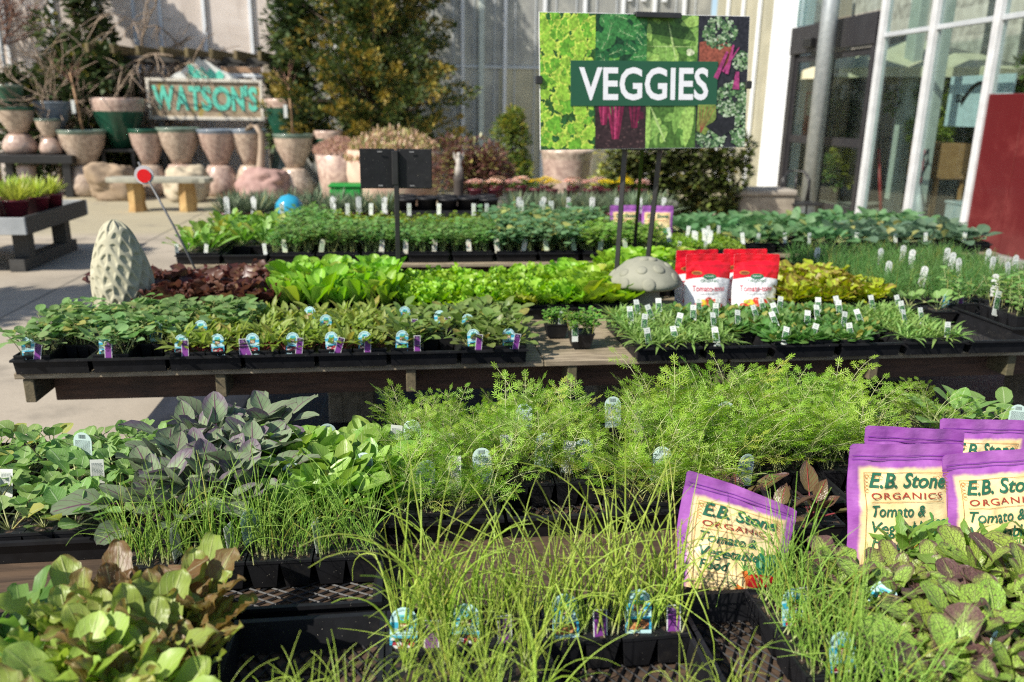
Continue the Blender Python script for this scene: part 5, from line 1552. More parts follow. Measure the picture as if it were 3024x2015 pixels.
def mushroom():
    t = thing('stone_mushroom', 'grey cast stone mushroom ornament with raised round spots, beside the red bags', 'garden ornament', (1.128, 3.72, 0.634))
    prof_ = [(0.0, 0.27), (0.02, 0.269), (0.05, 0.262), (0.085, 0.243), (0.12, 0.215), (0.150, 0.182), (0.170, 0.150), (0.176, 0.132), (0.170, 0.116), (0.150, 0.103), (0.12, 0.094), (0.08, 0.088), (0.05, 0.086)]
    mb = MB()
    rg = random.Random(6)
    nn = 48
    wob = np.array([[1 + 0.012 * math.sin(3 * i / nn * 6.28 + j * 0.6) for i in range(nn)] for j in range(len(prof_))])
    prof_ = [(a_, 0.118 + (b_ - 0.086) * 0.83) for a_, b_ in prof_]
    mb.lathe(prof_[::-1], n=nn, wob=wob[::-1])
    # raised spots
    ps = np.array(prof_)
    for az, k, r_ in ((-100, 6.1, 0.031), (-140, 6.3, 0.026), (-115, 3.9, 0.025), (-72, 3.7, 0.029), (-42, 5.3, 0.027), (-152, 4.6, 0.024), (-20, 3.6, 0.026), (-120, 1.5, 0.024), (-60, 1.6, 0.024), (170, 5.5, 0.03), (120, 4, 0.03), (60, 5, 0.03), (20, 6, 0.028)):
        i = int(k); f = k - i
        p = ps[i] * (1 - f) + ps[i + 1] * f
        tg = ps[i + 1] - ps[i]; tg /= np.linalg.norm(tg)
        nm = np.array([-tg[1], tg[0]]) * -1
        if nm[1] < -0.3 or nm[0] < 0: nm = -nm
        a = math.radians(az)
        er, et = np.array([math.cos(a), math.sin(a), 0]), np.array([-math.sin(a), math.cos(a), 0])
        C = er * p[0] + np.array([0, 0, p[1]])
        N = er * nm[0] + np.array([0, 0, nm[1]])
        T = er * tg[0] + np.array([0, 0, tg[1]])
        rings = []
        for rr, h_ in ((1.0, -0.004), (1.0, 0.001), (0.93, 0.0045), (0.6, 0.0065), (0.02, 0.0075)):
            rings.append([C + N * (h_ - 0.5 * (r_ * rr) ** 2 / 0.16) + (T * math.cos(q) + et * math.sin(q)) * r_ * rr for q in np.arange(20) * 2 * PI / 20])
        mb.add(np.array(rings).reshape(-1, 3), [(q * 20 + w_, q * 20 + (w_ + 1) % 20, (q + 1) * 20 + (w_ + 1) % 20, (q + 1) * 20 + w_) for q in range(4) for w_ in range(20)], 0, None, 0.5, True)
    mb.build('spotted_cap', [stone_m], t)
    MB().lathe([(0.0, 0), (0.115, 0), (0.112, 0.012), (0.095, 0.035), (0.078, 0.07), (0.07, 0.125)], n=32).build('stem', [stone_m], t)
mushroom()

# ------------------------------------------------------------------ VEGGIES board on its easel
def pic_panel(t, x0, x1, y0, y1, bg_, shapes, mats, name='printed_picture'):
    mb = MB()
    mb.add([(x0, -0.0035, y0), (x1, -0.0035, y0), (x1, -0.0035, y1), (x0, -0.0035, y1)], [(0, 1, 2, 3)], 0)
    shapes(mb, x0, x1, y0, y1)
    mb.build(name, [bg_] + mats, t)

def clip_poly(P, x0, x1, y0, y1):
    for ax, lim, sg in ((0, x0, 1), (0, x1, -1), (1, y0, 1), (1, y1, -1)):
        out = []
        for i in range(len(P)):
            a, b = P[i], P[(i + 1) % len(P)]
            ia, ib = sg * (a[ax] - lim) >= 0, sg * (b[ax] - lim) >= 0
            if ia: out.append(a)
            if ia != ib:
                f = (lim - a[ax]) / (b[ax] - a[ax])
                out.append((a[0] + f * (b[0] - a[0]), a[1] + f * (b[1] - a[1])))
        P = out
        if len(P) < 3: return None
    return P
def sp_poly(mb, P, lim, d, mi):
    P = clip_poly(P, *lim)
    if P: mb.add([(x, -0.0036 - d, y) for x, y in P], [tuple(range(len(P)))], mi)
def blob(rg, cx, cy, r_, asp=1.0, rot=0.0, n=22, jag=0.25):
    P = []
    for k in range(n):
        a = 2 * PI * k / n
        q = r_ * (1 + jag * (rg.random() - 0.5) + 0.12 * math.sin(3 * a + r_ * 99))
        x, y = q * math.cos(a), q * asp * math.sin(a)
        P.append((cx + x * math.cos(rot) - y * math.sin(rot), cy + x * math.sin(rot) + y * math.cos(rot)))
    return P

def veggie_board():
    t = thing('sign_board', 'wide printed board reading VEGGIES on a dark green band over vegetable photos', 'sign', (1.118, 3.86, 1.70), 0.08)
    t.rotation_euler = (-0.07, -0.018, 0.08)
    Wd, Hh = 0.51, 0.30
    MB().bbox((0, 0, 0), (2 * Wd, 0.006, 2 * Hh), 0, 0.0008).build('board', [M('white foam board', (0.7, 0.71, 0.72), 0.5)], t)
    rg = random.Random(11)
    xs_ = [-0.508, -0.247, 0.0, 0.252, 0.508]
    def ik(*c):
        return M('printed photo', tuple(min(1, x * 1.18) for x in c), 0.35, tuple(x * 0.5 for x in c), 70, detail=6, contrast=0.22, spec=0.35)
    d = [0.0]
    def nd():
        d[0] += 0.0000035
        return d[0]
    def lettuce(mb, x0, x1, y0, y1):
        d[0] = 0
        lim = (x0, x1, y0, y1)
        for k in range(170):
            cx, cy, r_ = rg.uniform(x0, x1), rg.uniform(y0, y1), rg.uniform(0.018, 0.05)
            if rg.random() < 0.2:
                sp_poly(mb, blob(rg, cx, cy, r_ * 0.45, 1, 0, 12, 0.6), lim, nd(), 1); continue
            ro, asp = rg.uniform(0, 3), rg.uniform(0.55, 1)
            P = blob(rg, cx, cy, r_, asp, ro, 30, 0.55)
            sp_poly(mb, P, lim, nd(), 4)
            sp_poly(mb, [(cx + (x - cx) * 0.87 + 0.002, cy + (y - cy) * 0.87 - 0.003) for x, y in P], lim, nd(), rg.choice((2, 3, 3)))
            a = rg.uniform(0.5, 2.6)
            sp_poly(mb, [(cx - 0.001, cy - r_ * 0.5), (cx + 0.001, cy - r_ * 0.5), (cx + r_ * 0.5 * math.cos(a), cy + r_ * 0.5 * math.sin(a))], lim, nd(), 4)
    pic_panel(t, xs_[0], xs_[1], -0.298, 0.298, ik(0.03, 0.10, 0.02), lettuce, [ik(0.03, 0.13, 0.03), ik(0.14, 0.38, 0.03), ik(0.28, 0.52, 0.05), ik(0.52, 0.66, 0.10)])
    def chard(mb, x0, x1, y0, y1):
        d[0] = 0
        lim = (x0, x1, y0, y1)
        for k in range(34):
            cx, cy, r_ = rg.uniform(x0, x1), rg.uniform(0.06, y1), rg.uniform(0.025, 0.06)
            ro = rg.uniform(0, 3)
            P = blob(rg, cx, cy, r_, 0.62, ro, 20, 0.18)
            sp_poly(mb, P, lim, nd(), rg.choice((1, 2, 2, 3)))
            ca, sa = math.cos(ro), math.sin(ro)
            for q, w_ in ((0, 0.0016), (0.7, 0.0008), (-0.7, 0.0008)):
                a = ro + q
                for off in ((0,) if q == 0 else (-0.5, 0.0, 0.4)):
                    bx, by = cx + ca * r_ * off, cy + sa * r_ * off
                    L = r_ * (0.85 if q == 0 else 0.42)
                    st_ = -L if q == 0 else 0
                    sp_poly(mb, [(bx + math.cos(a) * st_ - w_ * math.sin(a), by + math.sin(a) * st_ + w_ * math.cos(a)), (bx + math.cos(a) * L, by + math.sin(a) * L), (bx + math.cos(a) * st_ + w_ * math.sin(a), by + math.sin(a) * st_ - w_ * math.cos(a))], lim, nd(), 4)
        # soil and red stalks below
        sp_poly(mb, [(x0, y0), (x1, y0), (x1, -0.05), (x0, -0.05)], lim, nd(), 5)
        for k in range(60):
            sp_poly(mb, blob(rg, rg.uniform(x0, x1), rg.uniform(y0, -0.19), rg.uniform(0.002, 0.008), 0.7, 0, 8, 0.6), lim, nd(), rg.choice((5, 6)))
        for k in range(8):
            sp_poly(mb, blob(rg, rg.uniform(x0, x1), rg.uniform(-0.19, -0.08), rg.uniform(0.01, 0.03), 0.7, 0, 10, 0.6), lim, nd(), rg.choice((2, 6, 9)))
        for bx, by, sp_, top in ((-0.148, -0.255, 0.035, -0.05), (-0.205, -0.19, 0.022, -0.05), (-0.055, -0.205, 0.025, -0.05)):
            for q in range(5):
                f = (q - 2) / 2
                sp_poly(mb, [(bx + f * sp_ * 0.3 - 0.006, by), (bx + f * sp_ * 0.3 + 0.006, by), (bx + f * sp_ * 1.3 + 0.006, top), (bx + f * sp_ * 1.3 - 0.007, top)], lim, nd(), (7, 8, 10)[q % 3] if bx < -0.1 else (8, 9)[q % 2])
    pic_panel(t, xs_[1], xs_[2], -0.298, 0.298, ik(0.012, 0.05, 0.02), chard, [ik(0.02, 0.12, 0.035), ik(0.045, 0.20, 0.05), ik(0.12, 0.34, 0.06), ik(0.35, 0.5, 0.25), ik(0.035, 0.018, 0.02), ik(0.09, 0.05, 0.05), ik(0.28, 0.02, 0.08), ik(0.17, 0.012, 0.05), ik(0.08, 0.012, 0.03), ik(0.42, 0.05, 0.14)])
    def pea(mb, x0, x1, y0, y1):
        d[0] = 0
        lim = (x0, x1, y0, y1)
        for k in range(42):
            cx, cy, r_ = rg.uniform(x0, x1), rg.uniform(y0, y1), rg.uniform(0.02, 0.06)
            ro = rg.uniform(0, 3)
            sp_poly(mb, blob(rg, cx, cy, r_, rg.uniform(0.35, 0.7), ro, 18, 0.06), lim, nd(), rg.choice((1, 2, 2, 3, 3)))
            sp_poly(mb, [(cx - math.cos(ro) * r_, cy - math.sin(ro) * r_), (cx + math.cos(ro) * r_ * 0.8 - 0.001, cy + math.sin(ro) * r_ * 0.8 + 0.001), (cx + math.cos(ro) * r_ * 0.8 + 0.0012, cy + math.sin(ro) * r_ * 0.8)], lim, nd(), 4)
        for (ax, ay), (bx, by), w_, m in (((0.02, -0.10), (0.10, -0.27), 0.005, 4), ((0.10, 0.28), (0.15, 0.08), 0.004, 4), ((0.20, -0.30), (0.235, -0.06), 0.021, 3), ((0.014, -0.30), (0.012, -0.1), 0.013, 3), ((0.145, -0.24), (0.165, -0.06), 0.018, 2), ((0.0, 0.16), (0.24, 0.16), 0.002, 4)):
            L = math.hypot(bx - ax, by - ay)
            nx, ny = -(by - ay) / L * w_, (bx - ax) / L * w_
            mx, my = (ax + bx) / 2, (ay + by) / 2
            sp_poly(mb, [(ax, ay), (ax * 0.75 + bx * 0.25 + nx, ay * 0.75 + by * 0.25 + ny), (mx + nx * 1.15, my + ny * 1.15), (bx + nx * 0.5, by + ny * 0.5), (bx - nx * 0.5, by - ny * 0.5), (mx - nx * 1.15, my - ny * 1.15), (ax * 0.75 + bx * 0.25 - nx, ay * 0.75 + by * 0.25 - ny)], lim, nd(), m)
        sp_poly(mb, blob(rg, 0.215, 0.135, 0.02, 0.8, 0, 14, 0.1), lim, nd(), 5)
    pic_panel(t, xs_[2], xs_[3], -0.298, 0.298, ik(0.07, 0.16, 0.03), pea, [ik(0.09, 0.22, 0.04), ik(0.20, 0.38, 0.08), ik(0.32, 0.52, 0.12), ik(0.42, 0.58, 0.22), ik(0.62, 0.68, 0.45)])
    def kale_(mb, x0, x1, y0, y1):
        d[0] = 0
        lim = (x0, x1, y0, y1)
        sp_poly(mb, [(0.26, 0.07), (0.40, 0.07), (0.43, 0.16), (0.36, 0.2), (0.26, 0.18)], lim, nd(), 5)
        for cx, cy, r_, n_ in ((0.36, 0.225, 0.085, 240), (0.48, 0.1, 0.05, 110), (0.45, -0.08, 0.10, 420), (0.33, -0.25, 0.075, 260), (0.48, -0.20, 0.06, 160), (0.49, -0.26, 0.05, 100)):
            for k in range(n_):
                a, q = rg.uniform(0, 6.28), math.sqrt(rg.uniform(0.02, 1)) * r_
                sp_poly(mb, blob(rg, cx + q * math.cos(a), cy + q * math.sin(a) * 0.85, rg.uniform(0.004, 0.010), 0.8, 0, 8, 0.5), lim, nd(), rg.choice((1, 1, 2, 2, 3, 4)))
        for (ax, ay), (bx, by), w_ in (((0.345, 0.02), (0.40, 0.14), 0.012), ((0.40, 0.04), (0.43, 0.17), 0.010), ((0.45, -0.03), (0.455, 0.05), 0.018), ((0.38, 0.05), (0.46, 0.16), 0.006)):
            L = math.hypot(bx - ax, by - ay); nx, ny = -(by - ay) / L * w_, (bx - ax) / L * w_
            sp_poly(mb, [(ax + nx, ay + ny), (ax - nx, ay - ny), (bx - nx * 0.5, by - ny * 0.5), (bx + nx * 0.5, by + ny * 0.5)], lim, nd(), 6)
        sp_poly(mb, [(0.26, -0.1), (0.35, -0.1), (0.355, -0.16), (0.30, -0.24), (0.255, -0.22)], lim, nd(), 7)
        for q in range(5):
            sp_poly(mb, [(0.275, -0.23), (0.279, -0.23), (0.27 + q * 0.02, -0.11), (0.267 + q * 0.02, -0.11)], lim, nd(), 5)
        sp_poly(mb, [(0.36, -0.17), (0.45, -0.15), (0.45, -0.21), (0.38, -0.25), (0.30, -0.20)], lim, nd(), 8)
    pic_panel(t, xs_[3], xs_[4], -0.298, 0.298, ik(0.025, 0.025, 0.032), kale_, [ik(0.05, 0.11, 0.05), ik(0.13, 0.25, 0.10), ik(0.30, 0.42, 0.24), ik(0.45, 0.55, 0.4), ik(0.28, 0.08, 0.05), ik(0.36, 0.05, 0.18), ik(0.20, 0.28, 0.06), ik(0.018, 0.018, 0.022)])
    MB().bbox((-0.005, -0.0055, -0.005), (0.72, 0.004, 0.20), 0, 0.0006).build('title_band', [ink((0.018, 0.085, 0.045), 0.35)], t)
    tx = MB()
    put_text(tx, 'VEGGIES', lambda x, y: (x, -0.0080, y), -0.008, -0.074, 0.198, 0, width=0.635, bold=0.022)
    tx.build('lettering', [ink((0.72, 0.73, 0.77), 0.35)], t)
    return t
veggie_board()

def easel():
    t = thing('display_easel', 'tall black metal tripod easel holding the VEGGIES board', 'easel', (0, 0, 0))
    def bar(a, b, s=0.011):
        a, b = Vector(a), Vector(b)
        d = (b - a)
        mb = MB()
        q = d.to_track_quat('Z', 'Y').to_matrix()
        v = np.array([(sx * s, sy * s, z) for z in (0, d.length) for sx, sy in ((-1, -1), (1, -1), (1, 1), (-1, 1))])
        return mb.add(v @ np.array(q).T + np.array(a), [(0, 1, 5, 4), (1, 2, 6, 5), (2, 3, 7, 6), (3, 0, 4, 7), (0, 3, 2, 1), (4, 5, 6, 7)])
    bar((1.028, 3.88, 0.634), (1.052, 3.925, 1.41), 0.0105).build('leg', [black_metal], t)
    bar((1.20, 3.96, 0.634), (1.232, 3.94, 1.41), 0.0105).build('leg', [black_metal], t)
    bar((1.44, 5.02, 0.634), (1.158, 3.99, 1.46), 0.0095).build('leg', [black_metal], t)
    bar((1.146, 3.935, 1.40), (1.16, 3.945, 2.0), 0.009).build('mast', [black_metal], t)
    MB().bbox((1.143, 3.90, 1.400), (0.21, 0.085, 0.016), 0, 0.003).bbox((1.143, 3.850, 1.408), (0.21, 0.006, 0.018), 0, 0.002).build('ledge', [black_metal], t)
    MB().bbox((1.155, 3.87, 1.998), (0.215, 0.06, 0.014), 0, 0.003).bbox((1.155, 3.838, 1.990), (0.215, 0.006, 0.018), 0, 0.002).build('top_clip', [black_metal], t)
    for x, y_ in ((0.606, 3.815), (1.630, 3.895)):
        nm = 'side_clip'
        MB().bbox((x, y_, 1.70), (0.03, 0.03, 0.036), 0, 0.003).build(nm, [black_metal], t)
    MB().bbox((1.12, 3.885, 1.70), (1.02, 0.008, 0.02), 0, 0.002, rot=0.08).build('crossbar', [black_metal], t)
easel()

# black folded sign seen from behind
def back_sign():
    t = thing('price_sign', 'black two-leaf sign seen from behind on a slim black pole', 'sign', (-0.045, 3.99, 0.634))
    MB().bbox((0, 0.02, 0.006), (0.14, 0.10, 0.012), 0, 0.003).bbox((0, 0, 0.30), (0.024, 0.024, 0.58), 0, 0.003).bbox((-0.005, 0.0, 0.66), (0.03, 0.03, 0.16), 0, 0.003).build('pole', [black_metal], t)
    for sg in (-1, 1):
        mb = MB()
        mb.bbox((sg * 0.088, 0.012, 0.655), (0.165, 0.010, 0.186), 0, 0.003, rot=-sg * 0.08)
        mb.build('leaf_panel', [plastic], t)
        cl = MB()
        for z in (0.735, 0.577):
            cl.box((sg * 0.075, -0.0045, z), (0.022, 0.004, 0.005))
        cl.build('clip', [M('grey plastic clip', (0.22, 0.22, 0.23), 0.4)], t)
    st = MB()
    st.box((-0.127, 0.0085, 0.592), (0.034, 0.002, 0.040))
    rg = random.Random(3)
    st.build('sticker', [M('pale sticker', (0.5, 0.5, 0.5), 0.5, (0.25, 0.25, 0.26), 220, contrast=0.1)], t)
back_sign()

def reflector():
    t = thing('driveway_marker', 'thin grey rod with a round red reflector, leaning over the red lettuce', 'marker', (0, 0, 0))
    a, b = Vector((-1.03, 4.25, 0.652)), Vector((-1.345, 4.42, 1.285))
    MB().tube([a, (a + b) / 2 + Vector((0.008, 0, 0)), b], 0.0055, 8).build('rod', [M('grey fibreglass', (0.10, 0.105, 0.11), 0.4)], t)
    c = Vector((-1.318, 4.40, 1.222))
    def disc(c, r_, th, mats, nm):
        mb = MB()
        n = 28
        P = [(c.x + r_ * math.cos(q), c.y + s * th / 2, c.z + r_ * math.sin(q)) for s in (-1, 1) for q in np.arange(n) * 2 * PI / n]
        mb.add(P, [tuple(range(n)), tuple(range(n, 2 * n))[::-1]] + [(i, n + i, n + (i + 1) % n, (i + 1) % n) for i in range(n)])
        mb.build(nm, mats, t)
    disc(c, 0.047, 0.006, [M('clear rim', (0.45, 0.46, 0.48), 0.25)], 'reflector_rim')
    disc(c + Vector((0.002, -0.006, -0.004)), 0.034, 0.008, [M('red reflector', (0.62, 0.005, 0.01), 0.18, (0.5, 0.004, 0.008), 150)], 'reflector_disc')
reflector()
# ------------------------------------------------------------------ greenhouse and shop front
white_m = M('white painted metal', (0.72, 0.75, 0.78), 0.4, (0.62, 0.65, 0.68), 3)
alu_m = M('silver mullion', (0.52, 0.55, 0.57), 0.35, (0.42, 0.45, 0.47), 4, metal=0.2)
def poly_pane(name, c1, c2, c3, tr=0.35):
    t = NT(name)
    v = t.coords('Object')
    a = t.noise(t.scaled(v, (1, 1, 1.3)), 0.9, 5, 0.6, 0.6)
    b = t.noise(t.scaled(v, (1, 1, 0.25)), 6, 4)
    col = t.mix(t.step(a, 0.35, 0.68), c1, c2)
    col = t.mix(t.math('MULTIPLY', t.step(b, 0.45, 0.7), 0.5), col, c3)  # mottled tones also paint in reflections and shapes behind the panes
    t.P(Base_Color=col, Roughness=0.3)
    tn = t.n('BsdfTranslucent', {'Color': col})
    mx = t.n('MixShader', {0: tr, 1: t.p.outputs[0], 2: tn.outputs[0]})
    t.set(t.out.inputs[0], mx.outputs[0])
    return t.m
pane_pink = poly_pane('dusty pinkish glazing', (0.76, 0.68, 0.61), (0.86, 0.79, 0.73), (0.63, 0.55, 0.49))
pane_grey = poly_pane('reflection-mottled grey glazing', (0.38, 0.39, 0.37), (0.60, 0.60, 0.54), (0.30, 0.31, 0.32))
pane_cream = poly_pane('cream glazing', (0.50, 0.48, 0.36), (0.62, 0.59, 0.45), (0.40, 0.39, 0.30))
def glass(name, tint=(0.82, 0.88, 0.86), k=0.08):
    t = NT(name)
    tr = t.n('BsdfTransparent', {'Color': tint})
    gl = t.n('BsdfGlossy', {'Roughness': 0.02, 'Color': (0.9, 0.93, 0.95)})
    lw = t.n('LayerWeight', {'Blend': 0.25})
    f = t.math('ADD', k, t.math('MULTIPLY', t.math('POWER', lw.outputs['Facing'], 4.0), 0.5), clamp=True)
    mx = t.n('MixShader', {0: f, 1: tr.outputs[0], 2: gl.outputs[0]})
    t.set(t.out.inputs[0], mx.outputs[0])
    return t.m
glass_m = glass('clear glass')
gh = thing('greenhouse', 'large glasshouse with pale hazy panes and white uprights across the back', 'greenhouse', (0, 18.0, 0))
def panel(x0, x1, z0, z1, m, y=0.0, nm='glazing_panel'):
    MB().bbox(((x0 + x1) / 2, y, (z0 + z1) / 2), (x1 - x0, 0.03, z1 - z0), 0, 0.002).build(nm, [m], gh)
panel(-13.0, -2.6, 0.0, 6.0, pane_pink)
panel(-2.6, 6.56, 2.45, 6.0, pane_grey)
panel(-2.6, 2.0, 0.0, 2.40, pane_grey)
panel(2.0, 6.56, 0.0, 2.40, pane_cream)
MB().bbox((2.0, -0.02, 2.425), (9.1, 0.06, 0.05), 0, 0.004).build('transom', [alu_m], gh)
for x in (-12.2, -11.3, -10.4, -9.5, -8.55, -7.65, -6.75, -5.95, -5.25, -4.75, -3.92, -3.02, -2.2, -1.35, -0.5, 0.35, 1.23, 2.12, 2.95, 3.80, 4.62, 5.3, 5.95):
    MB().bbox((x, -0.045, 3.0), (0.07, 0.06, 6.0), 0, 0.006).build('mullion', [white_m], gh)
for x in np.arange(-2.4, 6.5, 0.43):
    MB().bbox((x, -0.022, 3.0), (0.022, 0.025, 6.0), 0, 0.003).build('glazing_bar', [alu_m], gh)
MB().bbox((1.62, -0.06, 3.0), (0.11, 0.09, 6.0), 0, 0.006).build('mullion', [M('greenish post', (0.55, 0.62, 0.58), 0.4)], gh)
for i, x in enumerate((4.75, 5.05, 5.5)):
    MB().bbox((x, -0.05, 4.9), (0.09, 0.07, 2.2), 0, 0.006).build('mullion', [white_m], gh)

# slanting white pole at the far left
pl = thing('pole', 'slim white pole rising in front of the bare trees by the tall stacked urns', 'pole', (-7.45, 17.2, 0))
MB().tube([(0, 0, 0), (0, 0, 6.5)], 0.035, 10).build('shaft', [white_m], pl)
MB().lathe([(0, 0), (0.11, 0), (0.1, 0.03), (0.045, 0.05), (0.0, 0.05)], n=14).build('base', [white_m], pl)

# shop front along the right side
sf = thing('shop_front', 'glazed shop front with white uprights, dark automatic doors and a red lower wall', 'building', (6.6, 0, 0))
dark_fr = M('dark bronze frame', (0.022, 0.021, 0.024), 0.35, (0.03, 0.029, 0.032), 5)
def wbox(y0, y1, z0, z1, m, nm, x=0.0, th=0.06):
    return MB().bbox((x, (y0 + y1) / 2, (z0 + z1) / 2), (th, y1 - y0, z1 - z0), 0, min(0.006, th / 5)).build(nm, [m], sf)
wbox(13.95, 14.95, 0, 6, white_m, 'corner_column', 0.16, 0.30)
wbox(14.95, 17.98, 0, 6, pane_cream, 'side_glazing', 0.1, 0.04)
for y in (15.6, 16.4, 17.2):
    wbox(y - 0.03, y + 0.03, 0, 6, white_m, 'mullion', 0.03, 0.06)
alu_l = M('worn white frame', (0.56, 0.57, 0.58), 0.4, (0.42, 0.43, 0.44), 5)
# doors
wbox(11.33, 13.94, 2.53, 2.96, dark_fr, 'door_header', 0.0, 0.16)
wbox(13.02, 13.30, 2.60, 2.74, M('door sensor', (0.012, 0.012, 0.013), 0.3), 'door_sensor', -0.13, 0.09)
wbox(13.80, 13.94, 0, 2.53, dark_fr, 'door_jamb', 0.0, 0.12)
wbox(11.33, 11.42, 0, 2.53, dark_fr, 'door_jamb', 0.0, 0.12)
def door(y0, y1):
    d = obj('sliding_door', None, sf)
    def part(a, b, z0, z1, m, nm, th=0.05):
        MB().bbox((0.01, (a + b) / 2, (z0 + z1) / 2), (th, b - a, z1 - z0), 0, 0.003).build(nm, [m], d)
    part(y0, y0 + 0.07, 0.02, 2.5, dark_fr, 'stile'); part(y1 - 0.07, y1, 0.02, 2.5, dark_fr, 'stile')
    part(y0 + 0.07, y1 - 0.07, 1.10, 1.23, dark_fr, 'middle_rail', 0.046); part(y0 + 0.07, y1 - 0.07, 2.40, 2.5, dark_fr, 'top_rail', 0.046); part(y0 + 0.07, y1 - 0.07, 0.02, 0.22, dark_fr, 'bottom_rail', 0.046)
    part(y0 + 0.07, y1 - 0.07, 0.22, 1.10, glass_m, 'lower_pane', 0.01); part(y0 + 0.07, y1 - 0.07, 1.23, 2.40, glass_m, 'upper_pane', 0.01)
door(11.42, 12.62); door(12.62, 13.80)
wbox(12.75, 13.94, 2.99, 6, glass('skyward glass', (0.75, 0.9, 0.88), 0.35), 'transom_pane', 0, 0.012)
wbox(11.33, 12.66, 2.99, 6, glass_m, 'transom_pane', 0, 0.012)
wbox(12.66, 12.75, 2.99, 6, dark_fr, 'transom_post', 0, 0.08)
for y, w_ in ((11.22, 0.10), (10.06, 0.10), (8.90, 0.10), (7.74, 0.10), (6.58, 0.10), (5.4, 0.10)):
    wbox(y - w_ / 2, y + w_ / 2, 0, 6, alu_l, 'mullion', -0.01, 0.12)
ys = [11.17, 10.01, 8.85, 7.69, 6.53, 5.35]
ye = [10.11, 8.95, 7.79, 6.63, 5.45, 4.0]
for i, (a, b) in enumerate(zip(ye, ys)):
    wbox(a, b, 2.60, 2.66, alu_m, 'rail', 0.0, 0.07)
    wbox(a, b, 2.665, 6, glass_m, 'window_pane', 0, 0.012)
    if i < 2:
        wbox(a, b, 0.2, 2.595, glass_m, 'window_pane', 0, 0.012)
        wbox(a, b, 0, 0.195, alu_m, 'sill', 0.0, 0.07)
    else:
        wbox(a, b, 1.83, 2.595, glass_m, 'window_pane', 0, 0.012)
red_m = NT('dark red painted board')
v_ = red_m.coords('Object')
red_m.P(Base_Color=red_m.mix(red_m.step(red_m.noise(v_, 1.2, 6, 0.7, 1.0), 0.45, 0.72), (0.095, 0.012, 0.014), (0.15, 0.03, 0.03)), Roughness=0.14)
red_m = red_m.m
for i in range(8):
    a = 8.845 - 0.58 * (i + 1)
    wbox(a + 0.006, a + 0.58, 0.06, 1.82, red_m, 'red_wall_board', -0.015, 0.05)
wbox(4.0, 8.845, 0.0, 0.10, M('grey kerb', (0.25, 0.25, 0.24), 0.8), 'plinth', -0.06, 0.14)

# round galvanised post before the doors
gp = thing('steel_post', 'round galvanised steel post standing before the dark sliding doors', 'post', (6.30, 12.25, 0))
MB().tube([(0, 0, 0), (0, 0, 6)], 0.125, 20).build('shaft', [M('galvanised steel', (0.30, 0.33, 0.34), 0.42, (0.42, 0.45, 0.46), 14, metal=0.5)], gp)
MB().lathe([(0, 0), (0.2, 0), (0.2, 0.02), (0.13, 0.025), (0, 0.025)], n=20).build('base_plate', [M('galvanised plate', (0.3, 0.32, 0.33), 0.5)], gp)

# inside the shop, seen through the glass
fl = MB().box((10.1, 11.0, 0.03), (6.9, 13.9, 0.02)).build('shop_floor', [M('shop floor', (0.32, 0.30, 0.27), 0.5)])
tag(fl, kind='structure')
def stone_mat():
    t = NT('stacked ledge stone')
    v = t.coords('Object')
    br = t.n('TexBrick', {'Vector': t.n('Mapping', {'Vector': v, 'Rotation': (PI / 2, 0, PI / 2)}).outputs[0], 'Scale': 3.2, 'Mortar Size': 0.012, 'Color1': (0.42, 0.40, 0.36, 1), 'Color2': (0.24, 0.225, 0.20, 1), 'Mortar': (0.06, 0.055, 0.05, 1), 'Row Height': 0.22, 'Brick Width': 0.75})
    n_ = t.noise(v, 6, 5)
    t.P(Base_Color=t.mix(t.step(n_, 0.35, 0.7), br.outputs[0], (0.5, 0.48, 0.43)), Roughness=0.85)
    t.bump(br.outputs['Fac'], -0.6, 0.03)
    return t.m
sw = tag(MB().bbox((9.8, 11.5, 2.0), (0.3, 12.6, 4.0), 0, 0.01).build('stone_wall', [stone_mat()]), 'grey stacked stone wall inside the shop behind the glass', 'wall')
dw = tag(MB().bbox((8.2, 17.7, 2.0), (2.7, 0.2, 4.0), 0, 0.01).build('inner_wall', [M('warm inner wall', (0.34, 0.30, 0.23), 0.8)]), 'plain tan wall inside the shop beyond the doors', 'wall')
um = thing('market_umbrella', 'cream market umbrella open inside the shop behind the glass', 'umbrella', (8.3, 13.2, 0))
MB().lathe([(1.85, 2.12), (1.85, 2.26), (1.0, 2.52), (0.1, 2.76), (0.0, 2.78)], n=8, smooth=False).build('canopy', [M('cream canvas', (0.62, 0.58, 0.40), 0.8)], um)
MB().tube([(0, 0, 0), (0, 0, 2.8)], 0.025, 8).build('pole', [W_orange], um)
MB().lathe([(0, 0), (0.25, 0), (0.24, 0.08), (0.05, 0.1)], n=16).build('base', [black_metal], um)
hs = thing('hanging_board', 'pale blue board with a dark looping sketch, inside the shop window', 'sign', (7.3, 10.02, 0))
MB().bbox((0, 0, 1.76), (0.03, 1.2, 0.64), 0, 0.003).build('board', [M('pale blue board', (0.50, 0.62, 0.66), 0.5)], hs)
lp = MB()
for q in range(4):
    pts = [(-0.022, 0.30 - 0.62 * s_, 1.80 + 0.20 * math.sin(PI * s_) * (1 + 0.1 * q) - 0.03 * q) for s_ in np.linspace(0, 1, 14)]
    lp.tube(pts, 0.009, 5)
for q in range(3):
    lp.tube([(-0.022, 0.33 + 0.05 * math.cos(a) + q * 0.03, 1.80 + 0.045 * math.sin(a)) for a in np.linspace(0, 6.0, 12)], 0.005, 5)
lp.build('sketch', [blackc], hs)
MB().tube([(0.04, 0, 0), (0.04, 0, 1.45)], 0.02, 6).build('stand', [black_metal], hs)
ct = thing('wooden_crate', 'orange-brown slatted wooden crate on legs inside the shop window', 'crate', (7.8, 11.35, 0))
mb = MB()
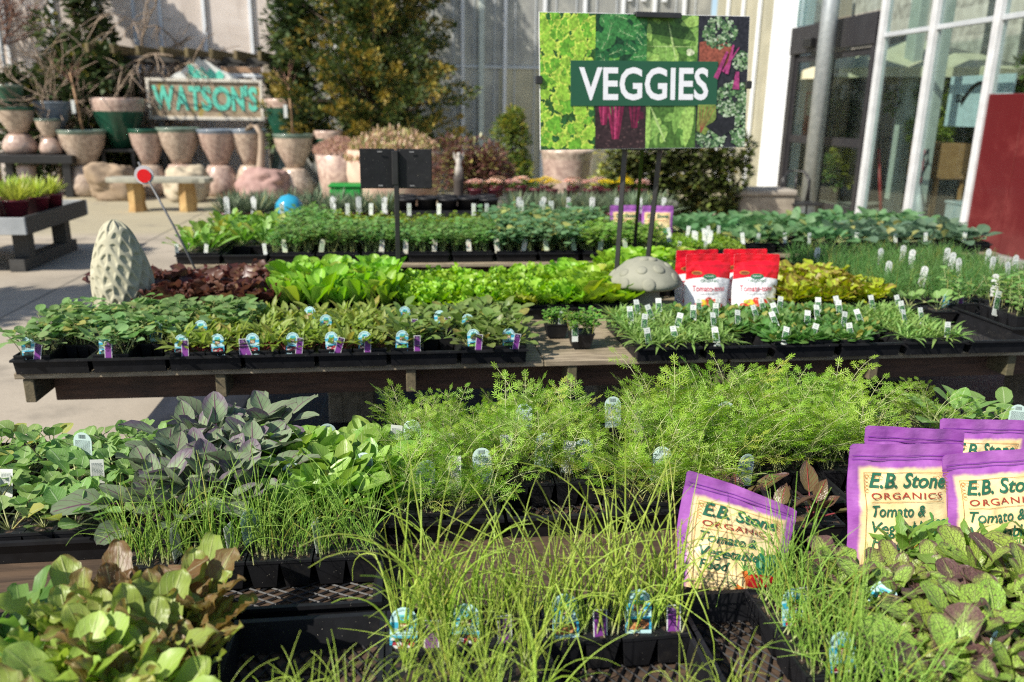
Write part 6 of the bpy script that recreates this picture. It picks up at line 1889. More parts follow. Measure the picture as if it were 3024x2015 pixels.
for k in range(6):
    mb.bbox((0, -0.31 + 0.125 * k, 0.95), (0.5, 0.11, 0.5), 0, 0.004)
mb.build('slatted_box', [W_orange], ct)
for sx in (-1, 1):
    for sy in (-1, 1):
        MB().bbox((sx * 0.2, sy * 0.3, 0.345), (0.05, 0.05, 0.69), 0, 0.004).build('leg', [W_orange], ct)
br = thing('broom', 'long red-handled broom leaning inside the glass', 'broom', (6.86, 11.1, 0))
MB().tube([(0, 0, 0.1), (-0.04, 0.25, 1.1)], 0.022, 8).build('handle', [M('red handle', (0.30, 0.03, 0.03), 0.4)], br)
MB().tube([(-0.04, 0.25, 1.1), (-0.05, 0.33, 1.46)], 0.024, 8).build('grip', [black_metal], br)
MB().bbox((0, 0, 0.08), (0.1, 0.3, 0.1), 0, 0.01).build('brush_head', [M('bristle', (0.1, 0.1, 0.1), 0.9)], br)
rc = thing('garden_vacuum', 'red and grey garden machine standing inside the shop window', 'machine', (7.2, 10.75, 0))
MB().tube([(0, 0.2, 0.65), (0, 0.2, 1.12)], [0.10, 0.085], 14).build('red_body', [M('red shell', (0.42, 0.03, 0.04), 0.3)], rc)
MB().tube([(0, 0.2, 0.7), (0, 0.05, 0.4), (0.02, -0.05, 0.1)], 0.055, 10).build('tube', [M('grey tube', (0.5, 0.52, 0.53), 0.4)], rc)
MB().tube([(0, 0.1, 1.0), (0, 0.0, 1.12), (0, -0.03, 0.95), (0, 0.08, 0.75)], 0.018, 8).build('handle', [black_metal], rc)
MB().bbox((0, 0.0, 0.05), (0.3, 0.5, 0.1), 0, 0.01).build('foot', [M('grey foot', (0.35, 0.37, 0.38), 0.5)], rc)
gb = tag(MB().bbox((7.5, 10.1, 0.24), (0.35, 0.55, 0.4), 0, 0.01).bbox((7.5, 10.1, 0.45), (0.38, 0.58, 0.03), 0, 0.006).build('storage_bin', [M('pale grey bin', (0.42, 0.47, 0.48), 0.5)]), 'pale grey lidded bin on the shop floor by the window', 'bin')
pst = thing('poster_stand', 'red poster with white cut-outs beyond the sliding door', 'poster', (8.0, 16.1, 0))
MB().bbox((0, 0, 1.5), (0.02, 0.75, 1.0), 0, 0.002).build('board', [M('red poster', (0.5, 0.05, 0.05), 0.5)], pst)
MB().bbox((-0.013, 0.18, 1.75), (0.004, 0.2, 0.4), 0, 0.001).bbox((-0.013, -0.15, 1.75), (0.004, 0.2, 0.4), 0, 0.001).build('white_panel', [wht], pst)
MB().tube([(0.03, 0, 0), (0.03, 0, 1.0)], 0.02, 6).build('stand', [black_metal], pst)

for i, (x, y) in enumerate(((7.6, 12.05), (7.3, 11.0))):
    c_ = thing('steel_column', ('pale greenish steel column inside the shop, nearer the doors', 'pale greenish steel column inside the shop, nearer the red wall')[i], 'column', (x, y, 0.04), group='columns inside the shop')
    MB().bbox((0, 0, 3), (0.16, 0.24, 6), 0, 0.01).build('shaft', [M('pale green paint', (0.46, 0.50, 0.45), 0.5)], c_)
    MB().bbox((0, 0, 0.01), (0.26, 0.34, 0.02), 0, 0.004).build('base_plate', [alu_m], c_)

# ------------------------------------------------------------------ foliage builders
def clump_tree(name, label, cat, loc, blobs, n, lw, ll, mats, trunk=None, seed=1, group=None, pf='ovate', dirn=0.4, parts=('crown', 'trunk')):
    """crown of many small leaves gathered in uneven clumps; blobs: (x, y, z, r, rz, weight of second colour)"""
    t = thing(name, label, cat, loc, group=group)
    rg = random.Random(seed)
    mb = MB()
    tot = sum(b[3] ** 2 for b in blobs)
    for b in blobs:
        k = max(20, int(n * b[3] ** 2 / tot))
        for _ in range(k):
            v = Vector((rg.gauss(0, 1), rg.gauss(0, 1), rg.gauss(0, 1))).normalized() * rg.uniform(0.55, 1.0) ** 0.6
            p = Vector((b[0] + v.x * b[3], b[1] + v.y * b[3], b[2] + v.z * b[4]))
            az = math.atan2(v.y, v.x) + rg.uniform(-0.8, 0.8)
            e = math.asin(max(-1, min(1, v.z))) * 0.6 + rg.uniform(-0.5, 0.7)
            s = rg.uniform(0.7, 1.3)
            a, c = Vector((math.cos(e) * math.cos(az), math.cos(e) * math.sin(az), math.sin(e))), Vector((-math.sin(az), math.cos(az), rg.uniform(-0.6, 0.6)))
            mb.add([p, p + a * ll * s * 0.5 - c * lw * s * 0.5, p + a * ll * s, p + a * ll * s * 0.5 + c * lw * s * 0.5], [(0, 1, 2, 3)], 1 if rg.random() < b[5] else 0, [(0.5, 0), (0, 0.5), (0.5, 1), (1, 0.5)], rg.random())
    mb.build(parts[0], [LM[m] for m in mats], t)
    if trunk:
        tb = MB()
        for pts, r0, r1 in trunk:
            tb.tube(pts, np.linspace(r0, r1, len(pts)), 8)
        tb.build(parts[1], [bark], t)
    return t
bark = M('bark', (0.13, 0.095, 0.065), 0.9, (0.07, 0.05, 0.035), 12, bump=0.6, stretch=(3, 3, 0.6))
palebark = M('pale bark', (0.36, 0.28, 0.21), 0.9, (0.22, 0.165, 0.12), 14)
redbark = M('reddish twig', (0.26, 0.14, 0.10), 0.9, (0.17, 0.09, 0.065), 14)
lm('conifer', (0.026, 0.05, 0.012), (0.075, 0.105, 0.022), tr=0.15, rough=0.6)
lm('conifer_gold', (0.20, 0.15, 0.025), (0.34, 0.23, 0.05), tr=0.15, rough=0.6)
lm('evergreen', (0.025, 0.05, 0.018), (0.06, 0.095, 0.03), tr=0.1, rough=0.5)
lm('evergreen_light', (0.06, 0.10, 0.03), (0.12, 0.16, 0.05), tr=0.15, rough=0.5)
lm('heather', (0.42, 0.24, 0.18), (0.54, 0.40, 0.26), tr=0.2)
lm('heather_green', (0.22, 0.24, 0.08), (0.35, 0.34, 0.12), tr=0.2)
lm('redtwig', (0.12, 0.055, 0.042), (0.20, 0.095, 0.07), tr=0.1)
lm('yellow_bloom', (0.72, 0.52, 0.01), (0.80, 0.66, 0.03), tr=0.2)
lm('pink_bloom', (0.70, 0.35, 0.30), (0.85, 0.68, 0.58), tr=0.2)
lm('bushgreen', (0.09, 0.15, 0.035), (0.18, 0.25, 0.06), tr=0.25)
lm('bushgold', (0.28, 0.28, 0.04), (0.40, 0.36, 0.07), tr=0.25)
lm('hedgegreen', (0.035, 0.05, 0.018), (0.09, 0.11, 0.035), tr=0.1, rough=0.4)

def conifer():
    t = thing('conifer_tree', 'broad golden-tipped conifer with dark gaps in front of the greenhouse', 'tree', (-0.56, 16.1, 0))
    t.scale = (1.08, 1.0, 1.09)
    rg = random.Random(31)
    mb, tb = MB(), MB()
    tb.tube([(0, 0, 0), (0.05, 0, 1.5), (0, 0.05, 3), (0.02, 0, 5.2)], [0.16, 0.13, 0.08, 0.03], 9)
    for k in range(900):
        z = 0.85 + 4.6 * rg.random() ** 0.9
        R = (1.60 - 0.17 * (z - 1.4)) * (1.0 if z > 1.4 else 0.7 + 0.5 * (z - 0.85))
        a = rg.uniform(0, 6.28)
        R *= 1 + 0.26 * math.sin(3 * a + z * 2.1) + rg.uniform(-0.1, 0.12)
        q = rg.uniform(0.04, 1.0) ** 0.6
        L = rg.uniform(0.35, 0.75)
        d = Vector((math.cos(a), math.sin(a), rg.uniform(-0.05, 0.75))).normalized()
        tip = Vector((R * q * math.cos(a), R * q * math.sin(a), z))
        root = tip - d * L
        if k % 5 == 0:
            tb.tube([(0, 0, max(0.3, root.z - 0.25)), root * 0.9, tip], [0.03, 0.015, 0.005], 5)
        gold = (0.55 if q > 0.72 else 0.12) * rg.choice((0.05, 0.3, 0.8, 1.4))
        for j in range(95):
            u = rg.random() ** 0.8
            w_ = (0.17 * math.sin(PI * min(1, u * 0.85 + 0.12))) * rg.uniform(0.2, 1.0)
            n_ = Vector((rg.gauss(0, 1), rg.gauss(0, 1), rg.gauss(0, 0.7))).normalized()
            p = root + d * L * u + n_ * w_
            v = (d * 0.9 + n_ * 0.75 + Vector((0, 0, 0.15))).normalized() * rg.uniform(0.05, 0.11)
            c = v.cross(Vector((rg.gauss(0, 1), rg.gauss(0, 1), rg.gauss(0, 1)))).normalized() * 0.020
            mb.add([p, p + v * 0.5 - c, p + v, p + v * 0.5 + c], [(0, 1, 2, 3)], 1 if rg.random() < gold * (0.3 + u) else 0, [(0.5, 0), (0, 0.5), (0.5, 1), (1, 0.5)], rg.random())
    mb.build('crown', [LM['conifer'], LM['conifer_gold']], t)
    tb.build('trunk', [bark], t)
conifer()
def ever(loc, n, h, R, label, seed, z0=0.4):
    rg = random.Random(seed)
    bl = []
    for k in range(50):
        z = z0 + (h - z0) * rg.random()
        a, q = rg.uniform(0, 6.28), rg.uniform(0.3, 1.0)
        rr = R * (1.05 - 0.5 * z / h)
        s = rg.uniform(0.15, 0.36)
        bl.append((rr * q * math.cos(a), rr * q * math.sin(a), z, s, s * 1.2, rg.choice((0.05, 0.1, 0.6))))
    clump_tree('evergreen_tree', label, 'tree', loc, bl, n, 0.085, 0.16, ('evergreen', 'evergreen_light'), [([(0, 0, 0), (0, 0, h * 0.5), (0, 0, h * 0.95)], 0.10, 0.02)], seed, 'evergreens behind the urns')
ever((-6.0, 17.0, 0), 9000, 4.6, 0.75, 'dark evergreen with a slim crown rising above the stacked urns', 3)
ever((-5.5, 16.6, 0), 4500, 2.3, 0.85, 'low dark evergreen behind the big green-glazed urn', 4, 0.3)
ever((-7.0, 16.9, 0), 4000, 2.0, 0.6, 'low dark evergreen at the photo edge behind the shelf of urns', 6, 0.3)
ever((-2.05, 16.4, 0), 3500, 3.4, 0.42, 'narrow yellow-green evergreen between the pergola and the golden conifer', 7, 0.8)

ever((-6.6, 4.9, 0), 6000, 5.2, 1.0, 'tall evergreen outside the view whose shade falls on the concrete aisle', 9, 1.2)

def bare_tree(name, label, loc, h, spread, n, depth, m, seed, r0=0.06, weep=0.0, group=None):
    t = thing(name, label, 'tree', loc, group=group)
    rg = random.Random(seed)
    trunk, twig = MB(), MB()
    def grow(p, d, L, r, k):
        pts = [np.array(p)]
        d = np.array(d, float)
        for s in range(4):
            d = d + np.array([rg.gauss(0, 0.16), rg.gauss(0, 0.16), rg.gauss(0.03, 0.1) - weep * (depth - k) * 0.14])
            d /= np.linalg.norm(d)
            pts.append(pts[-1] + d * L / 4)
        (trunk if k >= depth - 1 else twig).tube(pts, np.linspace(r, r * 0.6, 5), 6 if k > 1 else 3, 0, True, False)
        if k == 0: return
        for b in range(n if k > 1 else n + 2):
            q = rg.randrange(1, 5)
            v = d + np.array([rg.gauss(0, spread), rg.gauss(0, spread), rg.gauss(0.1, spread * 0.7)])
            grow(pts[q], v / np.linalg.norm(v), L * rg.uniform(0.6, 0.95), max(r * 0.6, 0.011), k - 1)
    grow((0, 0, 0), (0, 0, 1), h * 0.42, r0, depth)
    trunk.build('trunk', [m], t)
    twig.build('branches', [m], t)
    return t
bare_tree('bare_tree', 'pale leafless tree with drooping tangled twigs left of the painted sign', (-4.75, 16.7, 0), 3.9, 0.75, 4, 4, palebark, 12, 0.07, 0.35, 'leafless trees')
bare_tree('bare_tree', 'leafless reddish tree filling the corner above the stacked urns', (-7.9, 17.3, 0), 4.6, 0.6, 4, 4, redbark, 15, 0.06, 0.0, 'leafless trees')
bare_tree('bare_tree', 'pale leafless tree in front of the dark evergreen, thin upright branches', (-6.45, 16.4, 0), 3.6, 0.6, 3, 4, palebark, 18, 0.045, 0.0, 'leafless trees')
bare_tree('bare_tree', 'leafless weeping tree under the pergola end, brown tangled stems', (-5.1, 17.2, 0), 3.2, 0.8, 4, 4, palebark, 22, 0.06, 0.5, 'leafless trees')

# pergola over the painted sign
W_moss = wood('mossy timber', (0.085, 0.065, 0.03), (0.17, 0.13, 0.06), stretch=(14, 1.5, 14), moss=(0.16, 0.13, 0.02))
pg = thing('pergola', 'timber pergola with mossy rafters over the painted sign', 'pergola', (-3.85, 17.0, 0))
for i in range(8):
    mb = MB()
    mb.bbox((-1.55 + 0.42 * i, -0.1, 2.50 - 0.01 * i), (0.075, 1.9, 0.16), 0, 0.01, rot=-0.12)
    mb.build('rafter', [W_moss], pg)
for y in (-0.5, 0.5):
    MB().bbox((-0.05, y, 2.36), (3.3, 0.08, 0.11), 0, 0.008).build('beam', [W_dkgrey], pg)
for x in (-1.45, 1.32):
    for y in (-0.5, 0.5):
        MB().bbox((x, y, 1.15), (0.13, 0.13, 2.30), 0, 0.01).build('post', [wood('grey post', (0.2, 0.17, 0.13), (0.33, 0.29, 0.23), stretch=(14, 14, 1.5))], pg)
MB().bbox((0.86, -0.62, 2.20), (0.70, 0.04, 0.10), 0, 0.006).build('cross_board', [M('tan board', (0.38, 0.24, 0.15), 0.7)], pg)
MB().bbox((0.88, -0.62, 2.10), (0.72, 0.04, 0.06), 0, 0.006).build('white_strip', [white_m], pg)

# painted sign
mint = M('mint paint', (0.14, 0.62, 0.47), 0.5, (0.10, 0.50, 0.38), 10)
def watson():
    t = thing('painted_sign', 'weathered framed sign reading WATSONS in mint letters under a snowy peak', 'sign', (-3.62, 16.2, 1.66))
    Wd, Hh = 1.0, 0.335
    board = NT('mossy bare board')
    v = board.coords('Object')
    col = board.mix(board.step(board.noise(board.scaled(v, (1, 1, 6)), 3, 5), 0.35, 0.7), (0.26, 0.20, 0.13), (0.38, 0.31, 0.22))
    col = board.mix(board.math('MULTIPLY', board.step(board.noise(v, 3.5, 4), 0.55, 0.66), 0.75), col, (0.30, 0.23, 0.02))
    board.P(Base_Color=col, Roughness=0.85)
    MB().bbox((0, 0.01, 0), (2 * Wd, 0.04, 2 * Hh), 0, 0.004).build('board', [board.m], t)
    fr = MB()
    for c, s in (((0, -0.02, Hh), (2 * Wd + 0.06, 0.05, 0.055)), ((0, -0.02, -Hh), (2 * Wd + 0.06, 0.05, 0.06)), ((-Wd, -0.021, 0), (0.055, 0.05, 2 * Hh - 0.06)), ((Wd, -0.021, 0), (0.055, 0.05, 2 * Hh - 0.06))):
        fr.bbox(c, s, 0, 0.006)
    fr.build('frame', [M('flaking white paint', (0.66, 0.63, 0.56), 0.6, (0.5, 0.46, 0.38), 9, wear=((0.33, 0.26, 0.05), 0.62))], t)
    tx = MB()
    f = lambda x, y: (x, -0.022, y)
    x = -0.93
    for ch, h_, w_ in (('W', 0.56, 0.38), ('A', 0.56, 0.24), ('T', 0.56, 0.21), ('S', 0.56, 0.18), ('O', 0.56, 0.34), ('N', 0.56, 0.22), ("'", 0.56, 0.06), ('S', 0.56, 0.17)):
        put_text(tx, ch, f, x + w_ / 2, -0.17, h_, 0, width=w_, bold=0.04)
        x += w_ + 0.008
    tx.build('lettering', [mint], t)
    pk = MB()
    def ext(P, y0, y1, mi):
        n = len(P)
        pk.add([(a, y0, b) for a, b in P] + [(a, y1, b) for a, b in P], [tuple(range(n)), tuple(range(n, 2 * n))[::-1]] + [(i, n + i, n + (i + 1) % n, (i + 1) % n) for i in range(n)], mi)
    ext([(-0.62, 0.37), (0.62, 0.37), (0.45, 0.47), (0.30, 0.52), (0.18, 0.60), (0.05, 0.70), (-0.03, 0.68), (-0.08, 0.74), (-0.15, 0.64), (-0.30, 0.58), (-0.38, 0.50), (-0.5, 0.45)], 0.0, 0.03, 0)
    ext([(-0.30, 0.372), (0.33, 0.372), (0.36, 0.44), (0.28, 0.52), (0.20, 0.46), (0.12, 0.55), (0.05, 0.47), (-0.02, 0.58), (-0.10, 0.50), (-0.20, 0.60), (-0.27, 0.62), (-0.26, 0.5)], -0.012, -0.001, 1)
    pk.build('mountain_peak', [M('white paint', (0.68, 0.70, 0.68), 0.6), mint], t)
    for x in (-0.85, 0.85):
        MB().bbox((x, 0.07, -0.83), (0.09, 0.07, 1.66), 0, 0.006).build('post', [W_grey], t)
    return t
watson()

# ------------------------------------------------------------------ urns, boulders and the bench in the yard
def glaze(name, c, c2, rough=0.25, scale=9.0):
    return M(name, c, rough, c2, scale, bump=0.25, spec=0.5, detail=6)
tan_g = glaze('rustic tan glaze', (0.58, 0.47, 0.37), (0.24, 0.175, 0.135), 0.26, 17)
rose_g = glaze('rosy tan glaze', (0.56, 0.43, 0.35), (0.25, 0.165, 0.14), 0.24, 15)
grn_g = glaze('dark green glaze', (0.010, 0.055, 0.033), (0.02, 0.09, 0.055), 0.16, 6)
mint_g = glaze('pale celadon glaze', (0.04, 0.085, 0.065), (0.22, 0.27, 0.22), 0.2, 4)
blue_g = glaze('blue grey glaze', (0.10, 0.14, 0.19), (0.24, 0.27, 0.30), 0.2, 8)
soil_d = soilm
def urn(label, x, y, z0, ztop, w_, body, rimm, base=None, split=0.47, group='large glazed urns', lip=0.10, waist=0.43):
    """flared urn, optionally on a bulging base of its own"""
    t = thing('glazed_urn', label, 'urn', (x, y, z0))
    t['group'] = group
    H_ = ztop - z0
    R = w_ / 2
    if base:
        hb = H_ * split
        MB().lathe([(0, 0), (R * 0.72, 0), (R * 0.86, hb * 0.12), (R * 0.92, hb * 0.3), (R * 0.84, hb * 0.6), (R * 0.66, hb * 0.88), (R * 0.58, hb * 0.99), (R * 0.4, hb)], n=28).build('base', [base], t)
    else:
        hb = 0
    hc = H_ - hb
    p = [(0, hb + 0.002), (R * waist, hb + 0.002), (R * (waist + 0.13), hb + hc * 0.2), (R * 0.86, hb + hc * 0.55), (R * 0.97, hb + hc * (0.98 - lip))]
    MB().lathe(p, n=28).build('body', [body], t)
    MB().lathe([(R * 0.97, hb + hc * (0.98 - lip)), (R * 1.0, hb + hc * (1 - lip * 0.6)), (R * 1.03, hb + hc * 0.97), (R * 1.0, hb + hc), (R * 0.88, hb + hc), (R * 0.85, hb + hc * 0.88)], n=28).build('rim', [rimm], t)
    MB().lathe([(R * 0.86, hb + hc * 0.9), (R * 0.4, hb + hc * 0.91), (0, hb + hc * 0.915)], n=20).build('soil', [soilm], t)
    return t
urn('tan stacked urn with a staked sapling, left of the stone bench', -5.54, 15.3, 0, 1.12, 0.78, tan_g, mint_g, tan_g)
urn('small tan urn half hidden behind the staked stacked urn', -5.85, 15.8, 0, 1.10, 0.5, mint_g, tan_g)
urn('big dark green urn with rosy tan rim raised on a dark stand', -5.02, 15.7, 0.80, 1.66, 0.86, grn_g, rose_g, lip=0.24, waist=0.42)
urn('tan stacked urn with green rim, behind the seat of the stone bench', -4.46, 15.3, 0, 1.15, 0.60, rose_g, grn_g, tan_g)
urn('tan stacked urn with celadon rim under the middle of the painted sign', -3.93, 15.3, 0, 1.18, 0.73, tan_g, mint_g, rose_g)
urn('rosy stacked urn with dark rim, third along the row below the painted sign', -3.28, 15.3, 0, 1.16, 0.70, rose_g, blue_g, rose_g)
urn('tan stacked urn with blue-grey rim behind the pink boulder', -2.75, 15.3, 0, 1.17, 0.62, tan_g, blue_g, tan_g)
urn('tall dark green urn with rosy rim behind the right staked sapling', -2.16, 15.7, 0.1, 1.69, 0.68, grn_g, rose_g, mint_g, lip=0.16)
urn('tan stacked urn holding a staked sapling before the golden conifer', -1.95, 15.1, 0, 1.10, 0.70, tan_g, mint_g, tan_g)
urn('narrow dark green stacked urn with rosy rim beside the conifer', -1.35, 15.2, 0, 1.16, 0.50, grn_g, rose_g, mint_g, lip=0.2)
urn('tan urn on the black shelf at the far left, a pot on top', -6.56, 15.3, 0.72, 1.48, 0.60, tan_g, grn_g, rose_g, split=0.42)
urn('grey-green pot topping the tan urn at the far left', -6.60, 15.3, 1.49, 1.84, 0.44, grn_g, mint_g)
urn('blue-rimmed dark urn behind the small tan urn on the black shelf', -6.08, 15.65, 0.72, 1.58, 0.62, blue_g, blue_g, rose_g)
urn('small tan stacked urn at the right end of the black shelf', -6.02, 15.2, 0.72, 1.30, 0.41, tan_g, mint_g, rose_g, split=0.45)
sd = thing('pot_stand', 'dark stand carrying the big green urn', 'stand', (-5.02, 15.7, 0))
MB().bbox((0, 0, 0.77), (0.6, 0.6, 0.05), 0, 0.006).build('top', [black_metal], sd)
for sx in (-1, 1):
    for sy in (-1, 1):
        MB().bbox((sx * 0.25, sy * 0.25, 0.37), (0.06, 0.06, 0.74), 0, 0.004).build('leg', [black_metal], sd)
sh = thing('display_shelf', 'low black shelf carrying the urns at the far left', 'shelf', (-6.35, 15.35, 0))
MB().bbox((0, 0, 0.64), (1.5, 0.9, 0.14), 0, 0.008).build('top', [black_metal], sh)
for sx in (-0.6, 0.62):
    for sy in (-0.35, 0.35):
        MB().bbox((sx, sy, 0.285), (0.13, 0.1, 0.57), 0, 0.006).build('leg', [black_metal], sh)
pp_ = tag(MB().lathe([(0, 0), (0.16, 0), (0.13, 0.1), (0.15, 0.5), (0.12, 0.54), (0, 0.54)], (-6.45, 15.15, 0.0), n=18).build('clay_pipe', [rose_g]), 'rosy clay pipe standing under the black shelf', 'pot')
def sapling(x, y, z, label, tilt):
    t = thing('sapling', label, 'sapling', (x, y, z), group='staked saplings')
    MB().tube([(0, 0, 0), (-tilt * 0.5, 0, 0.5), (-tilt, 0, 1.05)], [0.022, 0.020, 0.016], 7).build('stake', [M('tan stem', (0.36, 0.22, 0.12), 0.7)], t)
    rg = random.Random(int(x * 10))
    mb = MB()
    for k in range(12):
        z0 = rg.uniform(0.75, 1.05); a = rg.uniform(0, 6.28); L = rg.uniform(0.15, 0.35)
        mb.tube([(-tilt * z0, 0, z0), (-tilt * z0 + L * 0.5 * math.cos(a), L * 0.5 * math.sin(a), z0 + 0.12), (-tilt * z0 + L * math.cos(a), L * math.sin(a), z0 + 0.32)], [0.007, 0.005, 0.002], 4)
    mb.build('twigs', [redbark], t)
    MB().bbox((-0.10, -0.05, 0.48), (0.06, 0.003, 0.22), 0, 0.001).build('label_strip', [wht], t)
sapling(-5.50, 15.3, 1.02, 'thin staked sapling with a white strip label in the tan urn', 0.10)
sapling(-1.95, 15.1, 1.0, 'thin staked sapling in the tan urn before the golden conifer', 0.03)
from mathutils import noise as mnoise
def boulder(label, x, y, z, r_, h, m, seed, top_cut=None):
    n, mm = 40, 26
    V = []
    for j in range(mm + 1):
        a = PI * j / mm
        for i in range(n):
            b = 2 * PI * i / n
            d = Vector((math.sin(a) * math.cos(b), math.sin(a) * math.sin(b), math.cos(a)))
            q = 1 + 0.34 * mnoise.noise(d * 1.3 + Vector((seed * 7.1, 0, 0))) + 0.16 * mnoise.noise(d * 3.1 + Vector((0, seed * 3.3, 0))) + 0.06 * mnoise.noise(d * 8 + Vector((0, 0, seed)))
            f = max(abs(d.x), abs(d.y), abs(d.z)) ** -0.35
            V.append((r_ * q * f * d.x, r_ * 0.85 * q * f * d.y, max(0.0, h * 0.46 + h * 0.52 * q * f * d.z)))
    mb = MB().add(V, [(j * n + i, j * n + (i + 1) % n, (j + 1) * n + (i + 1) % n, (j + 1) * n + i) for j in range(mm) for i in range(n)], 0, None, 0.5, True)
    o = mb.build('boulder', [m], None, (x, y, z))
    return tag(o, label, 'boulder', 'boulders by the stone bench')
boulder('brown rounded boulder behind the left end of the stone bench', -4.92, 14.6, 0, 0.36, 0.62, M('tan boulder', (0.36, 0.27, 0.18), 0.85, (0.22, 0.16, 0.11), 6, bump=0.5), 3)
boulder('pale cream boulder behind the right end of the stone bench', -3.62, 14.4, 0, 0.35, 0.60, M('cream boulder', (0.46, 0.40, 0.29), 0.85, (0.30, 0.25, 0.18), 7, bump=0.5), 5)
boulder('broad pink boulder between the stone bench and lavender', -2.46, 14.7, 0, 0.40, 0.54, M('pink boulder', (0.40, 0.26, 0.23), 0.8, (0.28, 0.17, 0.15), 9, bump=0.4), 8)
gn = thing('bird_ornament', 'tan curved garden ornament like a bird neck behind the pink boulder', 'garden ornament', (-2.58, 15.0, 0))
MB().tube([(0.06, 0, 0.0), (0.05, 0, 0.5), (0.09, 0, 0.85), (0.10, 0, 1.1), (0.04, 0, 1.24), (-0.05, 0, 1.22)], [0.10, 0.075, 0.055, 0.05, 0.065, 0.06], 12).build('neck', [M('tan resin', (0.40, 0.31, 0.23), 0.6, (0.3, 0.23, 0.17), 9)], gn)
MB().tube([(-0.05, 0, 1.22), (-0.11, -0.02, 1.19), (-0.16, -0.03, 1.15)], [0.05, 0.03, 0.008], 8).build('beak', [M('dark beak', (0.2, 0.15, 0.1), 0.5)], gn)

sb = thing('stone_bench', 'thin grey stone slab bench on two golden stone legs', 'bench', (-3.66, 13.0, 0))
rg = random.Random(12)
mb = MB()
n = 26
out = [(0.74 * math.copysign(abs(math.cos(a)) ** 0.4, math.cos(a)) * (1 + rg.uniform(-0.03, 0.03)), 0.20 * math.copysign(abs(math.sin(a)) ** 0.5, math.sin(a)) * (1 + rg.uniform(-0.08, 0.08))) for a in np.arange(n) * 2 * PI / n]
mb.add([(x, y, 0.44) for x, y in out] + [(x * 1.01, y * 1.02, 0.475) for x, y in out] + [(x, y, 0.51) for x, y in out],
       [tuple(range(n))[::-1], tuple(range(2 * n, 3 * n))] + [(k * n + i, k * n + (i + 1) % n, (k + 1) * n + (i + 1) % n, (k + 1) * n + i) for k in range(2) for i in range(n)])
mb.build('seat', [M('lichen slab', (0.36, 0.35, 0.28), 0.85, (0.25, 0.245, 0.2), 9, bump=0.5)], sb)
gold_s = M('golden sandstone', (0.48, 0.33, 0.14), 0.8, (0.30, 0.17, 0.06), 4, bump=0.5)
for i, x in enumerate((-0.38, 0.36)):
    rg = random.Random(i + 2)
    mb = MB()
    P = []
    for z in (0.0, 0.12, 0.28, 0.44):
        for k in range(7):
            a = 2 * PI * k / 7 + 0.3
            q = 0.125 * rg.uniform(0.88, 1.12) * (1.05 if z == 0 else 1)
            P.append((x + q * math.cos(a), q * math.sin(a), z - (0.002 if z > 0.4 else 0)))
    mb.add(P, [(j * 7 + k, j * 7 + (k + 1) % 7, (j + 1) * 7 + (k + 1) % 7, (j + 1) * 7 + k) for j in range(3) for k in range(7)] + [tuple(range(7))[::-1], tuple(range(21, 28))])
    mb.build('leg', [gold_s], sb)

# grey bench with burgundy pots at the far left
burg = M('burgundy pot', (0.10, 0.012, 0.025), 0.3, (0.13, 0.02, 0.035), 12)
gl = thing('low_bench', 'low grey timber bench carrying lime plants in burgundy pots', 'bench', (-4.2, 8.85, 0))
MB().bbox((0, 0, 0.44), (1.3, 1.5, 0.05), 0, 0.004).build('deck', [W_grey], gl)
for y in (-0.765, 0.765):
    MB().bbox((0, y, 0.455), (1.36, 0.03, 0.16), 0, 0.004).build('end_board', [M('pale end board', (0.38, 0.40, 0.41), 0.6, (0.28, 0.3, 0.31), 6)], gl)  # sunlight on the end face is put into this pale tone
for x in (-0.665, 0.665):
    MB().bbox((x, 0, 0.455), (0.03, 1.49, 0.17), 0, 0.004).build('side_board', [W_dkgrey], gl)  # shade along the bench side is put into this dark tone
for x in (-0.5, 0.5):
    MB().bbox((x, 0, 0.06), (0.14, 1.3, 0.12), 0, 0.004).build('runner', [W_dkgrey], gl)
    for y in (-0.45, 0.45):
        MB().bbox((x, y, 0.265), (0.14, 0.14, 0.29), 0, 0.004).build('leg', [W_dkgrey], gl)
def potted(kind, x, y, z, label, cat='potted plant', s=1.0, pw=0.085, ph=0.17, m=None, name='potted_plant', group=None, tagk=True, n=1, bloom=None):
    t = thing(name, label, cat, (x, y, z), prg.uniform(0, 6), group)
    MB().lathe([(0, 0), (pw * 0.78, 0), (pw * 0.97, ph * 0.9), (pw * 1.05, ph * 0.9), (pw * 1.05, ph), (pw * 0.92, ph), (pw * 0.9, ph * 0.93), (0, ph * 0.93)], n=18).build('pot', [m or burg], t)
    for k in range(n):
        obj(PLANT[kind], prg.choice(KIND[kind]), t, (prg.uniform(-0.02, 0.02) * (n > 1), prg.uniform(-0.02, 0.02) * (n > 1), ph * 0.9), (prg.uniform(-0.1, 0.1), prg.uniform(-0.1, 0.1), prg.uniform(0, 6.28)), s)
    if bloom:
        rg = random.Random(int(x * 100))
        mb = MB()
        for k in range(70):
            a, q = rg.uniform(0, 6.28), math.sqrt(rg.random()) * 0.10
            zz = ph + 0.10 - 3 * q * q + rg.uniform(-0.01, 0.015)
            for w_ in range(5):
                b = a + w_ * 1.257
                c = Vector((q * math.cos(a), q * math.sin(a), zz))
                mb.add([c, c + Vector((0.018 * math.cos(b), 0.018 * math.sin(b), 0.003)), c + Vector((0.02 * math.cos(b + 0.6), 0.02 * math.sin(b + 0.6), 0.005)), c + Vector((0.016 * math.cos(b + 1.1), 0.016 * math.sin(b + 1.1), 0.003))], [(0, 1, 2, 3)], 0, None, rg.random())
        mb.build('blossom', [LM[bloom]], t)
    return t
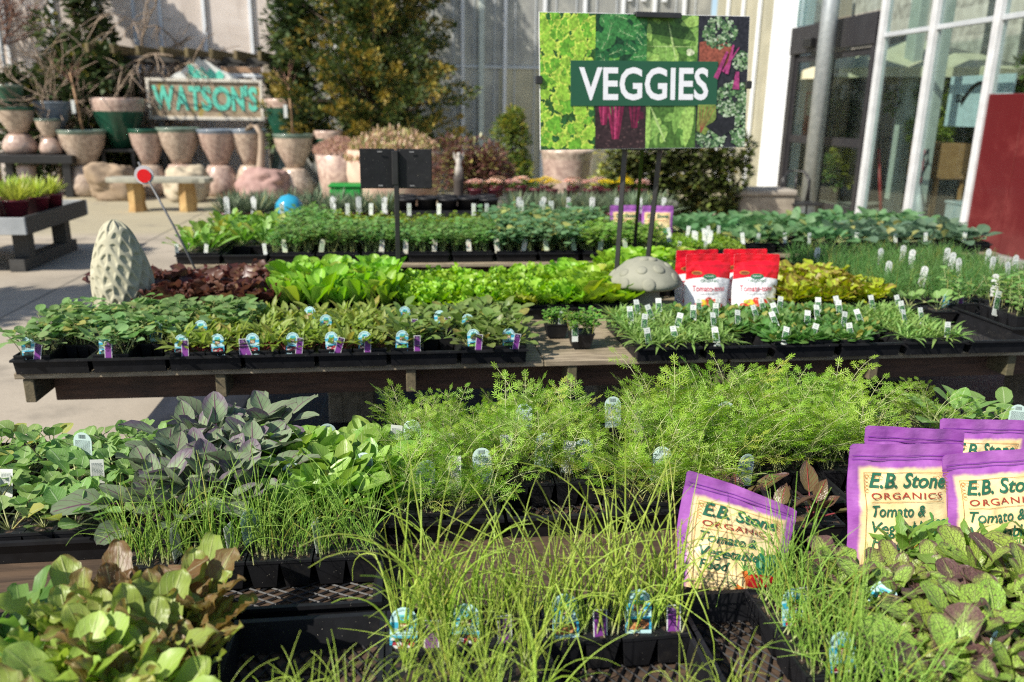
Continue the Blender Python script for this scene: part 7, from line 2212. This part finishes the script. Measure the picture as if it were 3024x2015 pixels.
for i, (x, y) in enumerate(((-4.02, 8.25), (-3.75, 8.45), (-3.68, 8.75), (-3.66, 9.05), (-3.95, 8.75), (-4.3, 8.4), (-3.95, 9.1), (-4.3, 8.8))):
    potted('limeleaf', x, y, 0.466, 'lime green plant in burgundy pot on the low grey bench, %s from its near end' % ORD[i], group='lime plants in burgundy pots', pw=0.12, ph=0.2, n=2)
gt = thing('price_card', 'bright green card on a lime plant at the photo edge', 'price card', (-4.02, 8.1, 0.62))
MB().bbox((0, 0, 0.06), (0.14, 0.004, 0.10), 0, 0.001).build('card', [ink((0.10, 0.50, 0.16))], gt)
MB().tube([(0, 0.005, -0.06), (0, 0.005, 0.05)], 0.004, 5).build('stick', [wht], gt)
cy_ = thing('price_card', 'turquoise card at the far left above the lime plants', 'price card', (-6.75, 13.9, 0.62))
MB().bbox((0, 0, 0.06), (0.30, 0.01, 0.32), 0, 0.002).build('card', [ink((0.10, 0.42, 0.50))], cy_)
MB().tube([(0, 0.012, -0.62), (0, 0.012, 0.05)], 0.012, 6).build('stick', [black_metal], cy_)

# ------------------------------------------------------------------ lavender pots, crates, flowers behind the rear bench
lb = thing('low_bench', 'low dark bench carrying lavender pots behind the rear trays', 'bench', (0.35, 8.05, 0))
MB().bbox((0, 0, 0.43), (4.5, 0.9, 0.05), 0, 0.004).build('deck', [W_dkgrey], lb)
for x in (-2.1, 0, 2.1):
    for y in (-0.35, 0.35):
        MB().bbox((x, y, 0.20), (0.1, 0.1, 0.40), 0, 0.004).build('leg', [W_dkgrey], lb)
k = 0
for j in range(2):
    for x in list(np.arange(-1.62, -0.2, 0.235)) + list(np.arange(1.05, 2.5, 0.235)):
        y = 7.78 + 0.3 * j + prg.uniform(-0.03, 0.03)
        if j == 0 and abs(x + 1.08) < 0.2:
            continue
        cnt = int(round((x + 1.62) / 0.235)) if x < 0 else int(round((x - 1.05) / 0.235))
        potted('lavender', x + 0.03 * j, y, 0.456, 'grey-green lavender in burgundy pot, %s in the %s row of the %s group' % (ORD[cnt], ('near', 'far')[j], 'yard-side' if x < 0 else 'easel-side'), group='lavender in burgundy pots', pw=0.10, ph=0.17)
        if j == 0:
            put_tag('arch_white', x + 0.01, y - 0.115, 0.66, 'pale tag on the %s near-row lavender pot, %s group' % (ORD[cnt], 'yard-side' if x < 0 else 'easel-side'), prg.uniform(-0.2, 0.2), -0.1, 0, 1.9, 'tags on the lavender pots')
bc = thing('plastic_crate', 'black plastic crate of empty pots between the lavender groups', 'crate', (0.36, 7.72, 0.456))
mb = MB()
for c, s in (((0, -0.2, 0.11), (0.95, 0.02, 0.20)), ((0, 0.2, 0.11), (0.95, 0.02, 0.20)), ((-0.465, 0, 0.11), (0.02, 0.38, 0.20)), ((0.465, 0, 0.11), (0.02, 0.38, 0.20)), ((0, 0, 0.01), (0.9, 0.37, 0.015))):
    mb.bbox(c, s, 0, 0.004)
mb.build('crate_body', [plastic], bc)
for i in range(5):
    for j in range(2):
        o = MB().lathe([(0, 0), (0.075, 0), (0.09, 0.15), (0.097, 0.15), (0.097, 0.17), (0.088, 0.17), (0.07, 0.01), (0, 0.01)], n=16).build('empty_pot', [plastic], None, (0.0 + 0.19 * i, 7.62 + 0.2 * j, 0.60 + 0.01 * ((i + j) % 2)))
        tag(o, 'empty black pot in the crate, %s along the %s row' % (ORD[i], ('near', 'far')[j]), 'pot', 'empty pots in the crate')
tb = tag(MB().lathe([(0.0, 0), (0.07, 0), (0.12, 0.05), (0.14, 0.14), (0.12, 0.25), (0.07, 0.31), (0, 0.33)], (-1.08, 7.80, 0.456), n=24).build('glazed_ball', [glaze('turquoise glaze', (0.03, 0.30, 0.46), (0.02, 0.22, 0.36), 0.15)]), 'turquoise glazed ball among the lavender pots', 'garden ornament')
gc = thing('green_bin', 'bright green plastic bin behind the yard-side lavender', 'bin', (-0.65, 9.2, 0.0))
MB().bbox((0, 0, 0.40), (0.34, 0.3, 0.66), 0, 0.02).build('bin_body', [M('bright green plastic', (0.02, 0.33, 0.05), 0.4)], gc)
MB().bbox((0, 0, 0.745), (0.37, 0.33, 0.03), 0, 0.01).build('lid', [M('green lid', (0.02, 0.27, 0.045), 0.4)], gc)
MB().bbox((0, 0, 0.035), (0.30, 0.26, 0.07), 0, 0.01).build('base', [black_metal], gc)
fb = thing('low_bench', 'low bench of flowering pots in front of the greenhouse', 'bench', (1.9, 9.9, 0))
MB().bbox((0, 0, 0.52), (2.6, 1.0, 0.05), 0, 0.004).build('deck', [W_grey], fb)
for x in (-1.15, 1.15):
    for y in (-0.4, 0.4):
        MB().bbox((x, y, 0.245), (0.1, 0.1, 0.49), 0, 0.004).build('leg', [W_grey], fb)
bf = [(0.80, 9.55, 'pink_bloom'), (1.02, 9.6, 'pink_bloom'), (1.24, 9.55, 'pink_bloom'), (1.52, 9.6, 'yellow_bloom'), (1.70, 9.55, 'yellow_bloom'), (1.93, 9.6, 'pink_bloom'), (2.15, 9.55, 'pink_bloom'), (2.36, 9.6, 'yellow_bloom'), (2.58, 9.55, 'yellow_bloom'), (2.80, 9.6, 'pink_bloom'),
      (1.1, 9.95, 'heather'), (1.4, 10.0, 'pink_bloom'), (1.7, 9.95, 'yellow_bloom'), (2.05, 10.0, 'heather'), (2.35, 9.95, 'pink_bloom'), (2.7, 10.0, 'yellow_bloom')]
for i, (x, y, b) in enumerate(bf):
    potted('cilantro', x, y, 0.546, '%s flowers in a small pot, %s row, %s along the flower bench' % ({'pink_bloom': 'pale pink', 'yellow_bloom': 'bright yellow', 'heather': 'rosy'}[b], 'near' if y < 9.8 else 'far', ORD[i % 10]), group='flowering pots', pw=0.08, ph=0.13, s=0.7, bloom=b, cat='flowers')
# big rough planter full of heather, rosy pot, shrubs
bp = thing('stone_planter', 'broad cream and rosy stone planter brimming with heather', 'planter', (-0.15, 11.3, 0))
MB().lathe([(0, 0), (0.42, 0), (0.56, 0.3), (0.64, 0.7), (0.62, 1.02), (0.55, 1.03), (0.52, 0.95), (0, 0.95)], n=30).build('bowl', [M('blotched stone', (0.55, 0.44, 0.33), 0.8, (0.38, 0.22, 0.17), 3.5, bump=0.4)], bp)
rg = random.Random(8)
hb = MB()
for k in range(4200):
    a, q = rg.uniform(0, 6.28), math.sqrt(rg.random()) * 0.66
    z = 1.0 + 0.26 * (1 - (q / 0.68) ** 2) * rg.uniform(0.5, 1.1) * (0.85 + 0.3 * math.sin(7 * a + 9 * q)) - (0.12 if q > 0.6 else 0)
    p = Vector((q * math.cos(a), q * math.sin(a), z))
    v = Vector((rg.gauss(0, 0.4), rg.gauss(0, 0.4), 1)).normalized() * rg.uniform(0.04, 0.09)
    c = Vector((-v.y, v.x, 0)).normalized() * 0.008 if v.xy.length > 1e-4 else Vector((0.008, 0, 0))
    hb.add([p - c, p + c, p + v + c, p + v - c], [(0, 1, 2, 3)], 0 if rg.random() < 0.6 else 1, [(0, 0), (1, 0), (1, 1), (0, 1)], rg.random())
hb.build('blossom', [LM['heather'], LM['heather_green']], bp)
hp2 = thing('stone_planter', 'smaller rosy planter of heather left of the broad stone planter', 'planter', (-0.95, 12.6, 0))
MB().lathe([(0, 0), (0.25, 0), (0.33, 0.5), (0.38, 0.88), (0.35, 0.9), (0.3, 0.84), (0, 0.84)], n=24).build('bowl', [rose_g], hp2)
hb2 = MB()
for k in range(1400):
    a, q = rg.uniform(0, 6.28), math.sqrt(rg.random()) * 0.40
    p = Vector((q * math.cos(a), q * math.sin(a), 0.88 + 0.2 * (1 - (q / 0.42) ** 2)))
    v = Vector((rg.gauss(0, 0.4), rg.gauss(0, 0.4), 1)).normalized() * rg.uniform(0.04, 0.09)
    c = Vector((0.008, 0, 0))
    hb2.add([p - c, p + c, p + v + c, p + v - c], [(0, 1, 2, 3)], 0, [(0, 0), (1, 0), (1, 1), (0, 1)], rg.random())
hb2.build('blossom', [LM['heather']], hp2)
urn('rounded rosy pot behind the flower bench under the VEGGIES board', 2.2, 11.2, 0, 1.06, 0.72, rose_g, tan_g, waist=0.7)
def bl_(n, R, z0, z1, seed, w=0.2, r=(0.1, 0.2)):
    rg = random.Random(seed)
    return [(R * rg.uniform(-1, 1), R * 0.7 * rg.uniform(-1, 1), z0 + (z1 - z0) * rg.random(), s, s, rg.choice((0, w, 2 * w))) for s in [rg.uniform(*r) for _ in range(n)]]
clump_tree('shrub', 'wine-red twiggy shrub in a pot right of the broad stone planter', 'shrub', (0.78, 10.4, 0), bl_(26, 0.32, 0.6, 1.1, 3), 4500, 0.025, 0.07, ('redtwig', 'heather_green'), [([(0, 0, 0), (0, 0, 0.8)], 0.03, 0.01)], 5, 'shrubs by the greenhouse', parts=('foliage', 'stem'))
clump_tree('shrub', 'second wine-red shrub nearer the flower bench', 'shrub', (1.12, 10.9, 0), bl_(20, 0.28, 0.55, 0.98, 4), 4000, 0.025, 0.07, ('redtwig', 'heather'), [([(0, 0, 0), (0, 0, 0.8)], 0.03, 0.01)], 6, 'shrubs by the greenhouse', parts=('foliage', 'stem'))
clump_tree('shrub', 'slim green bush with golden top before the hazy panes', 'shrub', (1.66, 13.0, 0), bl_(22, 0.24, 0.3, 1.35, 6, 0.1) + bl_(8, 0.15, 1.3, 1.6, 7, 0.5), 5000, 0.04, 0.08, ('bushgreen', 'bushgold'), [([(0, 0, 0), (0, 0, 1.3)], 0.025, 0.01)], 8, 'shrubs by the greenhouse', parts=('foliage', 'stem'))
clump_tree('shrub', 'dark leafy hedge-like shrub behind the easel legs', 'shrub', (3.35, 10.3, 0), [(-0.75 + 0.15 * i + 0.05 * j, 0.1 * ((i * 7 + j) % 3 - 1), 0.25 + 0.28 * j, 0.2, 0.2, 0.3) for i in range(11) for j in range(4)], 11000, 0.055, 0.09, ('hedgegreen', 'bushgreen'), [([(-0.4, 0, 0), (-0.4, 0, 0.8)], 0.03, 0.01), ([(0.4, 0, 0), (0.4, 0, 0.8)], 0.03, 0.01)], 9, 'shrubs by the greenhouse', parts=('foliage', 'stem'))
clump_tree('shrub', 'bright lime shrub beside the easel leg behind the yellow flowers', 'shrub', (2.75, 10.7, 0), bl_(12, 0.2, 0.6, 1.05, 12, 0.3), 1200, 0.03, 0.06, ('lime', 'bushgold'), [([(0, 0, 0), (0, 0, 0.8)], 0.02, 0.01)], 13, 'shrubs by the greenhouse', parts=('foliage', 'stem'))
fg = thing('figurine', 'small pale winged garden figurine among the wine-red shrubs', 'garden ornament', (0.62, 9.75, 0.80))
res_m = M('pale resin', (0.42, 0.39, 0.35), 0.6, (0.32, 0.29, 0.26), 12)
MB().lathe([(0, 0), (0.05, 0), (0.045, 0.10), (0.03, 0.14), (0.038, 0.18), (0.02, 0.21), (0.015, 0.22), (0.026, 0.245), (0.022, 0.27), (0, 0.28)], n=16).build('body', [res_m], fg)
for sg in (-1, 1):
    MB().add([(sg * 0.015, 0.015, 0.16), (sg * 0.06, 0.025, 0.21), (sg * 0.065, 0.025, 0.29), (sg * 0.025, 0.02, 0.23), (sg * 0.015, 0.025, 0.16), (sg * 0.06, 0.035, 0.21), (sg * 0.065, 0.035, 0.29), (sg * 0.025, 0.03, 0.23)], [(0, 1, 2, 3), (7, 6, 5, 4), (0, 4, 5, 1), (1, 5, 6, 2), (2, 6, 7, 3), (3, 7, 4, 0)]).build('wing', [res_m], fg)
MB().lathe([(0, 0), (0.07, 0), (0.06, -0.05), (0.055, -0.75), (0.09, -0.80), (0, -0.80)], n=14).build('plinth', [M('dark plinth', (0.05, 0.04, 0.035), 0.8)], fg)
tr_ = thing('stone_trough', 'rough stone trough with a thick lid beside the hedge', 'planter', (4.75, 10.6, 0))
MB().bbox((0, 0, 0.26), (0.78, 0.5, 0.52), 0, 0.02).build('trough_body', [M('rough tan stone', (0.34, 0.30, 0.24), 0.9, (0.22, 0.19, 0.15), 9, bump=0.6)], tr_)
MB().bbox((-0.05, 0, 0.56), (0.9, 0.56, 0.08), 0, 0.02).build('lid', [M('grey slab', (0.34, 0.31, 0.26), 0.9, (0.24, 0.21, 0.18), 7, bump=0.5)], tr_)
ch = thing('iron_chair', 'small black iron chair beside the stone trough', 'chair', (5.3, 10.7, 0))
mb = MB()
for q in (-0.16, 0.0, 0.16):
    mb.tube([(q, 0, 0.42), (q * 1.2, 0.02, 0.62), (q, 0.03, 0.78)], 0.014, 6)
mb.tube([(-0.2, 0.0, 0.42), (-0.2, 0.03, 0.7), (-0.1, 0.04, 0.82), (0.1, 0.04, 0.82), (0.2, 0.03, 0.7), (0.2, 0, 0.42)], 0.018, 6)
mb.build('backrest', [black_metal], ch)
MB().bbox((0, -0.2, 0.41), (0.42, 0.42, 0.03), 0, 0.006).build('seat', [black_metal], ch)
for sx in (-1, 1):
    for y in (-0.38, 0.0):
        MB().tube([(sx * 0.18, y, 0.395), (sx * 0.2, y, 0.0)], 0.014, 6).build('leg', [black_metal], ch)
# plants inside the shop
clump_tree('indoor_plant', 'tall dark leafy plant inside the shop behind the sliding door', 'plant', (8.3, 15.0, 0), bl_(20, 0.45, 0.6, 2.1, 21, 0.2), 3000, 0.06, 0.13, ('evergreen_light', 'bushgreen'), [([(0, 0, 0), (0, 0, 1.5)], 0.04, 0.02)], 22, 'plants inside the shop', parts=('foliage', 'stem'))
clump_tree('indoor_plant', 'bright leafy plant inside the shop left of the pale blue board', 'plant', (8.0, 12.1, 0), bl_(18, 0.4, 1.1, 2.1, 23, 0.4), 2600, 0.06, 0.13, ('bushgreen', 'lime'), [([(0, 0, 0), (0, 0, 1.5)], 0.04, 0.02)], 24, 'plants inside the shop', parts=('foliage', 'stem'))
clump_tree('indoor_plant', 'golden low plant inside the shop near the door foot', 'plant', (7.8, 14.3, 0), bl_(14, 0.35, 0.3, 0.9, 25, 0.5), 1800, 0.05, 0.10, ('bushgreen', 'bushgold'), [([(0, 0, 0), (0, 0, 0.6)], 0.04, 0.02)], 26, 'plants inside the shop', parts=('foliage', 'stem'))
clump_tree('indoor_plant', 'dark green plant inside the shop above the pale blue board', 'plant', (9.1, 12.3, 0), bl_(24, 0.9, 1.2, 2.3, 27, 0.3), 3000, 0.06, 0.13, ('evergreen_light', 'bushgreen'), [([(0, 0, 0), (0, 0, 1.7)], 0.05, 0.02)], 28, 'plants inside the shop', parts=('foliage', 'stem'))

# tidy: template tags that were never placed
for k, o in TAGS.items():
    if k not in _used:
        for c in list(o.children):
            bpy.data.objects.remove(c)
        bpy.data.objects.remove(o)
